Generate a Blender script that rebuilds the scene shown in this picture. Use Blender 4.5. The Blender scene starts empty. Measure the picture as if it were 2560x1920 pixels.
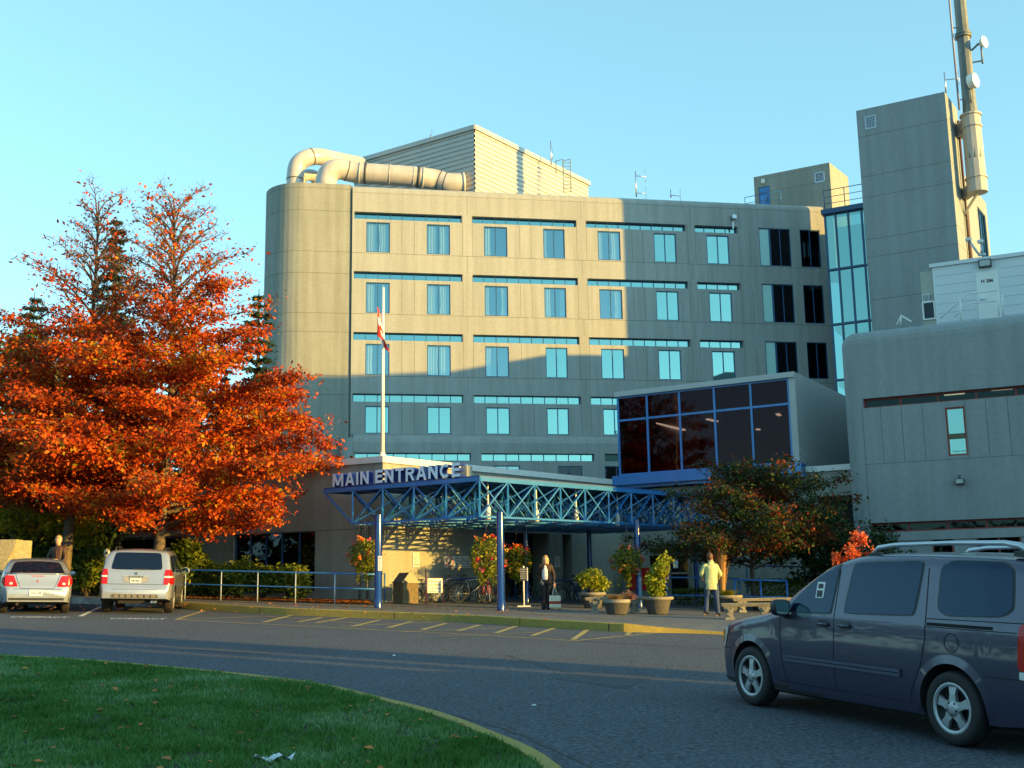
import bpy, bmesh, math, random
import numpy as np
from mathutils import Vector, Matrix, noise as mnoise
random.seed(7); RNG = np.random.default_rng(7)
C = bpy.context.scene.collection
R_ = math.radians

# ------------------------------------------------------------ camera
F_PX, ROLL, CAM_Z = 2850.0, R_(0.9), 1.4
PITCH = math.atan(520 / F_PX)
_f = Vector((0, math.cos(PITCH), math.sin(PITCH))); _r0 = Vector((1, 0, 0)); _u0 = _r0.cross(_f)
_r = math.cos(ROLL) * _r0 - math.sin(ROLL) * _u0
_u = math.sin(ROLL) * _r0 + math.cos(ROLL) * _u0
cam_d = bpy.data.cameras.new("camera"); cam = bpy.data.objects.new("camera", cam_d); C.objects.link(cam)
cam_d.sensor_width = 36.0; cam_d.lens = F_PX / 2560 * 36; cam_d.clip_end = 6000; cam_d.clip_start = 0.1
cam.matrix_world = Matrix(((_r.x, _u.x, -_f.x, 0), (_r.y, _u.y, -_f.y, 0), (_r.z, _u.z, -_f.z, CAM_Z), (0, 0, 0, 1)))
bpy.context.scene.camera = cam

# ------------------------------------------------------------ light
SUN_AZ, SUN_EL = 64.0, 7.5           # azimuth from straight behind the camera towards the right
S = Vector((math.sin(R_(SUN_AZ)) * math.cos(R_(SUN_EL)), -math.cos(R_(SUN_AZ)) * math.cos(R_(SUN_EL)), math.sin(R_(SUN_EL))))
w = bpy.data.worlds.new("World"); bpy.context.scene.world = w; w.use_nodes = True
nt = w.node_tree; bg = nt.nodes['Background']
sky = nt.nodes.new('ShaderNodeTexSky'); sky.sky_type = 'NISHITA'; sky.sun_disc = False
sky.sun_elevation = R_(SUN_EL); sky.sun_rotation = R_(180 - SUN_AZ)
sky.air_density = 1.0; sky.dust_density = 0.6; sky.ozone_density = 1.6
tint = nt.nodes.new('ShaderNodeMixRGB'); tint.blend_type = 'MULTIPLY'; tint.inputs[0].default_value = 1
tint.inputs[2].default_value = (0.61, 1.05, 1.17, 1)
bw = nt.nodes.new('ShaderNodeRGBToBW'); nt.links.new(sky.outputs[0], bw.inputs[0])
mxs = nt.nodes.new('ShaderNodeMixRGB'); mxs.inputs[0].default_value = .55
nt.links.new(sky.outputs[0], mxs.inputs[1]); nt.links.new(bw.outputs[0], mxs.inputs[2])
mx2 = nt.nodes.new('ShaderNodeMixRGB'); mx2.inputs[0].default_value = .35; mx2.inputs[2].default_value = (1.12, 1.46, 1.62, 1)
nt.links.new(mxs.outputs[0], mx2.inputs[1]); nt.links.new(mx2.outputs[0], tint.inputs[1]); nt.links.new(tint.outputs[0], bg.inputs[0])
bg.inputs[1].default_value = 0.15
sd = bpy.data.lights.new("sun", 'SUN'); sun = bpy.data.objects.new("sun", sd); C.objects.link(sun)
sd.energy = 3.35; sd.angle = R_(0.5); sd.color = (1.0, 0.595, 0.10)
sun.rotation_mode = 'QUATERNION'; sun.rotation_quaternion = S.to_track_quat('Z', 'Y'); sun.location = (40, -20, 30)
sc = bpy.context.scene
sc.view_settings.view_transform = 'Standard'; sc.view_settings.look = 'None'
sc.view_settings.exposure = 1.84; sc.view_settings.gamma = 1.0
sc.render.engine = 'CYCLES'

# ------------------------------------------------------------ placing helpers
def ray(px, py):
    return _r * ((px - 1280) / F_PX) + _u * (-(py - 960) / F_PX) + _f
def atz(px, py, z):
    d = ray(px, py); t = (z - CAM_Z) / d.z; return Vector((d.x * t, d.y * t, z))
def aty(px, py, y):
    d = ray(px, py); t = y / d.y; return Vector((d.x * t, y, CAM_Z + d.z * t))
def G(x, y):                                   # the ground: rises to the left and away, flat far off
    x = min(max(x, -40), 26); y = min(max(y, -12), 62)
    return -.035 * (x - 3.3) + .025 * (y - 12)
def gnd(px, py, h=0.0):
    d = ray(px, py); t = (CAM_Z - h - .1155 + .3) / (-d.z - .035 * d.x + .025 * d.y)
    return Vector((d.x * t, d.y * t, CAM_Z + d.z * t))
def xat(px, y, py=1480):
    return aty(px, py, y).x

# ------------------------------------------------------------ materials
MATS = {}
def mat(name, col, rough=.7, metal=0.0, var=0.0, vscale=3.0, bump=0.0, bscale=40.0, spec=None, coat=0.0, fine=0.0, stain=0.0, col2=None, fscale=22):
    if name in MATS: return MATS[name]
    m = bpy.data.materials.new(name); m.use_nodes = True; n = m.node_tree.nodes; l = m.node_tree.links
    b = n['Principled BSDF']; b.inputs['Roughness'].default_value = rough; b.inputs['Metallic'].default_value = metal
    if spec is not None: b.inputs['Specular IOR Level'].default_value = spec
    if coat: b.inputs['Coat Weight'].default_value = coat; b.inputs['Coat Roughness'].default_value = .04
    b.inputs['Base Color'].default_value = (*col, 1)
    if var or fine or stain or bump:
        tc = n.new('ShaderNodeTexCoord'); src = tc.outputs['Object']
    if var or fine or stain:
        c2 = col2 or tuple(c * (1 - var) for c in col)
        nz = n.new('ShaderNodeTexNoise'); nz.inputs['Scale'].default_value = vscale; nz.inputs['Detail'].default_value = 8; nz.inputs['Roughness'].default_value = .65
        l.new(src, nz.inputs['Vector'])
        rp = n.new('ShaderNodeValToRGB'); rp.color_ramp.elements[0].position = .32; rp.color_ramp.elements[1].position = .68
        rp.color_ramp.elements[0].color = (*c2, 1); rp.color_ramp.elements[1].color = (*col, 1)
        l.new(nz.outputs['Fac'], rp.inputs[0]); out = rp.outputs[0]
        if fine:
            nf = n.new('ShaderNodeTexNoise'); nf.inputs['Scale'].default_value = vscale * fscale; nf.inputs['Detail'].default_value = 3
            l.new(src, nf.inputs['Vector'])
            r2 = n.new('ShaderNodeValToRGB'); r2.color_ramp.elements[0].position = .39; r2.color_ramp.elements[1].position = .61
            a, c_ = 1 - fine, 1 + fine * .6
            r2.color_ramp.elements[0].color = (a, a, a, 1); r2.color_ramp.elements[1].color = (c_, c_, c_, 1)
            l.new(nf.outputs['Fac'], r2.inputs[0])
            mx = n.new('ShaderNodeMixRGB'); mx.blend_type = 'MULTIPLY'; mx.inputs[0].default_value = 1
            l.new(out, mx.inputs[1]); l.new(r2.outputs[0], mx.inputs[2]); out = mx.outputs[0]
        if stain:                                # vertical runs
            mp = n.new('ShaderNodeMapping'); mp.inputs['Scale'].default_value = (1.6, 1.6, .09)
            l.new(src, mp.inputs[0]); ns = n.new('ShaderNodeTexNoise'); ns.inputs['Scale'].default_value = 1.5; ns.inputs['Detail'].default_value = 6
            l.new(mp.outputs[0], ns.inputs['Vector'])
            r3 = n.new('ShaderNodeValToRGB'); r3.color_ramp.elements[0].position = .38; r3.color_ramp.elements[1].position = .6
            a = 1 - stain; r3.color_ramp.elements[0].color = (a, a, a * .97, 1); r3.color_ramp.elements[1].color = (1, 1, 1, 1)
            l.new(ns.outputs['Fac'], r3.inputs[0])
            mx = n.new('ShaderNodeMixRGB'); mx.blend_type = 'MULTIPLY'; mx.inputs[0].default_value = 1
            l.new(out, mx.inputs[1]); l.new(r3.outputs[0], mx.inputs[2]); out = mx.outputs[0]
        l.new(out, b.inputs['Base Color'])
    if bump:
        nb = n.new('ShaderNodeTexNoise'); nb.inputs['Scale'].default_value = bscale; nb.inputs['Detail'].default_value = 5
        l.new(src, nb.inputs['Vector'])
        bp = n.new('ShaderNodeBump'); bp.inputs['Strength'].default_value = bump; bp.inputs['Distance'].default_value = .02
        l.new(nb.outputs['Fac'], bp.inputs['Height']); l.new(bp.outputs[0], b.inputs['Normal'])
    MATS[name] = m; return m
def glass(name, gcol, dark, refl=.6, rough=.02, wob=0.0):
    """window glass: tinted mirror layer over a tinted see-through layer"""
    if name in MATS: return MATS[name]
    m = bpy.data.materials.new(name); m.use_nodes = True; n = m.node_tree.nodes; l = m.node_tree.links
    n.remove(n['Principled BSDF'])
    g = n.new('ShaderNodeBsdfGlossy'); g.inputs['Color'].default_value = (*gcol, 1); g.inputs['Roughness'].default_value = rough
    t = n.new('ShaderNodeBsdfTransparent'); t.inputs['Color'].default_value = (*dark, 1)
    mx = n.new('ShaderNodeMixShader'); mx.inputs[0].default_value = refl
    l.new(t.outputs[0], mx.inputs[1]); l.new(g.outputs[0], mx.inputs[2]); l.new(mx.outputs[0], n['Material Output'].inputs[0])
    if wob:
        nz = n.new('ShaderNodeTexNoise'); nz.inputs['Scale'].default_value = 1.3; bp = n.new('ShaderNodeBump'); bp.inputs['Strength'].default_value = wob; bp.inputs['Distance'].default_value = .02
        tc = n.new('ShaderNodeTexCoord'); l.new(tc.outputs['Object'], nz.inputs['Vector']); l.new(nz.outputs['Fac'], bp.inputs['Height']); l.new(bp.outputs[0], g.inputs['Normal'])
    MATS[name] = m; return m
def leafmat(name, stops, trans=.35, rough=.6):
    """each leaf its own tone along the ramp"""
    if name in MATS: return MATS[name]
    m = bpy.data.materials.new(name); m.use_nodes = True; n = m.node_tree.nodes; l = m.node_tree.links
    b = n['Principled BSDF']; b.inputs['Roughness'].default_value = rough; b.inputs['Specular IOR Level'].default_value = .25
    ge = n.new('ShaderNodeNewGeometry'); rp = n.new('ShaderNodeValToRGB'); rp.color_ramp.interpolation = 'LINEAR'
    tc = n.new('ShaderNodeTexCoord'); nz = n.new('ShaderNodeTexNoise'); nz.inputs['Scale'].default_value = .9; nz.inputs['Detail'].default_value = 2
    l.new(tc.outputs['Object'], nz.inputs['Vector'])
    ma = n.new('ShaderNodeMath'); ma.operation = 'MULTIPLY_ADD'; ma.inputs[1].default_value = .55
    mb_ = n.new('ShaderNodeMath'); mb_.operation = 'MULTIPLY_ADD'; mb_.inputs[1].default_value = 1.3; mb_.inputs[2].default_value = -.42
    l.new(nz.outputs['Fac'], mb_.inputs[0]); l.new(ge.outputs['Random Per Island'], ma.inputs[0]); l.new(mb_.outputs[0], ma.inputs[2])
    l.new(ma.outputs[0], rp.inputs[0])
    e = rp.color_ramp.elements
    while len(e) < len(stops): e.new(.5)
    for i, (p, c) in enumerate(stops): e[i].position = p; e[i].color = (*c, 1)
    l.new(rp.outputs[0], b.inputs['Base Color'])
    tr = n.new('ShaderNodeBsdfTranslucent'); l.new(rp.outputs[0], tr.inputs[0])
    mx = n.new('ShaderNodeMixShader'); mx.inputs[0].default_value = trans
    l.new(b.outputs[0], mx.inputs[1]); l.new(tr.outputs[0], mx.inputs[2]); l.new(mx.outputs[0], n['Material Output'].inputs[0])
    MATS[name] = m; return m
def emit(name, col, s):
    m = bpy.data.materials.new(name); m.use_nodes = True; n = m.node_tree.nodes
    b = n['Principled BSDF']; b.inputs['Emission Color'].default_value = (*col, 1); b.inputs['Emission Strength'].default_value = s
    b.inputs['Base Color'].default_value = (*col, 1); MATS[name] = m; return m

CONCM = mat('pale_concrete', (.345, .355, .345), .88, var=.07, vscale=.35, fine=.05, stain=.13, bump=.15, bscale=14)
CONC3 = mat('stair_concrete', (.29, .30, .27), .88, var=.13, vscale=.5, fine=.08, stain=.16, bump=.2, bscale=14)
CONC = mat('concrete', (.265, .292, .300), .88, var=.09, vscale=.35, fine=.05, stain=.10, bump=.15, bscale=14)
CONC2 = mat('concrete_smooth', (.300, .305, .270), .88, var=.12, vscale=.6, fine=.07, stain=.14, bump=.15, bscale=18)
JOINT = mat('joint_dark', (.14, .135, .11), .95)
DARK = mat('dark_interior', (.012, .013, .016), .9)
BLUE = mat('blue_paint', (.022, .18, .48), .3, var=.2, vscale=2, spec=.5, coat=.25)
BLUED = mat('blue_frame', (.02, .085, .20), .4)
SILVER = mat('aluminium', (.45, .47, .5), .35, metal=.9)
WHITE = mat('white_paint', (.72, .71, .68), .5, var=.08)
REDF = mat('red_frame', (.28, .035, .025), .5, var=.2)
GLASS = glass('dull_sky_glass', (.36, .58, .62), (.62, .80, .82), .50)  # duller reflection tone, given to windows in the facade's sunlit cells
GLASSB = glass('bright_sky_glass', (.31, .58, .55), (.22, .45, .48), .66)
GLASSD = glass('dark_glass', (.055, .062, .075), (.10, .09, .09), .55, wob=.15)
BLACK = mat('black_rubber', (.015, .015, .016), .75, var=.3, vscale=9)
CHROME = mat('chrome', (.75, .75, .76), .12, metal=1)

# ------------------------------------------------------------ mesh builder
class MB:
    def __init__(s): s.v, s.f, s.m, s.sm = [], [], [], []
    def face(s, pts, mi=0, smooth=False):
        b = len(s.v); s.v += [tuple(p) for p in pts]; s.f.append(tuple(range(b, b + len(pts)))); s.m.append(mi); s.sm.append(smooth)
    def mesh(s, vs, fs, mi=0, smooth=False):
        b = len(s.v); s.v += [tuple(p) for p in vs]
        for f in fs: s.f.append(tuple(b + i for i in f)); s.m.append(mi); s.sm.append(smooth)
    def box(s, c, size, M=None, mi=0):
        hx, hy, hz = size[0] / 2, size[1] / 2, size[2] / 2
        vs = [Vector((x * hx, y * hy, z * hz)) for z in (-1, 1) for y in (-1, 1) for x in (-1, 1)]
        if M is not None: vs = [M @ v for v in vs]
        c = Vector(c); vs = [v + c for v in vs]
        s.mesh(vs, [(0, 2, 3, 1), (4, 5, 7, 6), (0, 1, 5, 4), (2, 6, 7, 3), (0, 4, 6, 2), (1, 3, 7, 5)], mi)
    def bar(s, p0, p1, wd, h=None, up=(0, 0, 1), mi=0):
        p0, p1 = Vector(p0), Vector(p1); d = p1 - p0; L = d.length
        if L < 1e-6: return
        d /= L; up = Vector(up)
        if abs(d.dot(up)) > .98: up = Vector((1, 0, 0)) if abs(d.x) < .9 else Vector((0, 1, 0))
        sx = d.cross(up).normalized(); u = sx.cross(d)
        M = Matrix((sx, d, u)).transposed()
        s.box((p0 + p1) / 2, (wd, L, h or wd), M, mi)
    def tube(s, pts, r, n=8, mi=0, cap=True, smooth=True):
        pts = [Vector(p) for p in pts]; k = len(pts)
        rs = r if isinstance(r, (list, tuple)) else [r] * k
        vs = []; prev = None
        for i, p in enumerate(pts):
            d = (pts[min(i + 1, k - 1)] - pts[max(i - 1, 0)])
            if d.length < 1e-9: d = Vector((0, 0, 1))
            d.normalize()
            a = prev if prev is not None else (Vector((0, 0, 1)) if abs(d.z) < .9 else Vector((1, 0, 0)))
            a = (a - d * a.dot(d)).normalized(); prev = a; b = d.cross(a)
            for j in range(n):
                t = 2 * math.pi * j / n; vs.append(p + (a * math.cos(t) + b * math.sin(t)) * rs[i])
        fs = [(i * n + j, i * n + (j + 1) % n, (i + 1) * n + (j + 1) % n, (i + 1) * n + j) for i in range(k - 1) for j in range(n)]
        s.mesh(vs, fs, mi, smooth)
        if cap:
            b = len(s.v) - k * n
            s.f.append(tuple(b + j for j in reversed(range(n)))); s.m.append(mi); s.sm.append(False)
            s.f.append(tuple(b + (k - 1) * n + j for j in range(n))); s.m.append(mi); s.sm.append(False)
    def lathe(s, prof, c=(0, 0, 0), n=20, mi=0, axis='Z', smooth=True, M=None):
        vs = []
        for r, z in prof:
            for j in range(n):
                t = 2 * math.pi * j / n
                v = Vector((r * math.cos(t), r * math.sin(t), z))
                if axis == 'Y': v = Vector((v.x, v.z, v.y))
                if axis == 'X': v = Vector((v.z, v.x, v.y))
                if M is not None: v = M @ v
                vs.append(v + Vector(c))
        k = len(prof)
        s.mesh(vs, [(i * n + j, i * n + (j + 1) % n, (i + 1) * n + (j + 1) % n, (i + 1) * n + j) for i in range(k - 1) for j in range(n)], mi, smooth)
    def prism(s, poly, z0, z1, mi=0, zf=None):
        n = len(poly); f0 = (lambda x, y: z0) if zf is None else (lambda x, y: zf(x, y) + z0)
        f1 = (lambda x, y: z1) if zf is None else (lambda x, y: zf(x, y) + z1)
        vs = [(x, y, f0(x, y)) for x, y in poly] + [(x, y, f1(x, y)) for x, y in poly]
        s.mesh(vs, [tuple(reversed(range(n))), tuple(range(n, 2 * n))] + [(i, (i + 1) % n, n + (i + 1) % n, n + i) for i in range(n)], mi)
    def build(s, name, mats, parent=None, off=None):
        me = bpy.data.meshes.new(name)
        v = s.v
        o0 = off
        if o0 is None and parent is not None:
            q = parent
            while q is not None and '_w' not in q: q = q.parent
            if q is not None: o0 = q['_w']
        if o0 is not None: v = [(a - o0[0], b - o0[1], c - o0[2]) for a, b, c in v]
        me.from_pydata(v, [], s.f)
        for m_ in (mats if isinstance(mats, (list, tuple)) else [mats]): me.materials.append(m_)
        me.polygons.foreach_set('material_index', s.m); me.polygons.foreach_set('use_smooth', s.sm)
        me.validate(); me.update()
        o = bpy.data.objects.new(name, me); C.objects.link(o)
        if parent is not None: o.parent = parent
        elif off is not None: o.location = off
        return o
ROOTS = []
def thing(name, label, cat, loc=(0, 0, 0), rz=0.0, group=None, world=False, M=None):
    o = bpy.data.objects.new(name, None); C.objects.link(o); o.location = loc; o.rotation_euler = (0, 0, rz)
    if M is not None: o.matrix_world = M
    o['label'] = label; o['category'] = cat; o.empty_display_size = .2
    if group: o['group'] = group
    if world: o['_w'] = tuple(loc)
    ROOTS.append(o); return o
def tag(o, label, cat, group=None):
    o['label'] = label; o['category'] = cat
    if group: o['group'] = group
    return o
def struct(o): o['kind'] = 'structure'; return o
def copy_tree(o, parent=None):
    c = o.copy(); C.objects.link(c)
    if parent is not None: c.parent = parent
    for ch in list(o.children): copy_tree(ch, c)
    return c
def smooth_by_angle(o, ang=35):
    me = o.data
    bm = bmesh.new(); bm.from_mesh(me); bmesh.ops.remove_doubles(bm, verts=bm.verts, dist=1e-5)
    bmesh.ops.recalc_face_normals(bm, faces=bm.faces)
    for f in bm.faces: f.smooth = True
    for e in bm.edges:
        if len(e.link_faces) == 2: e.smooth = e.calc_face_angle(0) < R_(ang)
        else: e.smooth = False
    bm.to_mesh(me); bm.free()

# ------------------------------------------------------------ vertical wall with openings
class Wall:
    def __init__(s, p0, ang, outward_flip=False):
        s.p = Vector((p0[0], p0[1], 0)); s.e = Vector((math.cos(R_(ang)), math.sin(R_(ang)), 0))
        s.n = Vector((-s.e.y, s.e.x, 0))           # into the wall, away from the viewer
    def pt(s, u, z, d=0.0): q = s.p + s.e * u + s.n * d; return Vector((q.x, q.y, z))
    def uz(s, px, py, d=0.0):
        r = ray(px, py); o = s.p + s.n * d
        t = (o.x * s.n.x + o.y * s.n.y) / (r.x * s.n.x + r.y * s.n.y)
        q = Vector((r.x * t, r.y * t, CAM_Z + r.z * t)); return (q - o).dot(s.e), q.z
    def box(s, mb, u0, u1, z0, z1, d0, d1, mi=0):
        vs = [s.pt(u, z, d) for z in (z0, z1) for d in (d0, d1) for u in (u0, u1)]
        mb.mesh(vs, [(0, 2, 3, 1), (4, 5, 7, 6), (0, 1, 5, 4), (2, 6, 7, 3), (0, 4, 6, 2), (1, 3, 7, 5)], mi)
    def sheet(s, mb, u0, u1, z0, z1, holes, mi=0, dback=.7, back=None):
        us = sorted({u0, u1} | {h[0] for h in holes} | {h[1] for h in holes}); zs = sorted({z0, z1} | {h[2] for h in holes} | {h[3] for h in holes})
        us = [u for u in us if u0 <= u <= u1]; zs = [z for z in zs if z0 <= z <= z1]
        for i in range(len(us) - 1):
            for j in range(len(zs) - 1):
                cu, cz = (us[i] + us[i + 1]) / 2, (zs[j] + zs[j + 1]) / 2
                if any(h[0] < cu < h[1] and h[2] < cz < h[3] for h in holes): continue
                mb.face([s.pt(us[i], zs[j]), s.pt(us[i + 1], zs[j]), s.pt(us[i + 1], zs[j + 1]), s.pt(us[i], zs[j + 1])], mi)
        for h in holes:
            a, b, c, d = h[:4]; D = h[4] if len(h) > 4 else dback
            mb.face([s.pt(a, c), s.pt(a, c, D), s.pt(b, c, D), s.pt(b, c)], mi); mb.face([s.pt(a, d), s.pt(b, d), s.pt(b, d, D), s.pt(a, d, D)], mi)
            mb.face([s.pt(a, c), s.pt(a, d), s.pt(a, d, D), s.pt(a, c, D)], mi); mb.face([s.pt(b, c), s.pt(b, c, D), s.pt(b, d, D), s.pt(b, d)], mi)
            if back is not None: mb.face([s.pt(a, c, D), s.pt(b, c, D), s.pt(b, d, D), s.pt(a, d, D)], back)
def window(W, par, rect, nv=2, nh=1, fw=.06, dep=.14, frame=None, pane=None, name='window', curtain=None, hsplit=None, vs=None, glow=None):
    a, b, c, d = rect; mb = MB(); th = .07
    frame = frame or BLUED; pane = pane or GLASS
    W.box(mb, a, b, c, c + fw, dep - th, dep); W.box(mb, a, b, d - fw, d, dep - th, dep)
    W.box(mb, a, a + fw, c + fw, d - fw, dep - th, dep); W.box(mb, b - fw, b, c + fw, d - fw, dep - th, dep)
    vs_ = vs or [i / nv for i in range(1, nv)]
    for t in vs_:
        u = a + (b - a) * t; W.box(mb, u - fw / 2, u + fw / 2, c + fw, d - fw, dep - th + .005, dep - .005)
    hs = hsplit or [i / nh for i in range(1, nh)]
    for t in hs:
        z = c + (d - c) * t; W.box(mb, a + fw, b - fw, z - fw / 2, z + fw / 2, dep - th + .01, dep - .01)
    f = mb.build(name, frame, par)
    mp = MB(); mp.face([W.pt(a + fw, c + fw, dep - .02), W.pt(b - fw, c + fw, dep - .02), W.pt(b - fw, d - fw, dep - .02), W.pt(a + fw, d - fw, dep - .02)])
    mp.build('pane', pane, f)
    if curtain:
        mc = MB()
        for (s0, s1) in curtain:
            u0, u1 = a + (b - a) * s0, a + (b - a) * s1; N = max(10, int((u1 - u0) * 26)); ph = random.random() * 6
            pull = random.uniform(.0, .25)
            for i in range(N):
                for kk in range(3):
                    def q(ii, k3):
                        t = ii / N; zt = k3 / 3; sq = 1 - pull * math.sin(min(1, zt * 1.2) * math.pi) * .6
                        uu = (u0 + (u1 - u0) * t) if (s0 + s1) / 2 < .5 and False else u0 + (u1 - u0) * t
                        cm = u0 if (s0 + s1) / 2 < .5 else u1
                        uu = cm + (uu - cm) * sq
                        return W.pt(uu, c + fw + .03 + (d - c - 2 * fw - .03) * zt, dep + .12 + .045 * math.sin(t * N * 1.35 + ph))
                    mc.face([q(i, kk), q(i + 1, kk), q(i + 1, kk + 1), q(i, kk + 1)], 0, True)
        mc.build('curtain', mat('curtain_cloth', (.72, .70, .62), .9), f)
    return f
def jline(W, mb, u0, z0, u1, z1, t=.035, mi=1):
    if abs(u1 - u0) > abs(z1 - z0): W.box(mb, u0, u1, z0 - t / 2, z0 + t / 2, -.004, .03, mi)
    else: W.box(mb, u0 - t / 2, u0 + t / 2, z0, z1, -.004, .03, mi)
# ============================================================ GROUND
def prism_g(poly, h0, h1): mb = MB(); mb.prism(poly, h0, h1, 0, G); return mb
def sheet_g(poly, h, mb=None):
    mb = mb or MB(); mb.face([(x, y, G(x, y) + h) for x, y in poly]); return mb
ROADM = mat('asphalt', (.078, .094, .120), .85, var=.25, vscale=.22, fine=.55, fscale=110, bump=.5, bscale=70, spec=.35)
GRASSB = mat('lawn_soil', (.030, .050, .012), .95, var=.5, vscale=1.6)
SLAB = mat('pavement_concrete', (.115, .125, .135), .85, var=.25, vscale=.8, fine=.3, fscale=60, bump=.3, bscale=50)
mb = MB()
xs = [-2500, -600, -150, -70, -40, -20, 0, 13, 26, 60, 150, 600, 2500]; ys = [-900, -150, -40, -12, 12, 36, 62, 100, 200, 700, 3500]
for i in range(len(xs) - 1):
    for j in range(len(ys) - 1):
        q = [(xs[i], ys[j]), (xs[i + 1], ys[j]), (xs[i + 1], ys[j + 1]), (xs[i], ys[j + 1])]
        mb.face([(x, y, G(x, y) - .03) for x, y in q])
struct(mb.build('ground', mat('ground_earth', (.07, .065, .045), .95, var=.4, vscale=.05)))
# kerb line: road side, from the parked cars round to the drop kerb
KP = [gnd(-250, 1492), gnd(60, 1500), gnd(170, 1508), gnd(253, 1511), gnd(440, 1521), gnd(560, 1529), gnd(700, 1537), gnd(900, 1545), gnd(1160, 1556), gnd(1300, 1565), gnd(1450, 1574), gnd(1560, 1580), gnd(1700, 1583), gnd(1960, 1591), gnd(2300, 1600), gnd(2700, 1610)]
KP = [(p.x, p.y) for p in KP]
road = MB(); road.face([(x, y, G(x, y)) for x, y in [(-39, -11), (25.5, -11), (25.5, KP[-1][1] + .3)] + [KP[-1]] + list(reversed(KP[:-1])) + [(-39, KP[0][1])]])
struct(road.build('road', ROADM))
# lawn island kerb: curve from left edge to the bottom of the frame
LP = [gnd(x, y) for x, y in [(-700, 1622), (-300, 1636), (0, 1653), (200, 1664), (330, 1675), (560, 1697), (780, 1724), (950, 1763), (1100, 1803), (1230, 1853), (1370, 1920)]]
LP = [(p.x, p.y) for p in LP] + [(.55, 7.3), (.65, 5.5), (.2, 2.8), (-1.0, .8), (-3.0, -.6)]
def resample(P, n):
    P = [Vector(p) for p in P]; out = []
    for i in range(len(P) - 1):
        p0, p1, p2, p3 = P[max(i - 1, 0)], P[i], P[i + 1], P[min(i + 2, len(P) - 1)]
        for k in range(n):
            t = k / n; out.append(tuple(.5 * ((2 * p1) + (p2 - p0) * t + (2 * p0 - 5 * p1 + 4 * p2 - p3) * t * t + (3 * p1 - p0 - 3 * p2 + p3) * t ** 3)))
    out.append(tuple(P[-1])); return out
LC = resample(LP, 4)
def offset(P, d):
    out = []
    for i, p in enumerate(P):
        a, b = Vector(P[max(i - 1, 0)]), Vector(P[min(i + 1, len(P) - 1)]); t = (b - a).normalized(); out.append((p[0] - t.y * d, p[1] + t.x * d))
    return out
LI = offset(LC, -.16)
def kerb_strip(mb, A, B, z0, z1, mi=0, bev=.02):
    for i in range(len(A) - 1):
        a0, a1, b0, b1 = A[i], A[i + 1], B[i], B[i + 1]
        g = lambda p, h: (p[0], p[1], G(*p) + h)
        mix = lambda p, q: (p[0] + (q[0] - p[0]) * .15, p[1] + (q[1] - p[1]) * .15)
        m0, m1 = mix(a0, b0), mix(a1, b1)
        mb.face([g(a0, z0), g(a1, z0), g(a1, z1 - bev), g(a0, z1 - bev)], mi)
        mb.face([g(a0, z1 - bev), g(a1, z1 - bev), g(m1, z1), g(m0, z1)], mi)
        mb.face([g(m0, z1), g(m1, z1), g(b1, z1), g(b0, z1)], mi); mb.face([g(b0, z1), g(b1, z1), g(b1, z0), g(b0, z0)], mi)
YEL = mat('worn_yellow_paint', (.46, .34, .07), .8, var=.45, vscale=2.2, fine=.25, col2=(.22, .19, .11))
YELK = mat('kerb_yellow_paint', (.38, .28, .045), .8, var=.4, vscale=7, fine=.3, fscale=12, col2=(.27, .21, .06))
mb = MB(); kerb_strip(mb, LC, LI, -.02, .10); struct(mb.build('lawn_kerb', YELK))
LAWN = LI + [(-39, -3)] + [(-39, LI[0][1])]
mb = MB(); mb.face([(x, y, G(x, y) + .085) for x, y in LAWN]); struct(mb.build('lawn', GRASSB))
# pavement and its kerb
KC = resample(KP, 3); KO = offset(KC, .17)
mb = MB(); mw = MB(); n = len(KC)
iy = next(i for i, p in enumerate(KC) if abs(p[0] - KP[4][0]) < 1e-6) + 0
iend = next(i for i, p in enumerate(KC) if abs(p[0] - KP[11][0]) < 1e-6)
kerb_strip(mb, KC[iy:iend + 1], KO[iy:iend + 1], -.02, .20)
# drop kerb beyond
for i in range(iend, n - 1):
    h0 = max(.03, .20 - .17 * (i - iend) / 5); h1 = max(.03, .20 - .17 * (i + 1 - iend) / 5)
    g = lambda p, h: (p[0], p[1], G(*p) + h)
    mb.face([g(KC[i], -.02), g(KC[i + 1], -.02), g(KC[i + 1], h1), g(KC[i], h0)]); mb.face([g(KC[i], h0), g(KC[i + 1], h1), g(KO[i + 1], h1 + .004), g(KO[i], h0 + .004)])
kb_ = struct(mb.build('kerb', YELK)); smooth_by_angle(kb_, 30)
kerb_strip(mw, KC[:iy + 1], KO[:iy + 1], -.02, .20)
struct(mw.build('white_kerb', mat('worn_white_paint', (.62, .62, .58), .8, var=.7, vscale=3.0, fine=.3, col2=(.16, .16, .15))))
KI = KO
pv = MB()
back = [(26, 62), (-40, 62)]
def hp(i): return .19 if i <= iend else max(.034, .20 - .17 * (i - iend) / 5)
ring = KI
for i in range(n - 1):          # pavement: a band with the drop kerb's ramp, then the level slab
    a, b = ring[i], ring[i + 1]
    a2, b2 = (a[0] + .5, a[1] + 1.5), (b[0] + .5, b[1] + 1.5)
    pv.face([(a[0], a[1], G(*a) + hp(i)), (b[0], b[1], G(*b) + hp(i + 1)), (b2[0], b2[1], G(*b2) + .19), (a2[0], a2[1], G(*a2) + .19)])
R2 = [(p[0] + .5, p[1] + 1.5) for p in ring]
pv.face([(x, y, G(x, y) + .19) for x, y in R2 + [(26, R2[-1][1]), (26, 60), (-39.5, 60), (-39.5, R2[0][1])]])
struct(pv.build('pavement', SLAB))
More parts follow.
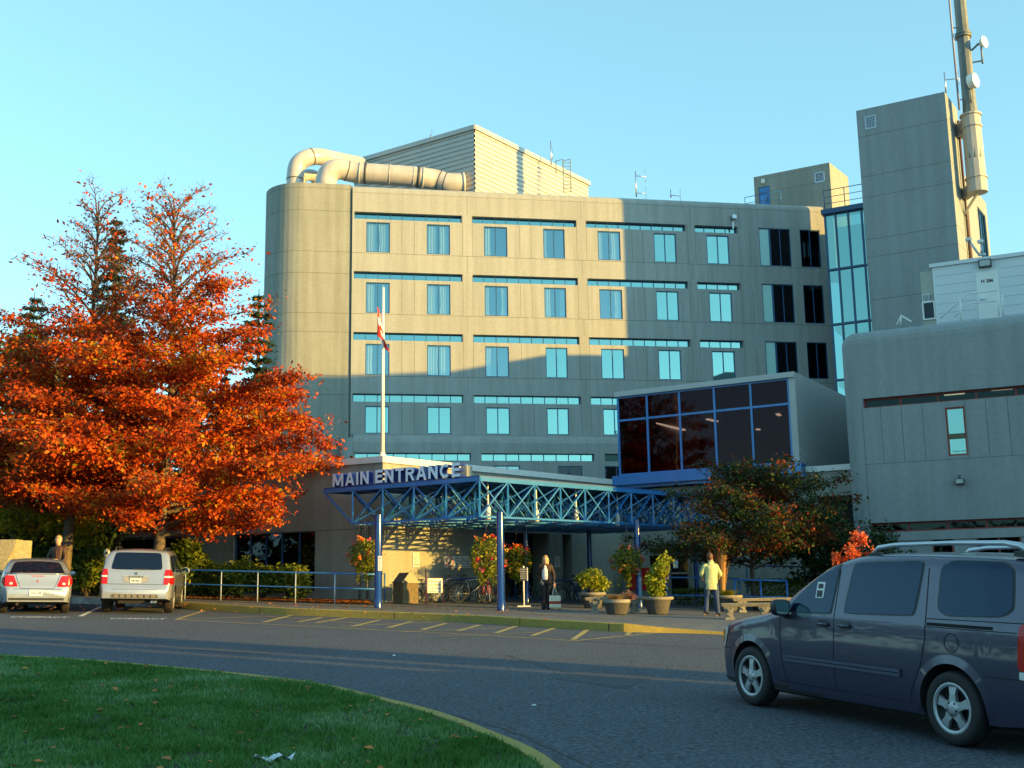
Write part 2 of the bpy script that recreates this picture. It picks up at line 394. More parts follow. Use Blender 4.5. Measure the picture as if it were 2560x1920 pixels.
# a lighter broom-finished band beside the kerb, asphalt patch behind
mb = MB(); mb.face([(x, y, G(x, y) + .194) for x, y in [(p[0] + .55, p[1] + 1.6) for p in ring[12:34]] + [(p[0] + .75, p[1] + 2.7) for p in reversed(ring[12:34])]])
struct(mb.build('pavement_band', mat('paver_band', (.12, .115, .105), .85, var=.3, vscale=3, fine=.25)))
# painted markings
def mark(p, q, wd, m=None, name='yellow_line'):
    a, b = gnd(*p), gnd(*q); d = (b - a); d.z = 0; d.normalize(); s = Vector((-d.y, d.x, 0)) * wd / 2
    return [tuple(a - s)[:2], tuple(b - s)[:2], tuple(b + s)[:2], tuple(a + s)[:2]]
mb = MB()
for p, q, wd in [((440, 1549), (1240, 1590), .10), ((1240, 1590), (1436, 1602), .10), ((1436, 1602), (1655, 1581), .09), ((440, 1549), (520, 1524), .10), ((440, 1549), (660, 1541), .09), ((660, 1541), (900, 1558), .09), ((850, 1566), (1110, 1554), .08),
                 ((1000, 1580), (1290, 1568), .06), ((1100, 1590), (1380, 1580), .05)]:
    mb.face([(x, y, G(x, y) + .004) for x, y in mark(p, q, wd)])
for p, q in [((660, 1556), (735, 1537)), ((745, 1556), (805, 1544)), ((790, 1558), (870, 1544)), ((880, 1567), (950, 1550)), ((970, 1570), (1030, 1554)), ((1055, 1575), (1115, 1559)), ((1145, 1578), (1200, 1563)), ((1240, 1583), (1290, 1566)), ((1330, 1590), (1385, 1571)), ((1432, 1600), (1476, 1570)), ((1567, 1588), (1580, 1577))]:
    mb.face([(x, y, G(x, y) + .008) for x, y in mark(p, q, .13)])
struct(mb.build('yellow_hatching', YEL))
mb = MB(); mb.face([(x, y, G(x, y) + .004) for x, y in mark((201, 1541), (256, 1515), .12)])
struct(mb.build('white_bay_line', mat('white_line', (.6, .6, .57), .8, var=.3, vscale=5)))
def text_mesh(body, size, extrude=0.0, bold=0.0, align='LEFT', sx=1.0):
    cu = bpy.data.curves.new('t', 'FONT'); cu.body = body; cu.size = size; cu.extrude = extrude; cu.offset = bold; cu.align_x = align; cu.resolution_u = 3
    o = bpy.data.objects.new('t', cu); C.objects.link(o)
    dg = bpy.context.evaluated_depsgraph_get(); dg.update()
    me = bpy.data.meshes.new_from_object(o.evaluated_get(dg)); bpy.data.objects.remove(o); bpy.data.curves.remove(cu)
    return me
def text_mb(mb, body, size, org, ex, ey, ez=None, extrude=0.0, bold=0.0, mi=0, align='LEFT', width=None, mi_side=None):
    me = text_mesh(body, size, extrude, bold, align)
    ex, ey = Vector(ex), Vector(ey); ez = Vector(ez) if ez is not None else ex.cross(ey)
    vs = [v.co.copy() for v in me.vertices]
    if width:
        x0, x1 = min(v.x for v in vs), max(v.x for v in vs); k = width / (x1 - x0)
        for v in vs: v.x = (v.x - x0) * k if align == 'LEFT' else v.x * k
    o = Vector(org); b = len(mb.v)
    mb.v += [tuple(o + ex * v.x + ey * v.y + ez * v.z) for v in vs]
    for p in me.polygons:
        mb.f.append(tuple(b + i for i in p.vertices)); mb.m.append(mi if (mi_side is None or abs(p.normal.z) > .5) else mi_side); mb.sm.append(False)
    bpy.data.meshes.remove(me)
# worn words painted on the bays
for body, (x, y), wd in [('COMPACT', (272, 1548), 1.35), ('COMPACT', (22, 1544), 1.35)]:
    a = gnd(x, y); b = gnd(x + 120, y + 1); e = (b - a).normalized(); up = Vector((-e.y, e.x, 0)); up.z = -.035 * up.x + .025 * up.y
    mb = MB(); text_mb(mb, body, .75, a + Vector((0, 0, .006)), e, up, Vector((0, 0, 1)), width=wd, bold=.02)
    struct(mb.build('bay_lettering', MATS['white_line']))
# road joints, cracks and sealed seams
mb = MB()
for P_ in ([(1480, 1668), (1640, 1690), (1560, 1722), (1380, 1695)], [(520, 1612), (700, 1622), (660, 1636), (480, 1625)]):
    mb.face([(q.x, q.y, G(q.x, q.y) + .004) for q in (gnd(*p) for p in P_)])
struct(mb.build('road_patches', mat('asphalt_patch', (.066, .079, .100), .85, var=.25, vscale=1.5, fine=.6, fscale=30, bump=.8, bscale=70)))
mb = MB()
for P, wd in [([(1265, 1638), (1320, 1655), (1400, 1677), (1480, 1692)], .05), ([(1420, 1601), (1600, 1612), (1900, 1628)], .05), ([(1040, 1775), (1180, 1800), (1300, 1840), (1420, 1890), (1480, 1925)], .03), ([(100, 1607), (230, 1600), (420, 1606)], .03)]:
    Q = resample([tuple(gnd(*p))[:2] for p in P], 8); Q = [(x + random.uniform(-.03, .03), y + random.uniform(-.05, .05)) for x, y in Q]; O = offset(Q, wd)
    for i in range(len(Q) - 1): mb.face([(x, y, G(x, y) + .003) for x, y in (Q[i], Q[i + 1], O[i + 1], O[i])])
for k_ in range(iy, iend, 5):
    a, b = KC[k_], KO[k_]; e_ = (Vector(KC[k_ + 1]) - Vector(a)).normalized() * .012; o_ = (Vector(a) - Vector(b)).normalized() * .004
    P4 = [Vector(a) + o_ - e_, Vector(a) + o_ + e_]; mb.face([(P4[0].x, P4[0].y, G(*P4[0])), (P4[1].x, P4[1].y, G(*P4[1])), (P4[1].x, P4[1].y, G(*P4[1]) + .185), (P4[0].x, P4[0].y, G(*P4[0]) + .185)])
struct(mb.build('road_cracks', mat('tar_seal', (.02, .02, .022), .7)))

# ============================================================ HOSPITAL MAIN BLOCK
WF = Wall((-10.68, 74.25), 9.84)
HB = thing('hospital_block', 'long five-storey concrete block with strips of blue-framed windows, half in sun', 'building', (-10.68, 74.25, 0), world=True)
ZP = 29.0
zr = lambda px, py, W=WF, d=0: W.uz(px, py, d)[1]
ur = lambda px, py=600, W=WF, d=0: W.uz(px, py, d)[0]
strip_z = [(zr(1150, 556.5), zr(1150, 539)), (zr(1150, 704), zr(1150, 685.6)), (zr(1150, 855), zr(1150, 835.4)), (zr(1150, 1007), zr(1150, 986.8))]
win_z = [(zr(1240, 641), zr(1240, 567)), (zr(1240, 790), zr(1240, 715)), (zr(1240, 942.4), zr(1240, 866)), (zr(1240, 1086), zr(1240, 1018.6))]
strips = [(ur(886, 545), ur(1154.5, 545), 9), (ur(1179.7, 550), ur(1440.6, 560), 9), (ur(1464, 560), ur(1714, 570), 9), (ur(1737, 575), ur(1844, 580), 4)]
wins = [(ur(a), ur(b)) for a, b in [(915.7, 974.7), (1067, 1125), (1210, 1268), (1358, 1411.5), (1494.3, 1550.6), (1634.5, 1690), (1766, 1822)]]
bigs = [(ur(1897.8, 600), ur(1976, 600)), (ur(2000, 600), ur(2050, 600))]
big_z = [(zr(1903, 664), zr(1898, 569.5)), (zr(1912, 805.6), zr(1905, 709)), (zr(1920, 945), zr(1915, 853)), (zr(1920, 1085), zr(1915, 1000))]
UEND = ur(2061, 560); ZL = zr(1100, 1088)
holes = []
for k in range(4):
    for a, b, _ in strips: holes.append((a, b, *strip_z[k], .55))
    for a, b in wins: holes.append((a, b, *win_z[k], .6))
    for a, b in bigs: holes.append((a, b, *big_z[k], .6))
mb = MB(); PR = .45
WF.sheet(mb, 0, UEND, ZL - .5, ZP - PR, holes, 0, back=2)
for k in range(5):                                     # rounded parapet edge
    t0, t1 = k / 5 * math.pi / 2, (k + 1) / 5 * math.pi / 2
    f = lambda t: (ZP - PR + PR * math.sin(t), PR - PR * math.cos(t))
    (z0, d0), (z1, d1) = f(t0), f(t1)
    mb.face([WF.pt(0, z0, d0), WF.pt(UEND, z0, d0), WF.pt(UEND, z1, d1), WF.pt(0, z1, d1)], 0, True)
WF.box(mb, 0, UEND, ZP - 1.2, ZP, PR, .9)              # parapet back
WF.box(mb, 0, UEND, ZP - 1.3, ZP - 1.0, .9, 16)        # roof deck
mb.face([WF.pt(UEND, 0), WF.pt(UEND, 0, 16), WF.pt(UEND, ZP - PR, 16), WF.pt(UEND, ZP - PR, 0)]); mb.face([WF.pt(0, 0), WF.pt(0, ZP - PR), WF.pt(0, ZP - PR, 16), WF.pt(0, 0, 16)])
mb.face([WF.pt(0, 0, 16), WF.pt(0, ZP, 16), WF.pt(UEND, ZP, 16), WF.pt(UEND, 0, 16)])
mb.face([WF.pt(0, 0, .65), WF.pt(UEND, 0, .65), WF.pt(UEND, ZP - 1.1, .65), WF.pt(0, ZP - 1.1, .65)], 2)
# joints between cast panels
for k in range(4):
    zb = win_z[k][0] - .07; zt = strip_z[k][0] - .03
    jline(WF, mb, 0, zb, UEND, zb, .03)
    for px in (1005, 1036, 1156.5, 1181, 1299, 1327.5, 1442, 1466, 1580, 1606.6, 1719, 1738, 1847, 1875.6): jline(WF, mb, ur(px), zb, ur(px), strip_z[k][1] if px in (1156.5, 1181, 1442, 1466, 1719, 1738, 1847) else zt, .022)
    for a, b in wins: jline(WF, mb, (a + b) / 2, win_z[k][1], (a + b) / 2, zt, .02); 
    if k: 
        for px in (1168, 1454, 1728): jline(WF, mb, ur(px), strip_z[k][1] + .1, ur(px), win_z[k - 1][0] - .07, .02)
for px in (1168, 1454, 1728, 1850): jline(WF, mb, ur(px), strip_z[0][1], ur(px), ZP - PR, .02)
jline(WF, mb, 0, ZP - PR - .1, UEND, ZP - PR - .1, .02)
# lower two storeys stand proud, with a sloping shoulder
DL = -1.2; ul0 = ur(852, 1110, d=DL); ul1 = UEND + 1.2
z_sh0 = ZL; z_sh1 = zr(1100, 1106, d=DL)
s5 = [(ur(885.5, 1140, d=DL), ur(1177.5, 1140, d=DL), 9), (ur(1203.6, 1140, d=DL), ur(1486, 1140, d=DL), 9), (ur(1512, 1140, d=DL), ur(1790, 1140, d=DL), 9)]
s5z = (zr(1150, 1152, d=DL), zr(1150, 1132.6, d=DL)); w6 = [(ur(a, 1180, d=DL), ur(b, 1180, d=DL)) for a, b in ((1237, 1300), (1395, 1456), (1512, 1572))]; w6z = (zr(1260, 1225, d=DL), zr(1260, 1164, d=DL))
class Sub(Wall):
    def __init__(s, W, d): s.p = W.p + W.n * d; s.e = W.e; s.n = W.n
WLW = Sub(WF, DL)
h2 = [(a, b, *s5z, .55) for a, b, _ in s5] + [(a, b, *w6z, .6) for a, b in w6]
WLW.sheet(mb, ul0 + .8, ul1, 0, z_sh1, h2, 0, back=2)
for k in range(4):
    f = lambda t: (z_sh1 + (z_sh0 - z_sh1) * math.sin(t * math.pi / 2), -DL * (1 - math.cos(t * math.pi / 2)))
    (z0, d0), (z1, d1) = f(k / 4), f((k + 1) / 4)
    mb.face([WLW.pt(ul0 + .8, z0, d0), WLW.pt(ul1, z0, d0), WLW.pt(ul1, z1, d1), WLW.pt(ul0 + .8, z1, d1)], 0, True)
for k in range(6):                                      # its rounded left end
    g = lambda t: (ul0 + .8 - .8 * math.sin(t * math.pi / 2), .8 - .8 * math.cos(t * math.pi / 2))
    (u0, d0), (u1, d1) = g(k / 6), g((k + 1) / 6)
    mb.face([WLW.pt(u1, 0, d1), WLW.pt(u0, 0, d0), WLW.pt(u0, z_sh1 + .3, d0), WLW.pt(u1, z_sh1 + .3, d1)], 0, True)
mb.face([WLW.pt(ul0 + .8, z_sh1 + .3, 0), WLW.pt(ul0 + .8, z_sh1 + .3, 3), WLW.pt(ul0, z_sh1 + .3, 3), WLW.pt(ul0, z_sh1 + .3, .8)])
mb.face([WLW.pt(ul1, 0, 0), WLW.pt(ul1, 0, 2), WLW.pt(ul1, z_sh1, 2), WLW.pt(ul1, z_sh1, 0)])
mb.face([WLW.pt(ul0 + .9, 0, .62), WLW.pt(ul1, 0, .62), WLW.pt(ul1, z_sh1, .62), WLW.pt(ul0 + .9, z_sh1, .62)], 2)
jline(WLW, mb, ul0 + .8, 0, ul0 + .8, z_sh1, .03)
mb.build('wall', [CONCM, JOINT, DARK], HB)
curt = {(0, 0): [(.02, .47), (.53, .98)], (0, 1): [(.02, .46), (.54, .98)], (0, 2): [(.03, .3)], (0, 3): [(.03, .2)], (0, 4): [(.02, .22), (.6, .98)],
        (1, 0): [(.02, .38), (.7, .98)], (1, 1): [(.02, .45), (.52, .98)], (1, 2): [(.02, .2), (.7, .95)], (1, 3): [(.02, .3), (.75, .98)], (1, 4): [(.7, .98)],
        (2, 0): [(.02, .3)], (2, 1): [(.02, .48), (.53, .98)], (2, 2): [(.02, .25)], (2, 3): [(.7, .98)], (2, 5): [(.02, .3)], (3, 1): [(.6, .98)], (0, 6): [(.02, .3)], (1, 5): [(.7, .98)]}
for k in range(4):
    for i, (a, b, nn) in enumerate(strips): window(WF, HB, (a, b, *strip_z[k]), nn, dep=.38, fw=.045, name='strip_window', pane=GLASSB)
    for i, (a, b) in enumerate(wins): window(WF, HB, (a, b, *win_z[k]), 2, dep=.12, fw=.06, curtain=curt.get((k, i)), pane=GLASS if (i < 5 and k < 2) or (i < 3 and k == 2) else GLASSB)  # sunlit cells get duller panes, shaded ones brighter: light put into the glass colour
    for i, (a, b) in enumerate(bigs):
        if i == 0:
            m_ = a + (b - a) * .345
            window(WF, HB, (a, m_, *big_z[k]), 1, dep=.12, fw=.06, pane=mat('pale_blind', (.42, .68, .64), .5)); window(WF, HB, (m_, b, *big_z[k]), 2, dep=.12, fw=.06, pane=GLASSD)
        else: window(WF, HB, (a, b, *big_z[k]), 2, dep=.12, fw=.06, pane=GLASSD)
for a, b, nn in s5: window(WLW, HB, (a, b, *s5z), nn, dep=.38, fw=.05, name='strip_window', pane=GLASSB)
for i, (a, b) in enumerate(w6): window(WLW, HB, (a, b, *w6z), 2, dep=.12, fw=.06, pane=GLASS if i == 0 else GLASSD)
mb = MB(); u_, z_ = WF.uz(1831, 543)
WF.box(mb, u_ - .16, u_ + .16, z_ - .22, z_ + .06, -.42, 0); WF.box(mb, u_ - .05, u_ + .05, z_ - .9, z_ - .22, -.06, 0)
mb.build('vent_hood', SILVER, HB)

# round-ended stair tower at the left end
ST = thing('stair_tower', 'blank concrete stair tower with a rounded left end, joined to the long block', 'building', (-13.5, 75, 0), world=True)
mb = MB(); RT = 2.7; UF = -3.2
path = [WF.pt(-.12, 0, .12), WF.pt(UF, 0, .12)]
for k in range(1, 13):
    t = k / 12 * math.pi / 2; path.append(WF.pt(UF - RT * math.sin(t), 0, .12 + RT - RT * math.cos(t)))
path.append(WF.pt(UF - RT, 0, 12)); ZT = zr(732, 453.5)
zj = [zr(800, y, d=.12) for y in (986, 939, 829, 782, 682, 628, 526, 470)]
lev = [0]
for z in sorted(zj): lev += [z - .02, z + .02]
lev += [ZT]
for i in range(len(path) - 1):
    for j in range(len(lev) - 1):
        p, q = path[i], path[i + 1]
        mb.face([(q.x, q.y, lev[j]), (p.x, p.y, lev[j]), (p.x, p.y, lev[j + 1]), (q.x, q.y, lev[j + 1])], 1 if j % 2 else 0, True)
mb.face([(p.x, p.y, ZT) for p in path] + [tuple(WF.pt(-.12, ZT, 12))])
WF.box(mb, -.13, -.02, 0, ZT - .1, .11, .6, 1)
mb.build('wall', [CONC3, JOINT], ST)

# ------------------------------------------------------------ penthouse, ribbed metal
PH = thing('rooftop_penthouse', 'plant room clad in cream ribbed metal on the roof of the long block', 'penthouse', (0, 78, ZP), world=True)
pc = aty(1186, 315, 78.2); ztop = pc.z
pl = atz(886, 402.5, ztop); pr_ = atz(1469, 455, ztop)
mb = MB(); CREAM = mat('ribbed_cream_metal', (.46, .44, .41), .45, var=.1, vscale=.4, metal=.15)
def ribbed(mb, A, B, z0, z1, pitch, dep):
    A, B = Vector((A.x, A.y, 0)), Vector((B.x, B.y, 0)); e = (B - A).normalized(); nrm = Vector((e.y, -e.x, 0))
    z = z0; prof = []
    while z < z1 - .3:
        for f, d in ((0, 0), (.12, 1), (.5, 1), (.62, 0)): prof.append((z + f * pitch, d * dep))
        z += pitch
    prof.append((z1 - .3, 0))
    for i in range(len(prof) - 1):
        (a, d0), (b, d1) = prof[i], prof[i + 1]
        mb.face([A + nrm * d0 + Vector((0, 0, a)), B + nrm * d0 + Vector((0, 0, a)), B + nrm * d1 + Vector((0, 0, b)), A + nrm * d1 + Vector((0, 0, b))])
ribbed(mb, pl, pc, 27.8, ztop, .36, .07); ribbed(mb, pc, pr_, 27.8, ztop, .36, .07)
e2 = (pr_ - pc); bk = pl + e2
mb.face([(pr_.x, pr_.y, 27.8), (bk.x, bk.y, 27.8), (bk.x, bk.y, ztop), (pr_.x, pr_.y, ztop)]); mb.face([(pl.x, pl.y, 27.8), (pl.x, pl.y, ztop), (bk.x, bk.y, ztop), (bk.x, bk.y, 27.8)])
mb.build('wall', CREAM, PH)
mb = MB(); cc = (pl + pr_) / 2
def fas(A, B):
    e = (B - A).normalized(); nrm = Vector((e.y, -e.x, 0)); mb.box((A + B) / 2 + Vector((0, 0, -.14)) + nrm * .06, ((B - A).length + .24, .3, .34), Matrix((e, -nrm, (0, 0, 1))).transposed())
fas(pl, pc); fas(pc, pr_); mb.face([tuple(p + Vector((0, 0, .02))) for p in (pl, pc, pr_, bk)])
mb.build('roof', CREAM, PH)

# ------------------------------------------------------------ big roof ducts
DUCT = mat('duct_paint', (.52, .48, .45), .32, var=.14, vscale=1.2, stain=.10, coat=.2)
def duct(name, label, pts, r, rings, sub=6, wrap=None):
    t = thing(name, label, 'duct', tuple(pts[0]), world=True, group='white ventilation ducts on the roof')
    P = resample([tuple(p) for p in pts], sub) if sub > 1 else pts
    mb = MB(); mb.tube([Vector(p) for p in P], r, 24); o = mb.build('pipe', DUCT, t)
    for f, wd, k, mm in rings:
        i = min(len(P) - 2, int(f * (len(P) - 1))); a = Vector(P[i]); b = Vector(P[i + 1]); fr = f * (len(P) - 1) - i
        c = a + (b - a) * fr; d = (b - a).normalized()
        q = MB(); q.tube([c - d * wd / 2, c + d * wd / 2], r * k, 24); q.build('joint_ring', mm, t)
    return t
def resample3(P, n):
    P = [Vector(p) for p in P]; out = []
    for i in range(len(P) - 1):
        p0, p1, p2, p3 = P[max(i - 1, 0)], P[i], P[i + 1], P[min(i + 2, len(P) - 1)]
        for k in range(n):
            t = k / n; out.append(.5 * ((2 * p1) + (p2 - p0) * t + (2 * p0 - 5 * p1 + 4 * p2 - p3) * t * t + (3 * p1 - p0 - 3 * p2 + p3) * t ** 3))
    out.append(P[-1]); return out
resample = (lambda f: lambda P, n: f(P, n) if len(P[0]) == 2 else resample3(P, n))(resample)
YD = 77.3; Q = lambda px, py, y=YD: tuple(aty(px, py, y))
RB = mat('ring_rubber', (.06, .06, .065), .6)
duct('roof_duct', 'long horizontal cream duct with a wide elbow at its left end, on the roof edge', [Q(818, 475), Q(815, 452), Q(826, 430), Q(850, 423, 77.5), Q(880, 430, 77.8), Q(920, 434, 77.9), Q(1010, 440, 78.1), Q(1060, 445, 78.3), Q(1090, 450, 78.6), Q(1120, 458, 78.6), Q(1160, 458, 78.8)], .75,
     [(.36, .07, 1.02, RB), (.46, .1, 1.05, DUCT), (.49, .16, 1.02, RB), (.56, .06, 1.03, DUCT), (.64, .06, 1.03, DUCT), (.665, .2, 1.02, RB), (.69, .14, 1.05, DUCT), (.83, .06, 1.02, RB), (.88, .06, 1.02, RB), (.99, .2, 1.06, DUCT)])
duct('roof_duct', 'cream duct bent over like a cane behind the long duct', [Q(738, 470, 78.2), Q(738, 440, 78.2), Q(745, 410, 78.2), Q(770, 394, 78.4), Q(800, 392, 79), Q(840, 400, 80.5), Q(900, 412, 83)], .62,
     [(.12, .07, 1.03, RB), (.55, .07, 1.03, RB)])
duct('roof_duct', 'small cream duct elbow standing low behind the bent-over duct', [Q(748, 470, 80.5), Q(750, 448, 80.5), Q(768, 438, 81), Q(790, 444, 81.6), Q(792, 470, 81.8)], .45, [(.3, .06, 1.03, RB)])

# ------------------------------------------------------------ rooftop stair box
RX = thing('rooftop_stair_box', 'small concrete stair head with a blue door at the right end of the roof', 'stair head', (20, 84, ZP), world=True)
a3 = atz(1884, 443, 31.3); b3 = atz(2073, 406, 31.3); c3 = atz(2120, 443, 31.3)
f3 = 83.0 / b3.y; z3 = 1.4 + (31.3 - 1.4) * f3
a3, b3, c3 = (Vector((p.x * f3, p.y * f3, z3)) for p in (a3, b3, c3))
W3 = Wall(a3, math.degrees(math.atan2(b3.y - a3.y, b3.x - a3.x)))
L3 = (b3 - a3).length; mb = MB()
du, dz = W3.uz(1896, 469); du1, dz0 = W3.uz(1926, 505); vu, vz = W3.uz(2039, 435); vu1, vz0 = W3.uz(2060, 452)
W3.sheet(mb, 0, L3, 25, z3, [(du, du1, dz - 2.1, dz, .15), (vu, vu1, vz0, vz, .2)], 0, back=2)
mb.face([(b3.x, b3.y, 25), (c3.x, c3.y, 25), (c3.x, c3.y, z3), (b3.x, b3.y, z3)])
d3 = c3 + a3 - b3
mb.face([(c3.x, c3.y, 25), (d3.x, d3.y, 25), (d3.x, d3.y, z3), (c3.x, c3.y, z3)]); mb.face([(a3.x, a3.y, 25), (a3.x, a3.y, z3), (d3.x, d3.y, z3), (d3.x, d3.y, 25)])
mb.face([tuple(p) for p in (a3, b3, c3, d3)]); jline(W3, mb, 0, dz - .5, L3, dz - .5, .03); jline(W3, mb, 0, z3 - .25, L3, z3 - .25, .02)
mb.build('wall', [CONC2, JOINT, DARK], RX)
mb = MB(); W3.box(mb, du + .03, du1 - .03, dz - 2.08, dz - .03, .05, .1); dd = mb.build('door', BLUE, RX)
mb = MB(); W3.box(mb, du1 - .25, du1 - .2, dz - 1.3, dz - .9, -.02, .05); mb.build('handle', RB, dd)
mb = MB(); W3.box(mb, vu - .05, vu1 + .05, vz, vz + .08, -.05, .1); W3.box(mb, vu - .05, vu1 + .05, vz0 - .08, vz0, -.05, .1); W3.box(mb, vu - .08, vu, vz0, vz, -.05, .1); W3.box(mb, vu1, vu1 + .08, vz0, vz, -.05, .1)
for i in range(6): z = vz0 + (vz - vz0) * (i + .5) / 6; W3.box(mb, vu, vu1, z - .02, z + .03, .03, .08)
mb.build('vent_grille', SILVER, RX)
mb = MB(); W3.box(mb, du + .3, du + .55, dz + .25, dz + .6, -.15, 0); mb.build('wall_lamp', WHITE, RX)
def railing(name, label, pts, h, m, wd=.05, mids=(.5,), post_every=None, group=None, posts=None, base=None, pw=None):
    t = thing(name, label, 'railing', tuple(pts[0]), world=True, group=group)
    up = Vector((0, 0, 1)); P = [Vector(p) for p in pts]
    mb = MB(); mb.tube([p + up * h for p in P], wd / 2, 8); mb.build('top_rail', m, t)
    for f in mids: mb = MB(); mb.tube([p + up * h * f for p in P], wd / 2 * .8, 8); mb.build('mid_rail', m, t)
    L = [0]
    for i in range(len(P) - 1): L.append(L[-1] + (P[i + 1] - P[i]).length)
    nn = max(1, round(L[-1] / (post_every or 1.5)))
    for k in range(nn + 1):
        s = L[-1] * k / nn; i = min(max(j for j in range(len(L)) if L[j] <= s + 1e-6), len(P) - 2)
        p = P[i] + (P[i + 1] - P[i]) * ((s - L[i]) / (L[i + 1] - L[i]))
        mb = MB(); mb.tube([p, p + up * (h + .001)], (pw or wd) / 2, 8); mb.build('post', posts or m, t)
    return t
r0 = W3.pt(-.4, 0, -1.3); r1 = W3.pt(du1 + 1.2, 0, -1.3); zz = zr(1885, 500)
railing('roof_railing', 'blue handrail in front of the blue rooftop door', [(r0.x, r0.y, z3 - 3.0), (r1.x, r1.y, z3 - 3.0)], 1.0, BLUE, .06)

# ------------------------------------------------------------ glass stair link
CW = thing('glass_stair_link', 'tall glazed stairwell with blue mullions beside the concrete tower', 'curtain wall', (22.5, 79, 0), world=True)
c0 = atz(2062, 538, 28.0); c1 = atz(2159.5, 521.5, 28.0); k4 = 78.0 / c0.y; zc = 1.4 + 26.6 * k4
c0, c1 = Vector((c0.x * k4, c0.y * k4, zc)), Vector((c1.x * k4, c1.y * k4, zc))
WC = Wall(c0, math.degrees(math.atan2(c1.y - c0.y, c1.x - c0.x))); LCW = (c1 - c0).length + 3
mb = MB()
uu = [WC.uz(px, 620)[0] for px in (2068, 2094, 2126, 2160)]; uu[0] = 0; uu.append(uu[-1] + (uu[-1] - uu[-2])); uu.append(LCW)
zl = [zc, zr(2100, 672, WC), zr(2100, 810, WC), zr(2100, 950, WC), 8]
for u in uu: WC.box(mb, u - .06, u + .06, 8, zc, -.1, .1)
for z in zl: WC.box(mb, 0, LCW, z - .07, z + .07, -.12, .12)
WC.box(mb, -.2, LCW, zc, zc + .35, -.3, 1.0)
mb.build('mullions', BLUED, CW)
for i in range(len(uu) - 1):
    for j in range(len(zl) - 1):
        q = MB(); q.face([WC.pt(uu[i], zl[j + 1], .02), WC.pt(uu[i + 1], zl[j + 1], .02), WC.pt(uu[i + 1], zl[j], .02), WC.pt(uu[i], zl[j], .02)]); q.build('pane', GLASSB, CW)
mb = MB()                                            # floors and the pale wall seen through the glass
WC.box(mb, .1, LCW, 8, zc - .1, 3.0, 3.2, 1)
for z in zl[1:-1]: WC.box(mb, .1, LCW, z - .4, z, .3, 3.0, 0)
for z in zl[1:-1]: WC.box(mb, uu[2] + .25, uu[3] - .2, z + .2, z + 2.9, .35, .4, 0)
mb.build('stair_interior', [WHITE, mat('teal_interior', (.12, .25, .26), .8)], CW)
c5 = WC.pt(0, 0, .1); c6 = WC.pt(LCW, 0, .1)
railing('roof_railing', 'blue three-bar railing on top of the glass stairwell', [(c5.x, c5.y, zc + .35), (c6.x, c6.y, zc + .35)], 1.5, BLUED, .06, mids=(.33, .66), post_every=1.6)

# ------------------------------------------------------------ concrete tower with the mast
TW = thing('concrete_tower', 'tall blank concrete lift tower with a square vent near its top', 'tower', (25, 70, 0), world=True)
zt = 32.2; t0 = atz(2140, 277.2, zt); t1 = atz(2361.5, 229.1, zt)
WT = Wall(t0, math.degrees(math.atan2(t1.y - t0.y, t1.x - t0.x))); LT = (t1 - t0).length
g0u, g0z = WT.uz(2164, 294); g1u, g1z = WT.uz(2189, 317)
mb = MB(); WT.sheet(mb, 0, LT, 0, zt, [(g0u, g1u, g1z, g0z, .2)], 0, back=2)
for y in (341.3, 442.5, 494.9, 600.5, 645.6, 753.2): z = zr(2160, y + (2160 - 2150) * 0, WT); jline(WT, mb, 0, z, LT, z, .035)
WS = Wall(t1, 56.6); Ls = 3.4
WS.sheet(mb, 0, Ls, 0, zt, [], 0)
for y in (296.2, 403, 455.2, 564.6, 610.6): z = zr(2368 if y < 300 else 2378, y, WT); jline(WS, mb, 0, z, Ls, z, .035)
q1 = WT.pt(0, 0); q2 = q1 + WS.e * 8
mb.face([(q1.x, q1.y, 0), (q1.x, q1.y, zt), (q2.x, q2.y, zt), (q2.x, q2.y, 0)])
q3 = WS.pt(Ls, 0); q4 = q3 + (q1 - WT.pt(LT, 0)); mb.face([(q3.x, q3.y, 0), (q4.x, q4.y, 0), (q4.x, q4.y, zt), (q3.x, q3.y, zt)])
mb.face([tuple(WT.pt(0, zt)), tuple(WT.pt(LT, zt)), tuple(WS.pt(Ls, zt)), (q4.x, q4.y, zt)])
# lower golden wing of the tower
zlw = zr(2463, 505, WS); uA, _ = WS.uz(2445, 600); uB, _ = WS.uz(2470, 560)
wz1 = zr(2450, 525, WS)
u2, _ = WS.uz(2447, 560); u3, _ = WS.uz(2465, 560)
WS.sheet(mb, Ls, uB, 0, zlw, [(u2, u3, 12, zr(2455, 530, WS), .3)], 0, back=2)
q5 = WS.pt(uB, 0); q6 = q5 + (q1 - WT.pt(LT, 0)) * .7
mb.face([(q5.x, q5.y, 0), (q6.x, q6.y, 0), (q6.x, q6.y, zlw), (q5.x, q5.y, zlw)]); mb.face([tuple(WS.pt(Ls, zlw)), tuple(WS.pt(uB, zlw)), (q6.x, q6.y, zlw)])
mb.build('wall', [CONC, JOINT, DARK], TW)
window(WS, TW, (u2, u3, 12, zr(2455, 530, WS)), 3, dep=.12, name='window')
mb = MB()
WT.box(mb, g0u - .06, g1u + .06, g0z, g0z + .06, -.03, .05); WT.box(mb, g0u - .06, g1u + .06, g1z - .06, g1z, -.03, .05); WT.box(mb, g0u - .06, g0u, g1z, g0z, -.03, .05); WT.box(mb, g1u, g1u + .06, g1z, g0z, -.03, .05)
for i in range(6):
    z = g1z + (g0z - g1z) * (i + .5) / 6; WT.box(mb, g0u, g1u, z - .015, z + .015, .0, .03)
    u = g0u + (g1u - g0u) * (i + .5) / 6; WT.box(mb, u - .015, u + .015, g1z, g0z, .005, .025)
mb.build('vent_grille', SILVER, TW)
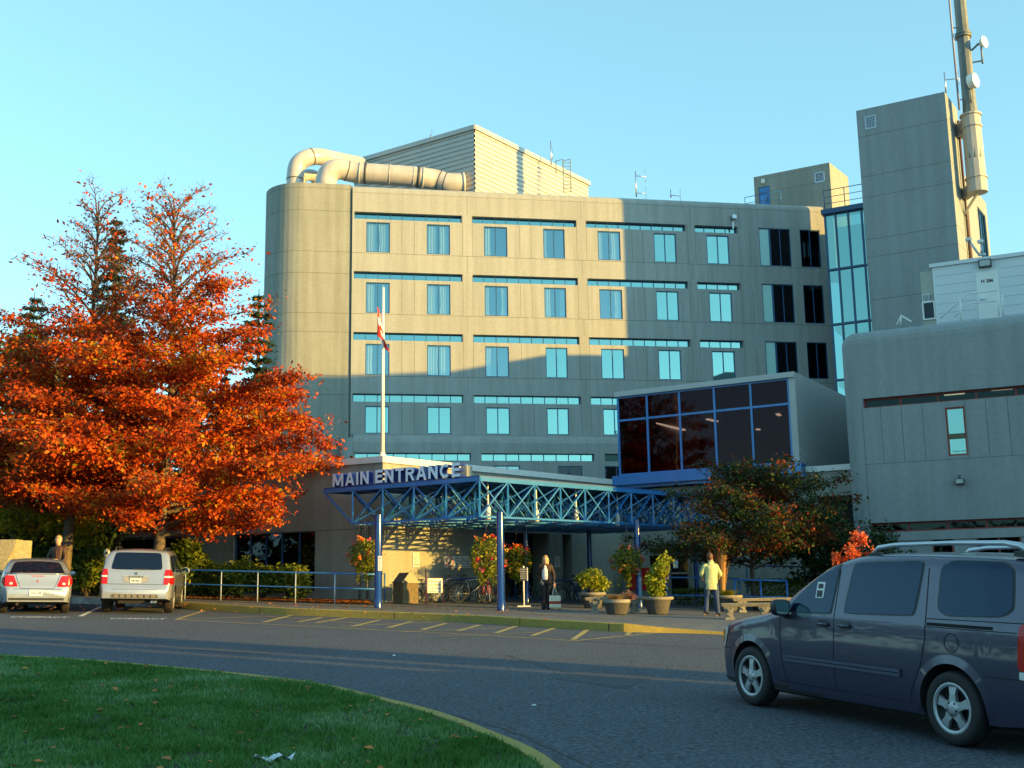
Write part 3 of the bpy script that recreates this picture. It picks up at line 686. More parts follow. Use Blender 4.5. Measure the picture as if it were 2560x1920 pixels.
# the mast
MS = aty(2444, 480, 68.6); mx_, my_ = MS.x, MS.y
MA = thing('antenna_mast', 'very tall tapered grey mast with a wide collared casing bolted to the concrete tower', 'antenna mast', (mx_, my_, MS.z), world=True)
GALV = mat('galvanised_steel', (.22, .245, .235), .6, metal=.2, var=.35, vscale=1.2, stain=.3); CAS = mat('casing_paint', (.38, .37, .34), .55, var=.12)
zz = lambda py: aty(2440, py, my_).z
mb = MB(); mb.lathe([(.60, zz(400)), (.42, zz(250)), (.40, zz(85)), (.33, zz(-200))], (mx_, my_, 0), 10, smooth=False)
mb.build('pole', GALV, MA)
mb = MB(); mb.lathe([(.0, zz(482)), (.62, zz(482)), (.62, zz(448)), (.69, zz(448)), (.69, zz(445)), (.60, zz(445)), (.58, zz(322)), (.66, zz(320)), (.66, zz(317)), (.58, zz(317)), (.58, zz(292)), (.67, zz(291)), (.67, zz(287)), (.0, zz(287))], (mx_, my_, 0), 12, smooth=False)
mb.build('casing', CAS, MA)
mb = MB()
for y in (86, 92): mb.lathe([(.3, zz(y) - .07), (.52, zz(y) - .07), (.52, zz(y) + .07), (.3, zz(y) + .07)], (mx_, my_, 0), 12)
mb.build('collar', GALV, MA)
mb = MB(); mb.tube([(mx_ - .72, my_ - .1, zz(-200)), (mx_ - .72, my_ - .1, zz(275))], .07, 8)
for y in (70, 100, 250): mb.bar((mx_ - .72, my_ - .1, zz(y)), (mx_, my_, zz(y)), .06)
mb.build('cable_conduit', mat('grey_lilac', (.28, .27, .34), .5), MA)
mb = MB(); wp = WS.pt(2.9, zz(300))
mb.bar((mx_, my_, zz(305)), (wp.x, wp.y, zz(305)), .5, .9); mb.bar((mx_, my_, zz(465)), (wp.x, wp.y, zz(465)), .4, .7); mb.bar((mx_, my_, zz(482)), (wp.x - .2, wp.y - .2, zz(520)), .12)
mb.build('wall_bracket', CAS, MA)
mb = MB(); cp = WS.pt(2.6, 0, -.15)
mb.tube([(cp.x, cp.y, zz(280)), (cp.x, cp.y, zz(650))], .09, 8); cp2 = WS.pt(3.0, 0, -.12); mb.tube([(cp2.x, cp2.y, zz(500)), (cp2.x, cp2.y, zz(650))], .1, 8)
mb.build('downpipe', mat('brown_pipe', (.12, .07, .06), .6), MA)
def dish(label, px, py, r, depth, tilt, y):
    c = aty(px, py, y); t = thing('dish_antenna', label, 'dish antenna', tuple(c), world=True, group='drum dishes on the mast')
    d = Vector((math.sin(R_(tilt)), -math.cos(R_(tilt)), 0)).normalized(); ez = d; ex = Vector((0, 0, 1)).cross(ez).normalized(); ey = ez.cross(ex)
    M = Matrix((ex, ey, ez)).transposed()
    mb = MB(); mb.lathe([(.0, .03), (r * .97, 0)], c, 24, M=M); mb.build('radome', mat('dish_white', (.78, .76, .70), .4), t)
    mb = MB(); mb.lathe([(r * .98, 0), (r, -.02), (r * (.55 if depth < .3 else .98), -depth), (.05, -depth - .05)], c, 24, M=M); mb.build('shroud', MATS['dish_white'], t)
    mb = MB(); b = c - d * depth; mb.bar(b, b - d * .25, .12); mb.bar(b - d * .2, (mx_ + (.45 if px > 2450 else 0.1), my_, c.z - .3), .1); mb.tube([(b.x, b.y, b.z + .1), (b.x, b.y, b.z - 1.4)], .06, 8); mb.bar((b.x, b.y, b.z - 1.2), (mx_, my_, b.z - 1.2), .08); mb.build('bracket', GALV, t)
dish('round white dish antenna held out on an arm near the top of the mast', 2462, 104, .40, .28, 38, 68.0)
dish('white drum antenna strapped to the middle of the mast', 2440, 200, .48, .42, 42, 67.7)
def yagi(label, px, py0, py1, y, arms, d=(.8, .1)):
    a = aty(px, py0, y); b = aty(px, py1, y)
    t = thing('whip_antenna', label, 'antenna', tuple(a), world=True, group='thin antennas on the rooftops')
    mb = MB(); mb.tube([a, (a.x, a.y, b.z)], [.05, .035], 6); mb.build('pole', SILVER, t)
    mb = MB()
    for f, L in arms:
        z = a.z + (b.z - a.z) * f; mb.tube([(a.x, a.y, z), (a.x + L * d[0], a.y + L * d[1], z - .05)], .03, 6); mb.tube([(a.x + L * d[0], a.y + L * d[1], z - .5), (a.x + L * d[0], a.y + L * d[1], z + .5)], .015, 6)
    if arms: mb.build('dipole', SILVER, t)
yagi('whip antenna with a side dipole on the corner of the tall tower', 2365, 232, 180, 70, [(.62, 1.0)], (.8, -.3))
yagi('tall whip antenna with two side dipoles near the middle of the roof', 1591, 492, 428, 80, [(.82, .9), (.15, .9)])
yagi('short whip antenna with one dipole right of the taller one', 1677, 494, 474, 80, [(.3, .9)])
yagi('thin whip antenna rising behind the ribbed penthouse', 1378, 412, 352, 84, [(.45, .15)])
yagi('small finial antenna on the left face of the penthouse roof', 1077, 372, 336, 80.5, [(.9, .1)])
# roof ladder of the penthouse
LD = thing('roof_ladder', 'steel hoop ladder climbing the sunlit side of the ribbed penthouse', 'ladder', tuple(aty(1415, 470, 83.4)), world=True)
mb = MB()
for dx in (0, .55):
    p = aty(1410, 480, 83.4); q = aty(1410, 398, 83.4); mb.tube([(p.x + dx, p.y, p.z), (p.x + dx, p.y, q.z), (p.x + dx - .55, p.y + .5, q.z + .05), (p.x + dx - .55, p.y + .5, q.z - 1)], .04, 6)
mb.build('side_rails', mat('teal_steel', (.16, .24, .25), .5), LD)
mb = MB()
for i in range(9): mb.bar((p.x, p.y, p.z + i * (q.z - p.z) / 9), (p.x + .55, p.y, p.z + i * (q.z - p.z) / 9), .04)
mb.build('rungs', MATS['teal_steel'], LD)
# ============================================================ RIGHT ANNEX
AN = thing('concrete_annex', 'windowless-looking concrete annex at the right with red-framed strip windows', 'building', (13, 42, 0), world=True)
za = 10.9; A0 = atz(2094, 831.5, za); A1 = atz(2560, 779, za)
WA = Wall(A0, math.degrees(math.atan2(A1.y - A0.y, A1.x - A0.x))); LA = 13.0; RA = .7; PRA = .5
S1 = (WA.uz(2157, 1000)[0], 12.5, zr(2157, 1021, WA), zr(2157, 997, WA)); S2 = (WA.uz(2176, 1310)[0], 12.5, zr(2176, 1332, WA), zr(2176, 1308, WA))
V1 = (WA.uz(2367, 1080)[0], WA.uz(2416, 1080)[0], zr(2372, 1140, WA), zr(2366, 1019, WA))
V2 = (WA.uz(2329, 1350)[0], WA.uz(2383, 1350)[0], .9, zr(2350, 1344, WA)); V3 = (WA.uz(2440, 1345)[0], WA.uz(2553, 1345)[0], .9, zr(2500, 1339, WA))
mb = MB()
WA.sheet(mb, RA, LA, 0, za - PRA, [(*S1, .45), (*S2, .45), (*V1, .5), (*V2, .5), (*V3, .5)], 0, back=2)
for k in range(6):
    f = lambda t: (RA - RA * math.sin(t), RA - RA * math.cos(t)); (u0, d0), (u1, d1) = f(k / 6 * math.pi / 2), f((k + 1) / 6 * math.pi / 2)
    mb.face([WA.pt(u1, 0, d1), WA.pt(u0, 0, d0), WA.pt(u0, za - PRA, d0), WA.pt(u1, za - PRA, d1)], 0, True)
    for j in range(5):
        g = lambda t: (za - PRA + PRA * math.sin(t), PRA * (1 - math.cos(t))); (z0, e0), (z1, e1) = g(j / 5 * math.pi / 2), g((j + 1) / 5 * math.pi / 2)
        def sh(t, e): return WA.pt(RA - (RA - e) * math.sin(t), 0, RA - (RA - e) * math.cos(t))
        ps = [sh((k + 1) / 6 * math.pi / 2, e0), sh(k / 6 * math.pi / 2, e0), sh(k / 6 * math.pi / 2, e1), sh((k + 1) / 6 * math.pi / 2, e1)]
        mb.face([(ps[0].x, ps[0].y, z0), (ps[1].x, ps[1].y, z0), (ps[2].x, ps[2].y, z1), (ps[3].x, ps[3].y, z1)], 0, True)
for j in range(5):
    g = lambda t: (za - PRA + PRA * math.sin(t), PRA * (1 - math.cos(t))); (z0, e0), (z1, e1) = g(j / 5 * math.pi / 2), g((j + 1) / 5 * math.pi / 2)
    mb.face([WA.pt(RA, z0, e0), WA.pt(LA, z0, e0), WA.pt(LA, z1, e1), WA.pt(RA, z1, e1)], 0, True)
mb.face([WA.pt(0, 0, RA), WA.pt(0, za - PRA, RA), WA.pt(0, za - PRA, 12), WA.pt(0, 0, 12)]); mb.face([WA.pt(PRA, za, RA), WA.pt(LA, za, PRA), WA.pt(LA, za, 12), WA.pt(0, za - .3, 12)])
mb.face([WA.pt(LA, 0), WA.pt(LA, 0, 12), WA.pt(LA, za, 12), WA.pt(LA, za, 0)]); mb.face([WA.pt(0, 0, 12), WA.pt(0, za, 12), WA.pt(LA, za, 12), WA.pt(LA, 0, 12)])
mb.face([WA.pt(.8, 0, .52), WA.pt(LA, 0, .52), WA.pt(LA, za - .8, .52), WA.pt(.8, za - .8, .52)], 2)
zu = V1[2] - .12; jline(WA, mb, RA, zu, LA, zu, .02)
for px in (2205, 2257, 2310, 2418, 2470, 2525): u = WA.uz(px, 1080)[0]; jline(WA, mb, u, zu, u, S1[2], .02)
jline(WA, mb, RA, S1[2] + .0, RA, 0, .02); u = (V1[0] + V1[1]) / 2
for px in (2226, 2278, 2329, 2383, 2440): u = WA.uz(px, 1340)[0]; jline(WA, mb, u, .5, u, S2[2] - .3, .02)
WA.box(mb, S2[0], 12.5, S2[2] - .32, S2[2], -.05, .0, 0)
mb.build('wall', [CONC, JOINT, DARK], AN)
GLR = glass('green_dark_glass', (.035, .05, .05), (.10, .12, .11), .5, wob=.1)
window(WA, AN, S1, 9, dep=.3, fw=.06, frame=REDF, pane=GLR, name='strip_window'); window(WA, AN, S2, 9, dep=.3, fw=.06, frame=REDF, pane=GLR, name='strip_window')
f_ = window(WA, AN, V1, 1, dep=.1, fw=.06, frame=REDF, pane=GLASSB, hsplit=[.40])
mb = MB(); u0, u1 = V1[0] + .07, V1[1] - .07; zc_ = V1[2] + (V1[3] - V1[2]) * .4; WA.box(mb, u0, u1, zc_ - .09, zc_ + .09, .0, .12); mb.build('transom', mat('old_wood', (.16, .15, .09), .9, var=.5, vscale=20), f_)
mb = MB(); text_mb(mb, 'THINK SAFE', .10, WA.pt(V1[0] + .12, V1[2] + .12, .075), WA.e, (0, 0, 1), width=(V1[1] - V1[0]) * .7); mb.build('window_sticker', mat('dark_print', (.06, .03, .03), .8), f_)
window(WA, AN, V2, 1, dep=.1, fw=.06, frame=REDF, pane=GLR); window(WA, AN, V3, 2, dep=.1, fw=.06, frame=REDF, pane=GLR)
LAMPW = emit('lit_tube', (1.0, .86, .62), 2.2)
mb = MB()
for px in (2386, 2505): u, z = WA.uz(px, 985 if px < 2450 else 973, .4); WA.box(mb, u - .35, u + .35, z - .03, z + .03, .34, .42)
mb.build('ceiling_light', LAMPW, AN)
def fixture(W, u, z, s, par):
    mb = MB(); W.box(mb, u - s, u + s, z - s * .65, z + s * .65, -.22, -.02); W.box(mb, u - .03, u + .03, z + s * .65, z + s * .65 + .14, -.06, 0); W.box(mb, u - .05, u + .05, z - .04, z + .04, -.02, 0); f = mb.build('floodlight', RB, par)
    q = MB(); W.box(q, u - s * .8, u + s * .8, z - s * .5, z + s * .45, -.235, -.21); q.build('lens', mat('lamp_lens', (.35, .38, .36), .2), f)
u, z = WA.uz(2400, 1204); fixture(WA, u, z, .15, AN)
# ------------------------------------------------------------ white metal plant building on the annex roof
PB = thing('metal_plant_building', 'white sheet-metal building with a numbered door on the annex roof', 'plant building', (20, 50, 10.5), world=True)
WP = Wall(atz(2329, 663, 15.4), -27); zpb = 15.4
mb = MB(); WHM = mat('white_siding', (.60, .62, .64), .5, var=.08, vscale=.5); LP_ = 14
WP.sheet(mb, 0, LP_, 10, zpb, [], 0); mb.face([WP.pt(0, 10), WP.pt(0, zpb), WP.pt(0, zpb, 9), WP.pt(0, 10, 9)]); mb.face([WP.pt(0, zpb, 0), WP.pt(LP_, zpb, 0), WP.pt(LP_, zpb, 9), WP.pt(0, zpb, 9)]); mb.face([WP.pt(0, 10, 9), WP.pt(LP_, 10, 9), WP.pt(LP_, zpb, 9), WP.pt(0, zpb, 9)]); mb.face([WP.pt(LP_, 10), WP.pt(LP_, zpb), WP.pt(LP_, zpb, 9), WP.pt(LP_, 10, 9)])
du0, dzt = WP.uz(2438, 682); du1_, _ = WP.uz(2494, 675); WP.box(mb, -.1, LP_, zpb - .12, zpb + .04, -.1, .3, 0)
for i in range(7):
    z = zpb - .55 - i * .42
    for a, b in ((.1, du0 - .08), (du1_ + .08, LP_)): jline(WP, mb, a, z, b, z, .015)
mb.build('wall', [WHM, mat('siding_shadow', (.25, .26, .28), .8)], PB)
mb = MB(); WP.box(mb, du0, du1_, dzt - 2.1, dzt, -.03, .0); dr = mb.build('door', WHITE, PB)
mb = MB(); text_mb(mb, 'H 286', .20, WP.pt((du0 + du1_) / 2, dzt - .50, -.04), WP.e, (0, 0, 1), bold=.006, align='CENTER'); mb.build('lettering', mat('dark_print', (.06, .03, .03), .8), dr)
mb = MB(); WP.box(mb, du0 + .1, du0 + .3, dzt - 1.25, dzt - 1.2, -.1, -.03); WP.box(mb, du0 + .06, du0 + .14, dzt - 1.35, dzt - 1.1, -.05, -.03); mb.build('handle', SILVER, dr)
u, z = WP.uz(2463, 660); fixture(WP, u, z, .26, PB)
# narrow lean-to with louvre and little window
mb = MB(); la, lz = WP.uz(2299, 680); lb, _ = WP.uz(2334, 700)
WP.box(mb, la, lb - .02 if lb < 0 else 0, 10, lz, .05, 2.5); mb.build('lean_to', mat('putty_panel', (.36, .36, .31), .8, var=.1), PB)
wa_ = (WP.uz(2308, 770)[0], min(WP.uz(2336, 770)[0], -.03), zr(2320, 796, WP), zr(2320, 757, WP))
mb = MB(); WP.box(mb, wa_[0] - .04, wa_[1] + .02, wa_[2] - .06, wa_[3] + .06, -.02, .05); wf = mb.build('window', WHITE, PB); mb = MB(); mb.face([WP.pt(wa_[0] + .03, wa_[2], -.03), WP.pt(wa_[1] - .03, wa_[2], -.03), WP.pt(wa_[1] - .03, wa_[3], -.03), WP.pt(wa_[0] + .03, wa_[3], -.03)]); mb.build('pane', GLASSD, wf)
mb = MB(); z0, z1 = zr(2315, 754, WP), zr(2315, 736, WP); WP.box(mb, wa_[0], wa_[1] - .12, z0, z1, -.01, .05, 0)
for i in range(6): u = wa_[0] + .04 + i * (wa_[1] - .12 - wa_[0]) / 6; WP.box(mb, u, u + .03, z0 + .03, z1 - .03, -.03, -.01, 1)
mb.build('louvre', [SILVER, RB], PB)
pz = 12.2
def wpt(px, py, d): u, z = WP.uz(px, py, d); q = WP.pt(u, z, d); return tuple(q)
t = thing('stair_railing', 'white sloping handrail at the numbered door of the metal building', 'railing', wpt(2353, 800, -1.2), world=True)
mb = MB(); mb.tube([wpt(2350, 796, -1.2), wpt(2420, 734, -1.2), wpt(2492, 726, -1.2)], .035, 8); mb.build('top_rail', WHITE, t)
mb = MB(); mb.tube([wpt(2386, 792, -1.2), wpt(2421, 759, -1.2), wpt(2492, 752, -1.2)], .03, 8); mb.build('mid_rail', WHITE, t)
for a, b in (((2400, 750), (2402, 800)), ((2494, 724), (2497, 790)), ((2506, 736), (2508, 790))): mb = MB(); mb.tube([wpt(*a, -1.2), wpt(*b, -1.2)], .04, 8); mb.build('post', WHITE, t)
t = thing('roof_cable_trestle', 'small white triangular bracket standing on the annex parapet', 'bracket', wpt(2250, 808, -4), world=True)
mb = MB(); mb.tube([wpt(2243, 812, -4), wpt(2253, 789, -4), wpt(2278, 805, -4)], .05, 6); mb.tube([wpt(2253, 789, -4), wpt(2251, 812, -4)], .04, 6); mb.build('frame', WHITE, t)
t = thing('floodlight_bracket', 'pair of small floodlights on bent arms on the roof of the metal building', 'roof light', wpt(2450, 640, .5), world=True)
mb = MB(); mb.tube([wpt(2450, 640, .5), wpt(2421, 600, .5)], .05, 6); mb.tube([wpt(2453, 640, .5), wpt(2453, 606, .5)], .04, 6); mb.tube([wpt(2448, 637, .5), wpt(2465, 636, .5)], .07, 6); mb.build('arm', SILVER, t)
for p in ((2421, 600), (2451, 605)): mb = MB(); mb.lathe([(0, -.05), (.12, -.05), (.14, .08), (0, .12)], wpt(*p, .5), 12); mb.build('lamp_head', WHITE, t)

# ============================================================ ENTRANCE WING
zw = 6.0; CW0 = atz(957, 1147, zw); PC = atz(1548, 1206, zw); PE = atz(2117, 1166, zw)
EW = thing('entrance_wing', 'low concrete entrance wing with a white roof edge under the flagpole', 'building', (CW0.x, CW0.y, 0), world=True)
LWL = 24.0; eang = -27.0; WL = Wall((CW0.x - math.cos(R_(eang)) * LWL, CW0.y - math.sin(R_(eang)) * LWL), eang)
WR = Wall(CW0, math.degrees(math.atan2(PC.y - CW0.y, PC.x - CW0.x))); LWR = (PC - CW0).length
WE = Wall(PC, math.degrees(math.atan2(PE.y - PC.y, PE.x - PC.x))); LWE = (PE - PC).length + 1.0
gW = lambda W, u: G(W.pt(u, 0).x, W.pt(u, 0).y) + .19
mb = MB()
uz = lambda W, px, py: W.uz(px, py)
zl_ = zr(900, 1322, WL)
b1 = (WL.uz(582, 1400)[0], WL.uz(787, 1400)[0], 1.5, zr(700, 1330, WL)); b2 = (WL.uz(298, 1350)[0], WL.uz(465, 1350)[0], 2.0, zr(380, 1335, WL) - .1)
b0 = (WL.uz(175, 1350)[0], WL.uz(198, 1350)[0], 1.9, b2[3])
WL.sheet(mb, 0, LWL, -.5, zw, [(*b1, .5), (*b2, .5), (*b0, .5)], 0, back=2); jline(WL, mb, 0, zl_, LWL, zl_, .03)
# recesses under the canopy
ra = (WR.uz(1262, 1400)[0], WR.uz(1375, 1400)[0]); rb = (WR.uz(1407, 1400)[0], WR.uz(1431, 1400)[0])
zh = zr(1300, 1331, WR)
WR.sheet(mb, 0, LWR, -.5, zw, [(*ra, -.5, zh, 1.8), (*rb, -.5, zh, .8)], 0, back=2); jline(WR, mb, 0, zr(980, 1320, WR), ra[0], zr(980, 1320, WR), .025); jline(WR, mb, ra[0], zh + .15, LWR, zh + .15, .02)
dA = (WE.uz(1622, 1400)[0], WE.uz(1728, 1400)[0], -.5, zr(1660, 1364, WE))
WE.sheet(mb, 0, LWE, -.5, zw, [(*dA, 1.2), (WE.uz(2050, 1320)[0], LWE, 1.2, zr(2080, 1240, WE), .5)], 0, back=2)
jline(WE, mb, 0, zr(1990, 1238, WE), LWE, zr(1990, 1238, WE), .025)
for W, L_, step in ((WL, LWL, 1.25), (WR, LWR, 1.25), (WE, LWE, 1.25)):        # form-tie holes
    for i in range(int(L_ / step)):
        for z_ in (2.0, 3.1, 4.3, 5.4):
            u_ = .5 + i * step + random.uniform(-.06, .06); zz_ = z_ + random.uniform(-.05, .05)
            if any(W is H_[0] and H_[1][0] - .1 < u_ < H_[1][1] + .1 for H_ in ((WL, b1), (WL, b2), (WR, ra), (WR, rb), (WE, dA))) and zz_ < 4.2: continue
            mb.face([W.pt(u_ + .028 * math.cos(k_ * math.pi / 4), zz_ + .028 * math.sin(k_ * math.pi / 4), -.003) for k_ in range(8)], 1)
up, _ = WR.uz(1150, 1200); uq, _ = WR.uz(1164, 1200)
WR.box(mb, up, uq, 3.8, zw, -.35, 0)
mb.face([tuple(WL.pt(0, zw - .05)), tuple(WL.pt(LWL, zw - .05)), tuple(PC - Vector((0, 0, .05))), tuple(WE.pt(LWE, zw - .05)), tuple(WE.pt(LWE, zw - .05, 14)), tuple(WL.pt(0, zw - .05, 30))])
mb.build('wall', [CONC2, JOINT, DARK], EW)
mb = MB(); COP = mat('white_coping', (.70, .68, .64), .45, var=.1)
for W, a, b in ((WL, -.1, LWL + .06), (WR, .0, LWR), (WE, 0, LWE)): W.box(mb, a, b, zw - .13, zw + .09, -.09, .35)
mb.build('coping', COP, EW)
window(WL, EW, b1, 4, dep=.18, fw=.05, pane=GLASSD, frame=BLUED, vs=[.19, .385, .58, .79]); window(WL, EW, b2, 2, dep=.18, fw=.05, pane=GLASSD); window(WL, EW, b0, 1, dep=.18, fw=.04, pane=GLASSD)
# doors
ALU = mat('door_aluminium', (.30, .29, .26), .45, metal=.5)
z0 = gW(WE, dA[0]); zd = dA[3]
mb = MB(); WE.box(mb, dA[0], dA[1], zd - .12, zd, .05, .2); zt_ = zd - .32; WE.box(mb, dA[0], dA[1], zt_ - .08, zt_, .06, .19)
for px in (1623, 1670, 1674, 1722, 1727): u, _ = WE.uz(px, 1400, .1); WE.box(mb, u - .04, u + .04, z0, zt_, .07, .18)
WE.box(mb, dA[0], dA[1], z0, z0 + .1, .07, .18); WE.box(mb, (dA[0] + dA[1]) / 2, dA[1], z0 + 1.0, z0 + 1.08, .07, .18)
mb.build('door_frame', ALU, EW)
for a, b in ((.02, .46), (.5, .95)):
    q = MB(); u0, u1 = dA[0] + (dA[1] - dA[0]) * a, dA[0] + (dA[1] - dA[0]) * b; q.face([WE.pt(u0, z0, .12), WE.pt(u1, z0, .12), WE.pt(u1, zt_, .12), WE.pt(u0, zt_, .12)]); dr = q.build('sliding_door', GLASSD, EW)
    if a > .3: q = MB(); WE.box(q, u0 + .1, u0 + .32, z0 + 1.25, z0 + 1.6, .1, .115); q.build('notice', WHITE, dr)
mb = MB(); u, _ = WR.uz(1312, 1400, .9)
for px in (1286, 1312, 1340): uu_, _ = WR.uz(px, 1400, .9); WR.box(mb, uu_ - .04, uu_ + .04, z0 - .5, zh - .5, .85, .95)
WR.box(mb, ra[0], ra[1], zh - .6, zh - .5, .85, .95); WR.box(mb, ra[0], ra[1], z0 + .0, z0 + .2, .85, .95); mb.build('porch_glazing_bars', BLUED, EW)
q = MB(); q.face([WR.pt(ra[0], z0 - .5, .92), WR.pt(ra[1], z0 - .5, .92), WR.pt(ra[1], zh, .92), WR.pt(ra[0], zh, .92)]); q.build('porch_glass', GLASSD, EW)
# lettered notices on the wing wall
def nosmoke(mb, W, u, z, r, d, mi):
    c = Vector(W.pt(u, z, d)); e, k = W.e, Vector((0, 0, 1))
    N = 20
    for i in range(N):
        a0, a1 = 2 * math.pi * i / N, 2 * math.pi * (i + 1) / N
        f = lambda a, rr: c + e * rr * math.cos(a) + k * rr * math.sin(a)
        mb.face([f(a0, r), f(a1, r), f(a1, r * .82), f(a0, r * .82)], mi)
    q = (e + k).normalized(); s = (e - k).normalized()
    mb.face([c - q * r * .85 - s * r * .07, c + q * r * .85 - s * r * .07, c + q * r * .85 + s * r * .07, c - q * r * .85 + s * r * .07], mi)
    W.box(mb, u - r * .5, u + r * .4, z - r * .12, z + r * .02, d - .001, d + .001, mi + 1)
PRT = mat('print_red', (.45, .05, .04), .7); PBK = mat('print_black', (.05, .05, .06), .7)
def sign(name, label, W, x0, y0, x1, y1, lines, d=-.03, panel=None, ns=None, cat='sign', group=None, txt=None, size=.06):
    u0, z1 = W.uz((x0 + x1) / 2 - (x1 - x0) / 2, (y0 + y1) / 2); u1, _ = W.uz(x1, (y0 + y1) / 2); _, zt_ = W.uz(x0, y0); _, zb = W.uz(x0, y1)
    t = thing(name, label, cat, tuple(W.pt(u0, zb, 0)), world=True, group=group)
    mb = MB(); W.box(mb, u0, u1, zb, zt_, d, -.004); p = mb.build('panel', panel or WHITE, t)
    q = MB()
    if ns: nosmoke(q, W, u0 + (u1 - u0) * ns[0], zb + (zt_ - zb) * ns[1], ns[2], d - .006, 0)
    q2 = MB()
    for s, fx, fz, sz, wd in lines: text_mb(q2, s, sz, W.pt(u0 + (u1 - u0) * fx, zb + (zt_ - zb) * fz, d - .006), W.e, (0, 0, 1), width=wd, bold=.002)
    if ns: q.build('symbol', [PRT, PBK], p)
    if lines: q2.build('lettering', txt or PBK, p)
    return t
sign('no_smoking_sign', 'small upright no smoking sign on the sunlit wing wall, left of the wide one', WR, 1031, 1382, 1046.5, 1417, [('NO', .25, .28, .07, .12), ('SMOKING', .12, .12, .06, .26)], ns=(.5, .68, .12), group='no smoking signs')
sign('no_smoking_sign', 'wide white no smoking notice with four lines of text on the wing wall', WR, 1111, 1390, 1197, 1419, [('No smoking is permitted', .30, .74, .09, .9), ('on hospital property or', .30, .52, .09, .85), ('within the grounds', .30, .30, .09, .7), ('Thank you for not smoking', .30, .08, .09, .95), ('THANK', .74, .4, .1, .3), ('YOU', .74, .15, .1, .2)], ns=(.13, .5, .20), group='no smoking signs')
sign('no_smoking_sign', 'small upright no smoking sign on the shaded pier right of the woman', WR, 1387, 1390, 1399, 1418, [('NO', .2, .2, .07, .14)], ns=(.5, .68, .12), group='no smoking signs')

# ============================================================ BOARDROOM
zb0 = zw + .1
BR = thing('glazed_boardroom', 'white boxy room with a big blue-framed dark glass front, set on the wing roof', 'building', (PC.x, PC.y, zb0), world=True)
Db = -.30; WB = Sub(WE, Db)
ub0 = WB.uz(1543, 1090)[0]; ub1 = WB.uz(1977, 1050)[0]; uc = WB.uz(1993, 1050)[0]; zbt = (zr(1548, 990, WB) + zr(1972, 944, WB)) / 2; zbb = (zr(1553, 1189, WB) + zr(1979, 1160, WB)) / 2
mb = MB(); BWALL = mat('boardroom_render', (.44, .45, .44), .7, var=.08, vscale=.8, bump=.2, bscale=60)
WB.box(mb, ub0 - .05, uc, zbt - .02, zbt + .2, -.08, 12); WB.box(mb, ub1, uc, zbb - .3, zbt - .02, 0, .3)
WB.box(mb, uc - .2, uc, zb0, zbt - .02, .3, 12); WB.box(mb, ub0, ub0 + .2, zb0, zbt - .02, .2, 12)
mb.build('wall', BWALL, BR)
mb = MB(); WB.box(mb, ub0 - .15, uc + .15, zbb - .42, zbb - .02, -.32, .3); WB.box(mb, ub0 - .15, uc + .15, zbb - .55, zbb - .42, -.12, .3); mb.build('sill_beam', BLUE, BR)
mb = MB(); WB.box(mb, ub0 + .2, uc - .2, zbb - .6, zbb, .3, 9, 0); WB.box(mb, ub0 + .2, uc - .2, zbt - .06, zbt - .03, .3, 9, 0); WB.box(mb, ub0 + .2, uc - .2, zbb, zbt - .06, 8.8, 9, 0); mb.build('interior', DARK, BR)
window(WB, BR, (ub0, ub1, zbb, zbt), 5, dep=.12, fw=.09, frame=BLUE, pane=glass('boardroom_glass', (.035, .022, .027), (.10, .08, .08), .55, wob=.2), vs=[.185, .38, .583, .788], hsplit=[.695])
for (ax, ay), (bx, by) in (((1636, 1058), (1711, 1075)), ((1768, 1048), (1848, 1066)), ((1893, 1073), (1950, 1088)), ((1943, 1035), (1956, 1042))):
    za_ = zbt - (.15 if ay < 1055 else .75); p = atz(ax, ay, za_); q = atz(bx, by, za_); mb = MB(); mb.bar(p, q, .16, .06)
    # keep the tubes inside the room
    mb.build('ceiling_light', LAMPW, BR)

# ============================================================ CANOPY
K = atz(1199, 1199, 4.8); TL = atz(810, 1230, 4.8); TR = atz(1780, 1245, 4.8)
zct = 4.8; zcb = 1.4 + (aty(1199, 1291, K.y).z - 1.4)
CA = thing('entrance_canopy', 'blue steel space-frame canopy over the main entrance', 'canopy', (K.x, K.y, G(K.x, K.y)), world=True)
eLv = (TL - K); nL = 5; mL = eLv.length / nL; eLv.normalize(); eRv = (TR - K); LR = eRv.length; eRv.normalize(); nR = 10; mR = LR / nR
def inside(p):          # in front of the wing's walls
    return all((p - W.p).xy.dot(W.n.xy) < -.12 for W in (WL,)) or ((p - WR.p).xy.dot(WR.n.xy) < -.15 and (p - WE.p).xy.dot(WE.n.xy) < -.15)
def node(i, j, z): p = K + eLv * (i * mL) + eRv * (j * mR); return Vector((p.x, p.y, z))
NI, NJ = 9, nR
ok = {(i, j): inside(node(i, j, 0)) for i in range(NI + 1) for j in range(NJ + 1)}
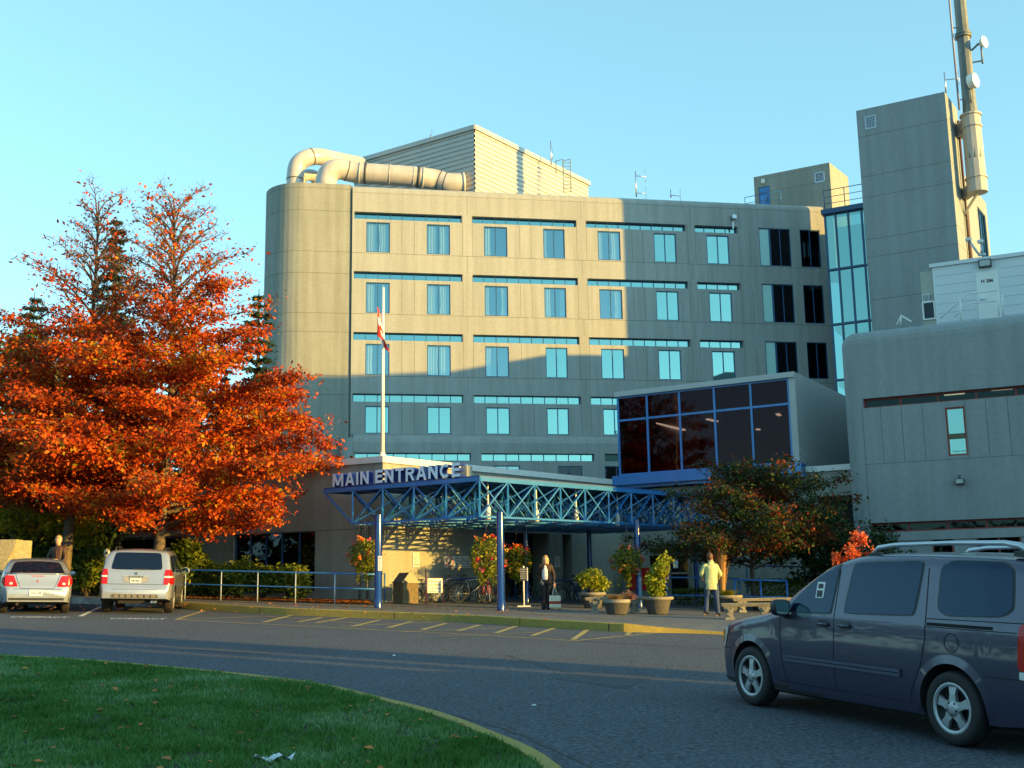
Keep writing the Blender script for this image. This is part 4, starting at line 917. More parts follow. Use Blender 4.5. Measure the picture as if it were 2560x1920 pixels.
# the left end is a cantilevered slope: the bottom chord stops one bay short
nb = {k: v and k[0] <= nL - 1 for k, v in ok.items()}
for k in ok:
    if k[0] > nL: ok[k] = False
def line_truss(seq, front):
    mb = MB(); got = False
    for a in range(len(seq)):
        (k0) = seq[a]
        if not ok[k0]: continue
        t0 = node(*k0, zct)
        if nb[k0] and not front: mb.bar(t0, node(*k0, zcb), .055); got = True
        if a + 1 < len(seq) and ok[seq[a + 1]]:
            k1 = seq[a + 1]; mb.bar(t0, node(*k1, zct), .075); got = True
            if nb[k0] and nb[k1]:
                mb.bar(node(*k0, zcb), node(*k1, zcb), .06)
                up_ = (node(*k1, zct), node(*k0, zcb)) if front else (node(*k0, zct), node(*k1, zcb))
                mb.bar(*up_, .045, .045)
                dn = (node(*k0, zct), node(*k1, zcb)) if front else (node(*k1, zct), node(*k0, zcb))
                off = eRv * .0
                mb.bar(dn[0], (Vector(dn[0]) + Vector(dn[1])) / 2 if False else dn[1], .035, .035)
            elif nb[k0]: mb.bar(node(*k1, zct), node(*k0, zcb), .055)
    return mb if got else None
for j in range(NJ + 1):
    m_ = line_truss([(i, j) for i in range(NI + 1)], False)
    if m_: m_.build('cross_truss', BLUE, CA)
for i in range(NI + 1):
    m_ = line_truss([(i, j) for j in range(NJ + 1)], True)
    if m_: m_.build('long_truss', BLUE, CA)
# diagonal web between neighbouring trusses
mb = MB()
for i in range(NI):
    for j in range(NJ):
        if all(ok[k] for k in ((i, j), (i + 1, j), (i, j + 1), (i + 1, j + 1))) and nb[(i, j)] and nb[(i + 1, j + 1)]:
            mb.bar(node(i, j, zcb), node(i + 1, j + 1, zct), .05); mb.bar(node(i + 1, j, zcb), node(i, j + 1, zct), .05); mb.bar(node(i, j, zcb), node(i + 1, j + 1, zcb), .04)
mb.build('diagonal_braces', BLUE, CA)
mb = MB(); DECK = mat('deck_blue', (.02, .07, .22), .5)
for i in range(NI):
    for j in range(NJ):
        if all(ok[k] for k in ((i, j), (i + 1, j), (i, j + 1), (i + 1, j + 1))):
            a, b, c, d = node(i, j, zct + .06), node(i + 1, j, zct + .06), node(i + 1, j + 1, zct + .06), node(i, j + 1, zct + .06)
            mb.mesh([a, b, c, d, a + Vector((0, 0, .07)), b + Vector((0, 0, .07)), c + Vector((0, 0, .07)), d + Vector((0, 0, .07))], [(0, 1, 2, 3), (7, 6, 5, 4), (0, 4, 5, 1), (1, 5, 6, 2), (2, 6, 7, 3), (3, 7, 4, 0)])
            for k in range(1, 5): mb.bar(a + (d - a) * k / 5 - Vector((0, 0, .03)), b + (c - b) * k / 5 - Vector((0, 0, .03)), .04, .06)
mb.build('roof_deck', DECK, CA)
mb = MB()
for A, B in ((K, TR), (K, TL)): e = (B - A).normalized(); mb.bar(A + Vector((0, 0, .02)) - e * .05, B + Vector((0, 0, .02)), .09, .13)
mb.build('edge_beam', BLUE, CA)
BLUEC = mat('blue_column_paint', (.004, .035, .20), .18, var=.2, vscale=3, coat=.5)
COLS = []
def column(px, py, r=.10, along=None, z1=None, y=None):
    p = gnd(px, py, .19)
    if y: p = aty(px, 1400, y); p.z = G(p.x, p.y) + .19
    mb = MB(); mb.lathe([(r * 1.12, p.z - .02), (r * 1.12, p.z + .3), (r, p.z + .32), (r, zcb + .05)], (p.x, p.y, 0), 20); mb.build('column', BLUEC, CA); COLS.append(p); return p
c1_ = column(945, 1520, .105); c2_ = column(1253, 1527, .108)
column(1595, 0, .10, y=(K + eRv * 5.6).y); column(1315, 0, .09, y=41.0); column(1474, 0, .09, y=43.6); column(1739, 0, .09, y=44.5)
for px, j in ((1240, .8), (1372, 2.6), (1495, 4.2), (1613, 6.0)):
    p = K + eRv * (j * mR) + eLv * .55; q = MB(); q.lathe([(.0, zcb - .05), (.085, zcb - .05), (.085, zcb + .33), (.03, zcb + .38), (.025, zct)], (p.x, p.y, 0), 14); q.build('downlight', WHITE, CA)
    q = MB(); q.lathe([(0, zcb - .06), (.06, zcb - .055)], (p.x, p.y, 0), 12)
# ------------------------------------------------------------ MAIN ENTRANCE letters
WCL = Wall(TL, math.degrees(math.atan2(K.y - TL.y, K.x - TL.x)))
SG = thing('entrance_lettering', 'deep pale-faced channel letters reading MAIN ENTRANCE along the canopy edge', 'sign', tuple(WCL.pt(0, zct + .15)), world=True)
u0s = WCL.uz(834, 1216)[0]; u1s = WCL.uz(1153, 1190)[0]
LF = mat('letter_face', (.74, .82, .95), .35); LS = mat('letter_side', (.015, .035, .20), .35)
zs0 = zr(840, 1217, WCL); zs1 = zr(838, 1185, WCL); HL = zs1 - zs0; TK = .21
def arc(cx, cy, rx, ry, a0, a1, n=9): return [(cx + rx * math.cos(R_(a0 + (a1 - a0) * k / n)), cy + ry * math.sin(R_(a0 + (a1 - a0) * k / n))) for k in range(n + 1)]
h_ = TK / 2
GLY = {'M': (.95, [[(h_, 0), (h_, 1)], [(.95 - h_, 0), (.95 - h_, 1)], [(h_ + .02, 1 - .02), (.475, .08)], [(.93 - h_, 1 - .02), (.475, .08)]]),
       'A': (.80, [[(.10, 0), (.38, 1)], [(.70, 0), (.42, 1)], [(.18, .30), (.62, .30)]]), 'I': (TK, [[(h_, 0), (h_, 1)]]),
       'N': (.74, [[(h_, 0), (h_, 1)], [(.74 - h_, 0), (.74 - h_, 1)], [(h_, .97), (.74 - h_, .03)]]),
       'E': (.64, [[(h_, 0), (h_, 1)], [(h_, 1 - h_), (.64, 1 - h_)], [(h_, .52), (.58, .52)], [(h_, h_), (.64, h_)]]),
       'T': (.68, [[(.34, 0), (.34, 1)], [(0, 1 - h_), (.68, 1 - h_)]]),
       'R': (.72, [[(h_, 0), (h_, 1)], [(h_, 1 - h_), (.40, 1 - h_)] + arc(.40, .71, .21, .29 - h_, 90, -90) + [(h_, .42 + h_ - .01)], [(.40, .46), (.62, 0)]]),
       'C': (.78, [arc(.42, .5, .42 - h_, .5 - h_, 48, 312, 16)])}
txt = 'MAIN ENTRANCE'; gap = .13; tot = sum((GLY[c_][0] if c_ != ' ' else .25) + gap for c_ in txt) - gap; kx = (u1s - u0s) / tot; u = u0s
for ch in txt:
    if ch == ' ': u += (.25 + gap) * kx; continue
    wd, strokes = GLY[ch]; q = MB(); lift = 0
    for st_ in strokes:
        P = [Vector((a_ * kx, b_ * HL)) for a_, b_ in st_]; n = len(P); L_, R2_ = [], []; hw_ = h_ * HL * .98
        for i, p in enumerate(P):
            t = (P[min(i + 1, n - 1)] - P[max(i - 1, 0)]).normalized(); nn = Vector((-t.y, t.x)) * hw_; L_.append(p + nn); R2_.append(p - nn)
        if n == 2 and abs(P[0].x - P[1].x) > 1e-4 and abs(P[0].y - P[1].y) > .1:      # slanted strokes end level
            t = (P[1] - P[0]).normalized(); hx = Vector((hw_ / max(.3, abs(t.y)), 0)) * (1 if t.y < 0 else -1); L_ = [P[0] + hx, P[1] + hx]; R2_ = [P[0] - hx, P[1] - hx]
        d0 = -.06 - lift; d1 = .22 + lift; lift += .0015
        W3d = lambda p, d: WCL.pt(u + p.x, zs0 + p.y, d)
        for i in range(n - 1):
            a_, b_, c_, e_ = L_[i], L_[i + 1], R2_[i + 1], R2_[i]
            q.mesh([W3d(p, d0) for p in (a_, b_, c_, e_)] + [W3d(p, d1) for p in (a_, b_, c_, e_)], [(0, 1, 2, 3)], 0); v0 = len(q.v) - 8
            for f in ((0, 4, 5, 1), (2, 6, 7, 3), (4, 7, 6, 5)) + (((3, 7, 4, 0),) if i == 0 else ()) + (((1, 5, 6, 2),) if i == n - 2 else ()): q.f.append(tuple(v0 + k for k in f)); q.m.append(1); q.sm.append(False)
    q.build('letter', [LF, LS], SG); u += (wd + gap) * kx
q = MB(); WCL.box(q, u0s, u1s, zs0 - .12, zs0 - .08, .05, .3)
for k in range(9): uu_ = u0s + .1 + (u1s - u0s - .2) * k / 8; WCL.box(q, uu_ - .02, uu_ + .02, zct, zs0 + .02, .1, .14)
q.build('mounting_rail', LS, SG)
# ------------------------------------------------------------ flagpole and flag
FP = thing('flagpole', 'white flagpole rising from the corner of the entrance wing roof', 'flagpole', tuple(aty(956, 1145, CW0.y + .5)), world=True)
fb = aty(956, 1146, CW0.y + .5); ft = aty(953.5, 722, CW0.y + .5); fb.x = fb.x; q = MB(); q.tube([(fb.x, fb.y, 5.9), (fb.x, fb.y, ft.z)], [.075, .045], 12); q.lathe([(0, ft.z + .05), (.06, ft.z + .02), (0, ft.z - .03)], (fb.x, fb.y, 0), 10); q.build('pole', mat('pole_white', (.75, .72, .68), .4), FP)
q = MB(); q.lathe([(.22, 5.95), (.2, 6.1), (.1, 6.22), (.09, 6.3)], (fb.x, fb.y, 0), 12); q.build('base', mat('pole_white', (.75, .72, .68), .4), FP)
fz1 = aty(950, 768, fb.y).z; fz0 = aty(950, 885, fb.y).z
q = MB(); NU, NV = 24, 12
def flagp(u, v):        # hangs limp: the fly folds down beside the pole
    x = -.16 + .42 * u * (.35 + .65 * v) + .05 * math.sin(u * 11 + v * 3); y = .10 * math.sin(u * 9 + v * 2.5)
    z = fz1 - (fz1 - fz0) * (v * .55 + u * .45 + .0); return (fb.x + x - .05, fb.y - .08 + y, z)
for i in range(NU):
    for j in range(NV):
        u0_, u1_, v0_, v1_ = i / NU, (i + 1) / NU, j / NV, (j + 1) / NV; um = (i + .5) / NU; vm = (j + .5) / NV
        leaf = abs(um - .5) + abs(vm - .5) * 1.0 < .18
        q.face([flagp(u0_, v0_), flagp(u1_, v0_), flagp(u1_, v1_), flagp(u0_, v1_)], 0 if (um < .4 or um > .62 or leaf) else 1, True)
o = q.build('flag', [mat('flag_red', (.62, .03, .02), .8), mat('flag_white', (.75, .73, .7), .8)], None, off=(fb.x, fb.y, fz1)); tag(o, 'limp red and white flag hanging at half height on the flagpole', 'flag')

# ============================================================ unseen block added out of frame to the right to shade the place
def block(name, label, poly, z1, m=CONC):
    t = thing(name, label, 'building', (poly[0][0], poly[0][1], 0), world=True); q = MB(); q.prism(poly, -1, z1, 0); q.build('wall', m, t); return t
t = thing('unseen_shade_block', 'unseen concrete block added beyond the right edge, roofline shaped to shade the facade', 'building', (33, 50, 0), world=True)
q = MB()
prof = []  # roofline traced along the sun from the wanted shade edge on the facade
for px_, py_ in ((600, 938), (880, 938), (1130, 928), (1366, 887), (1480, 887), (1575, 890), (1700, 896)):
    u_, z_ = WF.uz(px_, py_); p_ = WF.pt(u_, z_); t_ = (33 - p_.x) / S.x; prof.append((p_.y + S.y * t_, z_ + S.z * t_))
prof = [(40, prof[0][1])] + prof + [(85, prof[-1][1])]
for (y0, z0), (y1, z1) in zip(prof[:-1], prof[1:]):
    q.mesh([(33, y0, 0), (52, y0, 0), (52, y1, 0), (33, y1, 0), (33, y0, z0), (52, y0, z0), (52, y1, z1), (33, y1, z1)], [(0, 1, 5, 4), (1, 2, 6, 5), (2, 3, 7, 6), (3, 0, 4, 7), (4, 5, 6, 7)])
q.prism([(30.5, 26.2), (46, 26.2), (46, 40), (30.5, 40)], 0, 15.0); q.build('wall', CONC, t)
from mathutils.bvhtree import BVHTree
# ============================================================ VEHICLES
def lerp_tab(T, x):
    if x <= T[0][0]: return T[0][1]
    for (a, b), (c, d) in zip(T[:-1], T[1:]):
        if x <= c: return b + (d - b) * (x - a) / (c - a)
    return T[-1][1]
def smooth_tab(T, n=6):
    P = [Vector((a, b, 0)) for a, b in T]; return [(p.x, p.y) for p in resample3(P, n)]
class Car:
    def __init__(s, spec, paint):
        s.sp = spec; s.paint = paint
        P = smooth_tab(spec['prof'], 5)                      # outline over the top, tail -> nose, as a curve
        s.W = spec['W']; s.belt = spec['belt']; s.roof = spec['roof']; tum = spec['tum']
        def g(z):
            return lerp_tab([(.15, .90), (.30, .955), (.50, .992), (.72, 1.0), (s.belt - .05, .985), (s.belt, .97), (s.roof, .97 - tum)], z)
        def plan(x): return lerp_tab(spec['plan'], x)
        # body as sections along the curve's x: sort stations
        xs = sorted({round(p[0], 3) for p in P}); x0, x1 = xs[0], xs[-1]
        up = {}
        for x in xs: up[x] = max(p[1] for p in P if abs(p[0] - x) < 2e-3)
        xs2 = [x0]
        for x in xs:
            if x - xs2[-1] > .035: xs2.append(x)
        if x1 - xs2[-1] < .02: xs2[-1] = x1
        else: xs2.append(x1)
        mb = MB(); rows = []
        for x in xs2:
            zt = max(up.get(round(x, 3), 0), lerp_tab(sorted(P), x) if False else 0)
            zt = up[min(up, key=lambda k: abs(k - x))]; zb = lerp_tab(spec['bot'], x); w0 = s.W * plan(x)
            r = min(.10 if zt < s.belt + .1 else .13, (zt - zb) * .4)
            row = []
            M = 12
            for k in range(M + 1):
                z = zb + (zt - r - zb) * k / M; row.append((x, w0 * g(z), z))
            wt = w0 * g(zt - r)
            for k in range(1, 5):
                t = k / 4 * math.pi / 2; row.append((x, wt - r * 1.4 * (1 - math.cos(t)), zt - r + r * math.sin(t)))
            wl = wt - r * 1.4
            for k in range(1, 4): f = k / 3; row.append((x, wl * (1 - f), zt + spec.get('crown', .035) * (1 - (1 - f) ** 2)))
            full = [(a, b, c) for a, b, c in row] + [(a, -b, c) for a, b, c in reversed(row[:-1])]
            rows.append(full)
        n = len(rows[0]); vs = [p for r_ in rows for p in r_]
        fs = [(i * n + j, i * n + (j + 1) % n, (i + 1) * n + (j + 1) % n, (i + 1) * n + j) for i in range(len(rows) - 1) for j in range(n)]
        fs += [tuple(range(n)), tuple((len(rows) - 1) * n + j for j in reversed(range(n)))]
        mb.mesh(vs, fs, 0, True); s.mb = mb
        s.bvh = BVHTree.FromPolygons([Vector(v) for v in mb.v], mb.f)
    def hit(s, o, d, off):
        h, nrm, i, dist = s.bvh.ray_cast(Vector(o), Vector(d), 10)
        if h is None: return None
        if nrm.dot(Vector(d)) > 0: nrm = -nrm
        return h + nrm * off, nrm
    def proj(s, a, b, view, off):
        if view == 'L': return s.hit((a, 3, b), (0, -1, 0), off)
        if view == 'R': return s.hit((a, -3, b), (0, 1, 0), off)
        if view == 'B': return s.hit((-4, a, b), (1, 0, 0), off)
        if view == 'F': return s.hit((8, a, b), (-1, 0, 0), off)
        if view == 'T': return s.hit((a, b, 4), (0, 0, -1), off)
    def patch(s, mb, quad, view, off=.006, rnd=.07, n=12, mi=0):
        q = [Vector((a, b)) for a, b in quad]; G_ = []
        for j in range(n + 1):
            row = []
            for i in range(n + 1):
                u, v = 2 * i / n - 1, 2 * j / n - 1; uu, vv = u * (1 - rnd * v ** 8), v * (1 - rnd * u ** 8); uu, vv = (uu + 1) / 2, (vv + 1) / 2
                p = q[0] * (1 - uu) * (1 - vv) + q[1] * uu * (1 - vv) + q[2] * uu * vv + q[3] * (1 - uu) * vv
                h = s.proj(p.x, p.y, view, off); row.append(h[0] if h else None)
            G_.append(row)
        for j in range(n):
            for i in range(n):
                f = [G_[j][i], G_[j][i + 1], G_[j + 1][i + 1], G_[j + 1][i]]
                if all(p is not None for p in f): mb.face(f, mi, True)
        return mb
    def line(s, mb, pts, view, wd=.008, off=.003, sub=6, mi=0):
        P = [Vector((a, b)) for a, b in pts]; Q = []
        for a, b in zip(P[:-1], P[1:]): Q += [a.lerp(b, k / sub) for k in range(sub)]
        Q.append(P[-1]); L, R2 = [], []
        for i, p in enumerate(Q):
            t = (Q[min(i + 1, len(Q) - 1)] - Q[max(i - 1, 0)]).normalized(); nn = Vector((-t.y, t.x)) * wd / 2
            a = s.proj(*(p + nn), view, off); b = s.proj(*(p - nn), view, off); L.append(a and a[0]); R2.append(b and b[0])
        for i in range(len(Q) - 1):
            f = [L[i], L[i + 1], R2[i + 1], R2[i]]
            if all(p is not None for p in f): mb.face(f, mi, True)
    def finish(s, root, arches, ra):
        o = s.mb.build('body', [s.paint, BLACK], root)
        me = o.data; bm = bmesh.new(); bm.from_mesh(me); bmesh.ops.remove_doubles(bm, verts=bm.verts, dist=1e-4); bmesh.ops.recalc_face_normals(bm, faces=bm.faces); bm.to_mesh(me); bm.free()
        for x in arches:
            for sg in (1, -1):
                c = MB(); c.lathe([(0, .0), (ra, .0), (ra, .7), (0, .7)], (x, 0, s.sp['axle']), 40, axis='Y')
                c.v = [(a, sg * (.52 + b), d) for a, b, d in c.v]
                co = c.build('cut', BLACK); bm = bmesh.new(); bm.from_mesh(co.data); bmesh.ops.remove_doubles(bm, verts=bm.verts, dist=1e-4); bmesh.ops.recalc_face_normals(bm, faces=bm.faces)
                for f in bm.faces: f.material_index = 0
                bm.to_mesh(co.data); bm.free(); 
                md = o.modifiers.new('b', 'BOOLEAN'); md.operation = 'DIFFERENCE'; md.object = co; md.solver = 'EXACT'
                mo = o.matrix_world.copy(); par = o.parent; o.parent = None; o.matrix_world = Matrix.Identity(4)
                dg = bpy.context.evaluated_depsgraph_get(); dg.update(); nm = bpy.data.meshes.new_from_object(o.evaluated_get(dg)); o.modifiers.clear(); old = o.data; o.data = nm; bpy.data.meshes.remove(old); o.parent = par
                bpy.data.objects.remove(co)
        nm = o.data
        idx = [1 if (p.center.y ** 2 < .80 ** 2 and p.center.z < 1.0 and any((p.center.x - x) ** 2 + (p.center.z - s.sp['axle']) ** 2 < (ra + .01) ** 2 for x in arches)) or p.center.z < s.sp['bot'][0][1] - .02 else 0 for p in nm.polygons]
        nm.materials.clear(); nm.materials.append(s.paint); nm.materials.append(BLACK); nm.polygons.foreach_set('material_index', idx)
        smooth_by_angle(o, 32); return o
RIM = mat('alloy_rim', (.42, .43, .45), .4, metal=.55)
def wheel(root, x, y, zc, R, rr, side, wd=.22, nsp=5, rim=RIM):
    w_ = MB(); prof = [(rr, -wd / 2 + .01), (rr + .02, -wd / 2), (R - .03, -wd / 2), (R - .008, -wd / 2 + .02), (R, -wd / 2 + .05), (R, wd / 2 - .05), (R - .008, wd / 2 - .02), (R - .03, wd / 2), (rr + .02, wd / 2), (rr, wd / 2 - .01), (rr - .02, 0), (rr, -wd / 2 + .01)]
    w_.lathe(prof, (x, y, zc), 40, axis='Y'); t = w_.build('tyre', BLACK, root)
    r = MB(); o = side * (wd / 2 - .015)
    r.lathe([(rr + .005, side * wd / 2 * .93), (rr - .012, side * wd / 2 * .96), (rr - .02, side * wd / 2 * .8), (rr - .03, side * .02), (0, side * .02)], (x, y, zc), 40, axis='Y', mi=1)
    r.lathe([(rr + .006, side * wd / 2 * .94), (rr - .014, side * wd / 2 * 1.0), (rr - .028, side * wd / 2 * .85)], (x, y, zc), 40, axis='Y')
    for k in range(nsp):
        a = 2 * math.pi * k / nsp + math.pi / 2; ca, sa = math.cos(a), math.sin(a); pa = Vector((-sa, 0, ca)); ra = Vector((ca, 0, sa)); c = Vector((x, y, zc))
        w0, w1, w2 = .050, .032, .052
        for (r0, r1, wa, wb, d0, d1) in ((.03, rr * .55, w0, w1, o + side * .0, o * .97), (rr * .55, rr - .012, w1, w2, o * .97, o * .86)):
            q = [c + ra * r0 - pa * wa + Vector((0, d0 - side * .0, 0)), c + ra * r0 + pa * wa + Vector((0, d0, 0)), c + ra * r1 + pa * wb + Vector((0, d1, 0)), c + ra * r1 - pa * wb + Vector((0, d1, 0))]
            b = [p - Vector((0, side * .035, 0)) for p in q]
            r.mesh(q + b, [(0, 1, 2, 3), (7, 6, 5, 4), (0, 4, 5, 1), (1, 5, 6, 2), (2, 6, 7, 3), (3, 7, 4, 0)])
    r.lathe([(.075, o - side * .03), (.075, o + side * .004), (.03, o + side * .014), (0, o + side * .014)], (x, y, zc), 18, axis='Y')
    for k in range(5):
        a = 2 * math.pi * (k + .5) / 5 + math.pi / 2; r.lathe([(.011, o), (.011, o + side * .012), (0, o + side * .012)], (x + .055 * math.cos(a), y, zc + .055 * math.sin(a)), 8, mi=1, axis='Y')
    r.build('rim', [rim, mat('rim_shadow', (.02, .02, .022), .6)], t)
CARGLASS = mat('car_glass', (.006, .012, .030), .03, spec=.42)
CARGLASS.node_tree.nodes['Principled BSDF'].inputs['Specular Tint'].default_value = (.45, .70, 1.0, 1)
TRIM = mat('black_trim', (.015, .015, .017), .45); GAP = mat('panel_gap', (.004, .004, .005), .9)
TAILRED = mat('tail_lamp_red', (.42, .006, .004), .2, spec=.4); LAMPCLR = mat('lamp_clear', (.65, .65, .62), .1, coat=1.0); AMBER = mat('lamp_amber', (.80, .22, .01), .12, coat=1.0)
PLATE = mat('plate_white', (.66, .67, .68), .45); PLATEB = mat('plate_print', (.03, .06, .30), .6)
def frame_at(rear, front, zoff=0):
    """root matrix of a car: local x = forwards, standing on the sloping ground"""
    rear = Vector(rear); front = Vector(front); e = (front - rear).normalized(); n = Vector((.035, -.025, 1)).normalized(); y = n.cross(e).normalized(); n = e.cross(y)
    M = Matrix((e, y, n)).transposed().to_4x4(); M.translation = rear; return M
# --- slate blue minivan ---------------------------------------------------------------
spec = dict(W=.915, belt=1.12, roof=1.74, tum=.135, axle=.345, crown=.03,
  prof=[(-1.10, .45), (-1.105, .75), (-1.09, 1.05), (-1.03, 1.36), (-.93, 1.60), (-.80, 1.69), (-.4, 1.725), (.3, 1.745), (1.0, 1.745), (1.45, 1.715), (1.85, 1.60), (2.25, 1.38), (2.62, 1.14), (2.95, 1.055), (3.4, .985), (3.75, .90), (3.93, .78), (4.0, .60), (4.01, .40)],
  bot=[(-1.1, .30), (-.5, .24), (3.6, .22), (4.0, .26)],
  plan=[(-1.105, .80), (-1.02, .90), (-.85, .965), (-.4, .995), (0, 1), (2.6, 1), (3.2, .985), (3.5, .945), (3.75, .86), (3.9, .76), (4.01, .60)])
VAN = mat('van_paint', (.046, .044, .080), .32, metal=.35, coat=.7, spec=.5)
rw, fw_ = Vector(gnd(2384, 1850)), Vector(gnd(1886, 1765))
rear = Vector((aty(2386, 1850, 10.85).x, 10.85, 0)); fr_ = Vector((aty(1884, 1765, 13.62).x, 13.62, 0))
for p in (rear, fr_): p.z = G(p.x, p.y)
e = (fr_ - rear).normalized(); right = Vector((e.y, -e.x, 0))
rear_c = rear + right * .88; fr_c = fr_ + right * .88
for p in (rear_c, fr_c): p.z = G(p.x, p.y)
VR = thing('minivan', 'dark slate blue minivan with silver roof rails driving past in the foreground', 'minivan', M=frame_at(rear_c, fr_c))
car = Car(spec, VAN)
def side_glass(quad, nm='side_window', rnd=.07, view='L', seal=.022, par=None):
    qq = [Vector(p) for p in quad]; c = sum(qq, Vector((0, 0))) / 4; big = [tuple(p + (p - c).normalized() * seal) for p in qq]
    s_ = MB(); car.patch(s_, quad, view, off=.007, rnd=rnd, n=14); o = s_.build(nm, CARGLASS, par or VR); smooth_by_angle(o, 40); s2 = MB(); car.patch(s2, big, view, off=.003, rnd=rnd, n=14); s2.build('window_seal', TRIM, o); return o
for vw in 'LR':
    o = side_glass([(2.44, 1.105), (1.66, 1.12), (1.60, 1.625), (1.80, 1.60)], rnd=.02, view=vw)
    if vw == 'L':
        st = MB(); car.patch(st, [(1.93, 1.27), (1.80, 1.27), (1.79, 1.44), (1.92, 1.44)], 'L', off=.010, rnd=.02, n=3); s_ = st.build('parking_sticker', WHITE, o)
        st = MB(); car.patch(st, [(1.90, 1.37), (1.82, 1.37), (1.82, 1.42), (1.90, 1.42)], 'L', off=.012, rnd=.0, n=2); car.patch(st, [(1.91, 1.28), (1.82, 1.28), (1.82, 1.35), (1.91, 1.35)], 'L', off=.012, rnd=.0, n=2); st.build('print', PBK, s_)
    side_glass([(1.45, 1.13), (.46, 1.155), (.40, 1.675), (1.37, 1.645)], view=vw, rnd=.04)
    side_glass([(.15, 1.17), (-.70, 1.20), (-.66, 1.665), (.16, 1.68)], nm='quarter_window', rnd=.13, view=vw)
q = MB(); car.patch(q, [(-.62, 1.18), (.62, 1.18), (.56, 1.62), (-.56, 1.62)], 'B', off=.006); q.build('rear_window', CARGLASS, VR)
q = MB(); car.patch(q, [(2.58, -.74), (2.58, .74), (1.62, .60), (1.62, -.60)], 'T', off=.006, rnd=.04); q.build('windscreen', CARGLASS, VR)
q = MB()
for ln in ([(2.50, 1.06), (2.50, .85), (2.47, .60), (2.42, .34)], [(1.58, 1.66), (1.60, 1.10), (1.60, .34)], [(.33, 1.70), (.30, 1.12), (.30, .95), (.36, .70), (.50, .45), (.55, .32)], [(2.55, .34), (.55, .32)], [(.30, 1.135), (-.82, 1.145)], [(.30, 1.06), (-.75, 1.06)], [(-.42, .665), (-1.04, .665)], [(3.52, .62), (3.88, .62)]): car.line(q, ln, 'L', .008)
car.line(q, [(.28, 1.085), (-.50, 1.085)], 'L', .03)
N = 20; car.line(q, [(-.03 + .085 * math.cos(2 * math.pi * k / N), .93 + .085 * math.sin(2 * math.pi * k / N)) for k in range(N + 1)], 'L', .006, sub=1)
q.build('panel_gaps', GAP, VR)
q = MB()
for z in (.585, .625): car.line(q, [(2.42, z), (.62, z - .005)], 'L', .030, off=.026); 
q.build('side_moulding', mat('van_moulding', (.085, .09, .14), .35, metal=.3, coat=.6), VR)
q = MB(); car.line(q, [(2.38, .30), (.42, .30)], 'L', .07, off=.012); q.build('sill', VAN, VR)
for x in (1.76, 1.42):
    q = MB(); car.patch(q, [(x + .085, .96), (x - .085, .96), (x - .085, 1.045), (x + .085, 1.045)], 'L', off=.004, rnd=.2, n=8); h = q.build('door_handle_recess', TRIM, VR)
    q = MB(); a, b = car.proj(x + .08, 1.0, 'L', .014)[0], car.proj(x - .08, 1.0, 'L', .014)[0]; q.tube([a, (a + b) / 2 + Vector((0, .012, 0)), b], .016, 8); q.build('door_handle', VAN, h)
# arch flares
for x in (0, 3.07):
    q = MB(); N = 44; P1, P2 = [], []
    for k in range(N + 1):
        t = R_(-8) + R_(196) * k / N; 
        for rr_, L_, of in ((.395, P1, .012), (.475, P2, .001)):
            a, b = x + rr_ * math.cos(t), .345 + rr_ * math.sin(t); h = car.proj(a, max(b, .30), 'L', of); L_.append(h[0] if h else None)
    for k in range(N):
        f = [P1[k], P1[k + 1], P2[k + 1], P2[k]]
        if all(p is not None for p in f): q.face(f, 0, True); g_ = [P1[k], P1[k + 1], P1[k + 1] - Vector((0, .05, 0)), P1[k] - Vector((0, .05, 0))]; q.face(g_, 1, True)
    smooth_by_angle(q.build('arch_flare', [VAN, TRIM], VR), 40)
car.finish(VR, (0, 3.07), .395)
for x in (0, 3.07):
    for sg in (1, -1): wheel(VR, x, sg * .80, .34, .335, .225, sg, .215)
for sg in (1, -1):                                        # roof rails
    z = 1.752; q = MB(); y = .63 * sg
    q.tube([(1.28, y, z - .02), (1.18, y, z + .06), (.95, y, z + .085), (.2, y, z + .10), (-.45, y, z + .095), (-.62, y, z + .07), (-.78, y, z - .015)], [.03, .026, .022, .022, .026, .032, .035], 10); rl = q.build('roof_rail', mat('satin_silver', (.50, .52, .56), .35, metal=.6), VR)
    q = MB(); q.bar((1.32, y, z - .015), (1.15, y, z), .06, .03); q.build('rail_foot', TRIM, rl); q = MB(); q.bar((-.58, y, z), (-.85, y, z - .03), .08, .05); q.build('rail_foot', TRIM, rl)
def sqr(c, dx, b, d):
    r_ = math.hypot(b, d); t = math.atan2(d, b); k = (abs(math.cos(t)) ** 4 + abs(math.sin(t)) ** 4) ** -.25; return (c.x + dx, c.y + r_ * k * math.cos(t) * 1.05, c.z + r_ * k * math.sin(t) * .82)
for sg in (1, -1):
    c = Vector((2.33, sg * 1.03, 1.15)); q = MB(); q.lathe([(0, -.075), (.07, -.07), (.105, -.03), (.11, .02), (.10, .045), (0, .045)], (0, 0, 0), 18, axis='X'); q.v = [sqr(c, -a, b, d) for a, b, d in q.v]; m_ = q.build('door_mirror', TRIM, VR)
    q = MB(); q.lathe([(.086, 0), (0, 0)], (0, 0, 0), 18, axis='X'); q.v = [sqr(c, -.048, b, d) for a, b, d in q.v]; q.build('mirror_glass', mat('mirror', (.55, .8, .78), .02, metal=1), m_)
    q = MB(); q.bar((2.36, sg * .90, 1.05), (2.34, sg * 1.0, 1.06), .07, .05); q.build('mirror_arm', TRIM, m_)
q = MB(); car.patch(q, [(3.93, .62), (3.70, .63), (3.58, .86), (3.74, .87)], 'L', off=.008, rnd=.06); hl = q.build('headlight', LAMPCLR, VR)
q = MB(); car.patch(q, [(3.95, .65), (3.72, .67), (3.68, .82), (3.90, .82)], 'L', off=.014, rnd=.06); q.build('indicator', AMBER, hl)
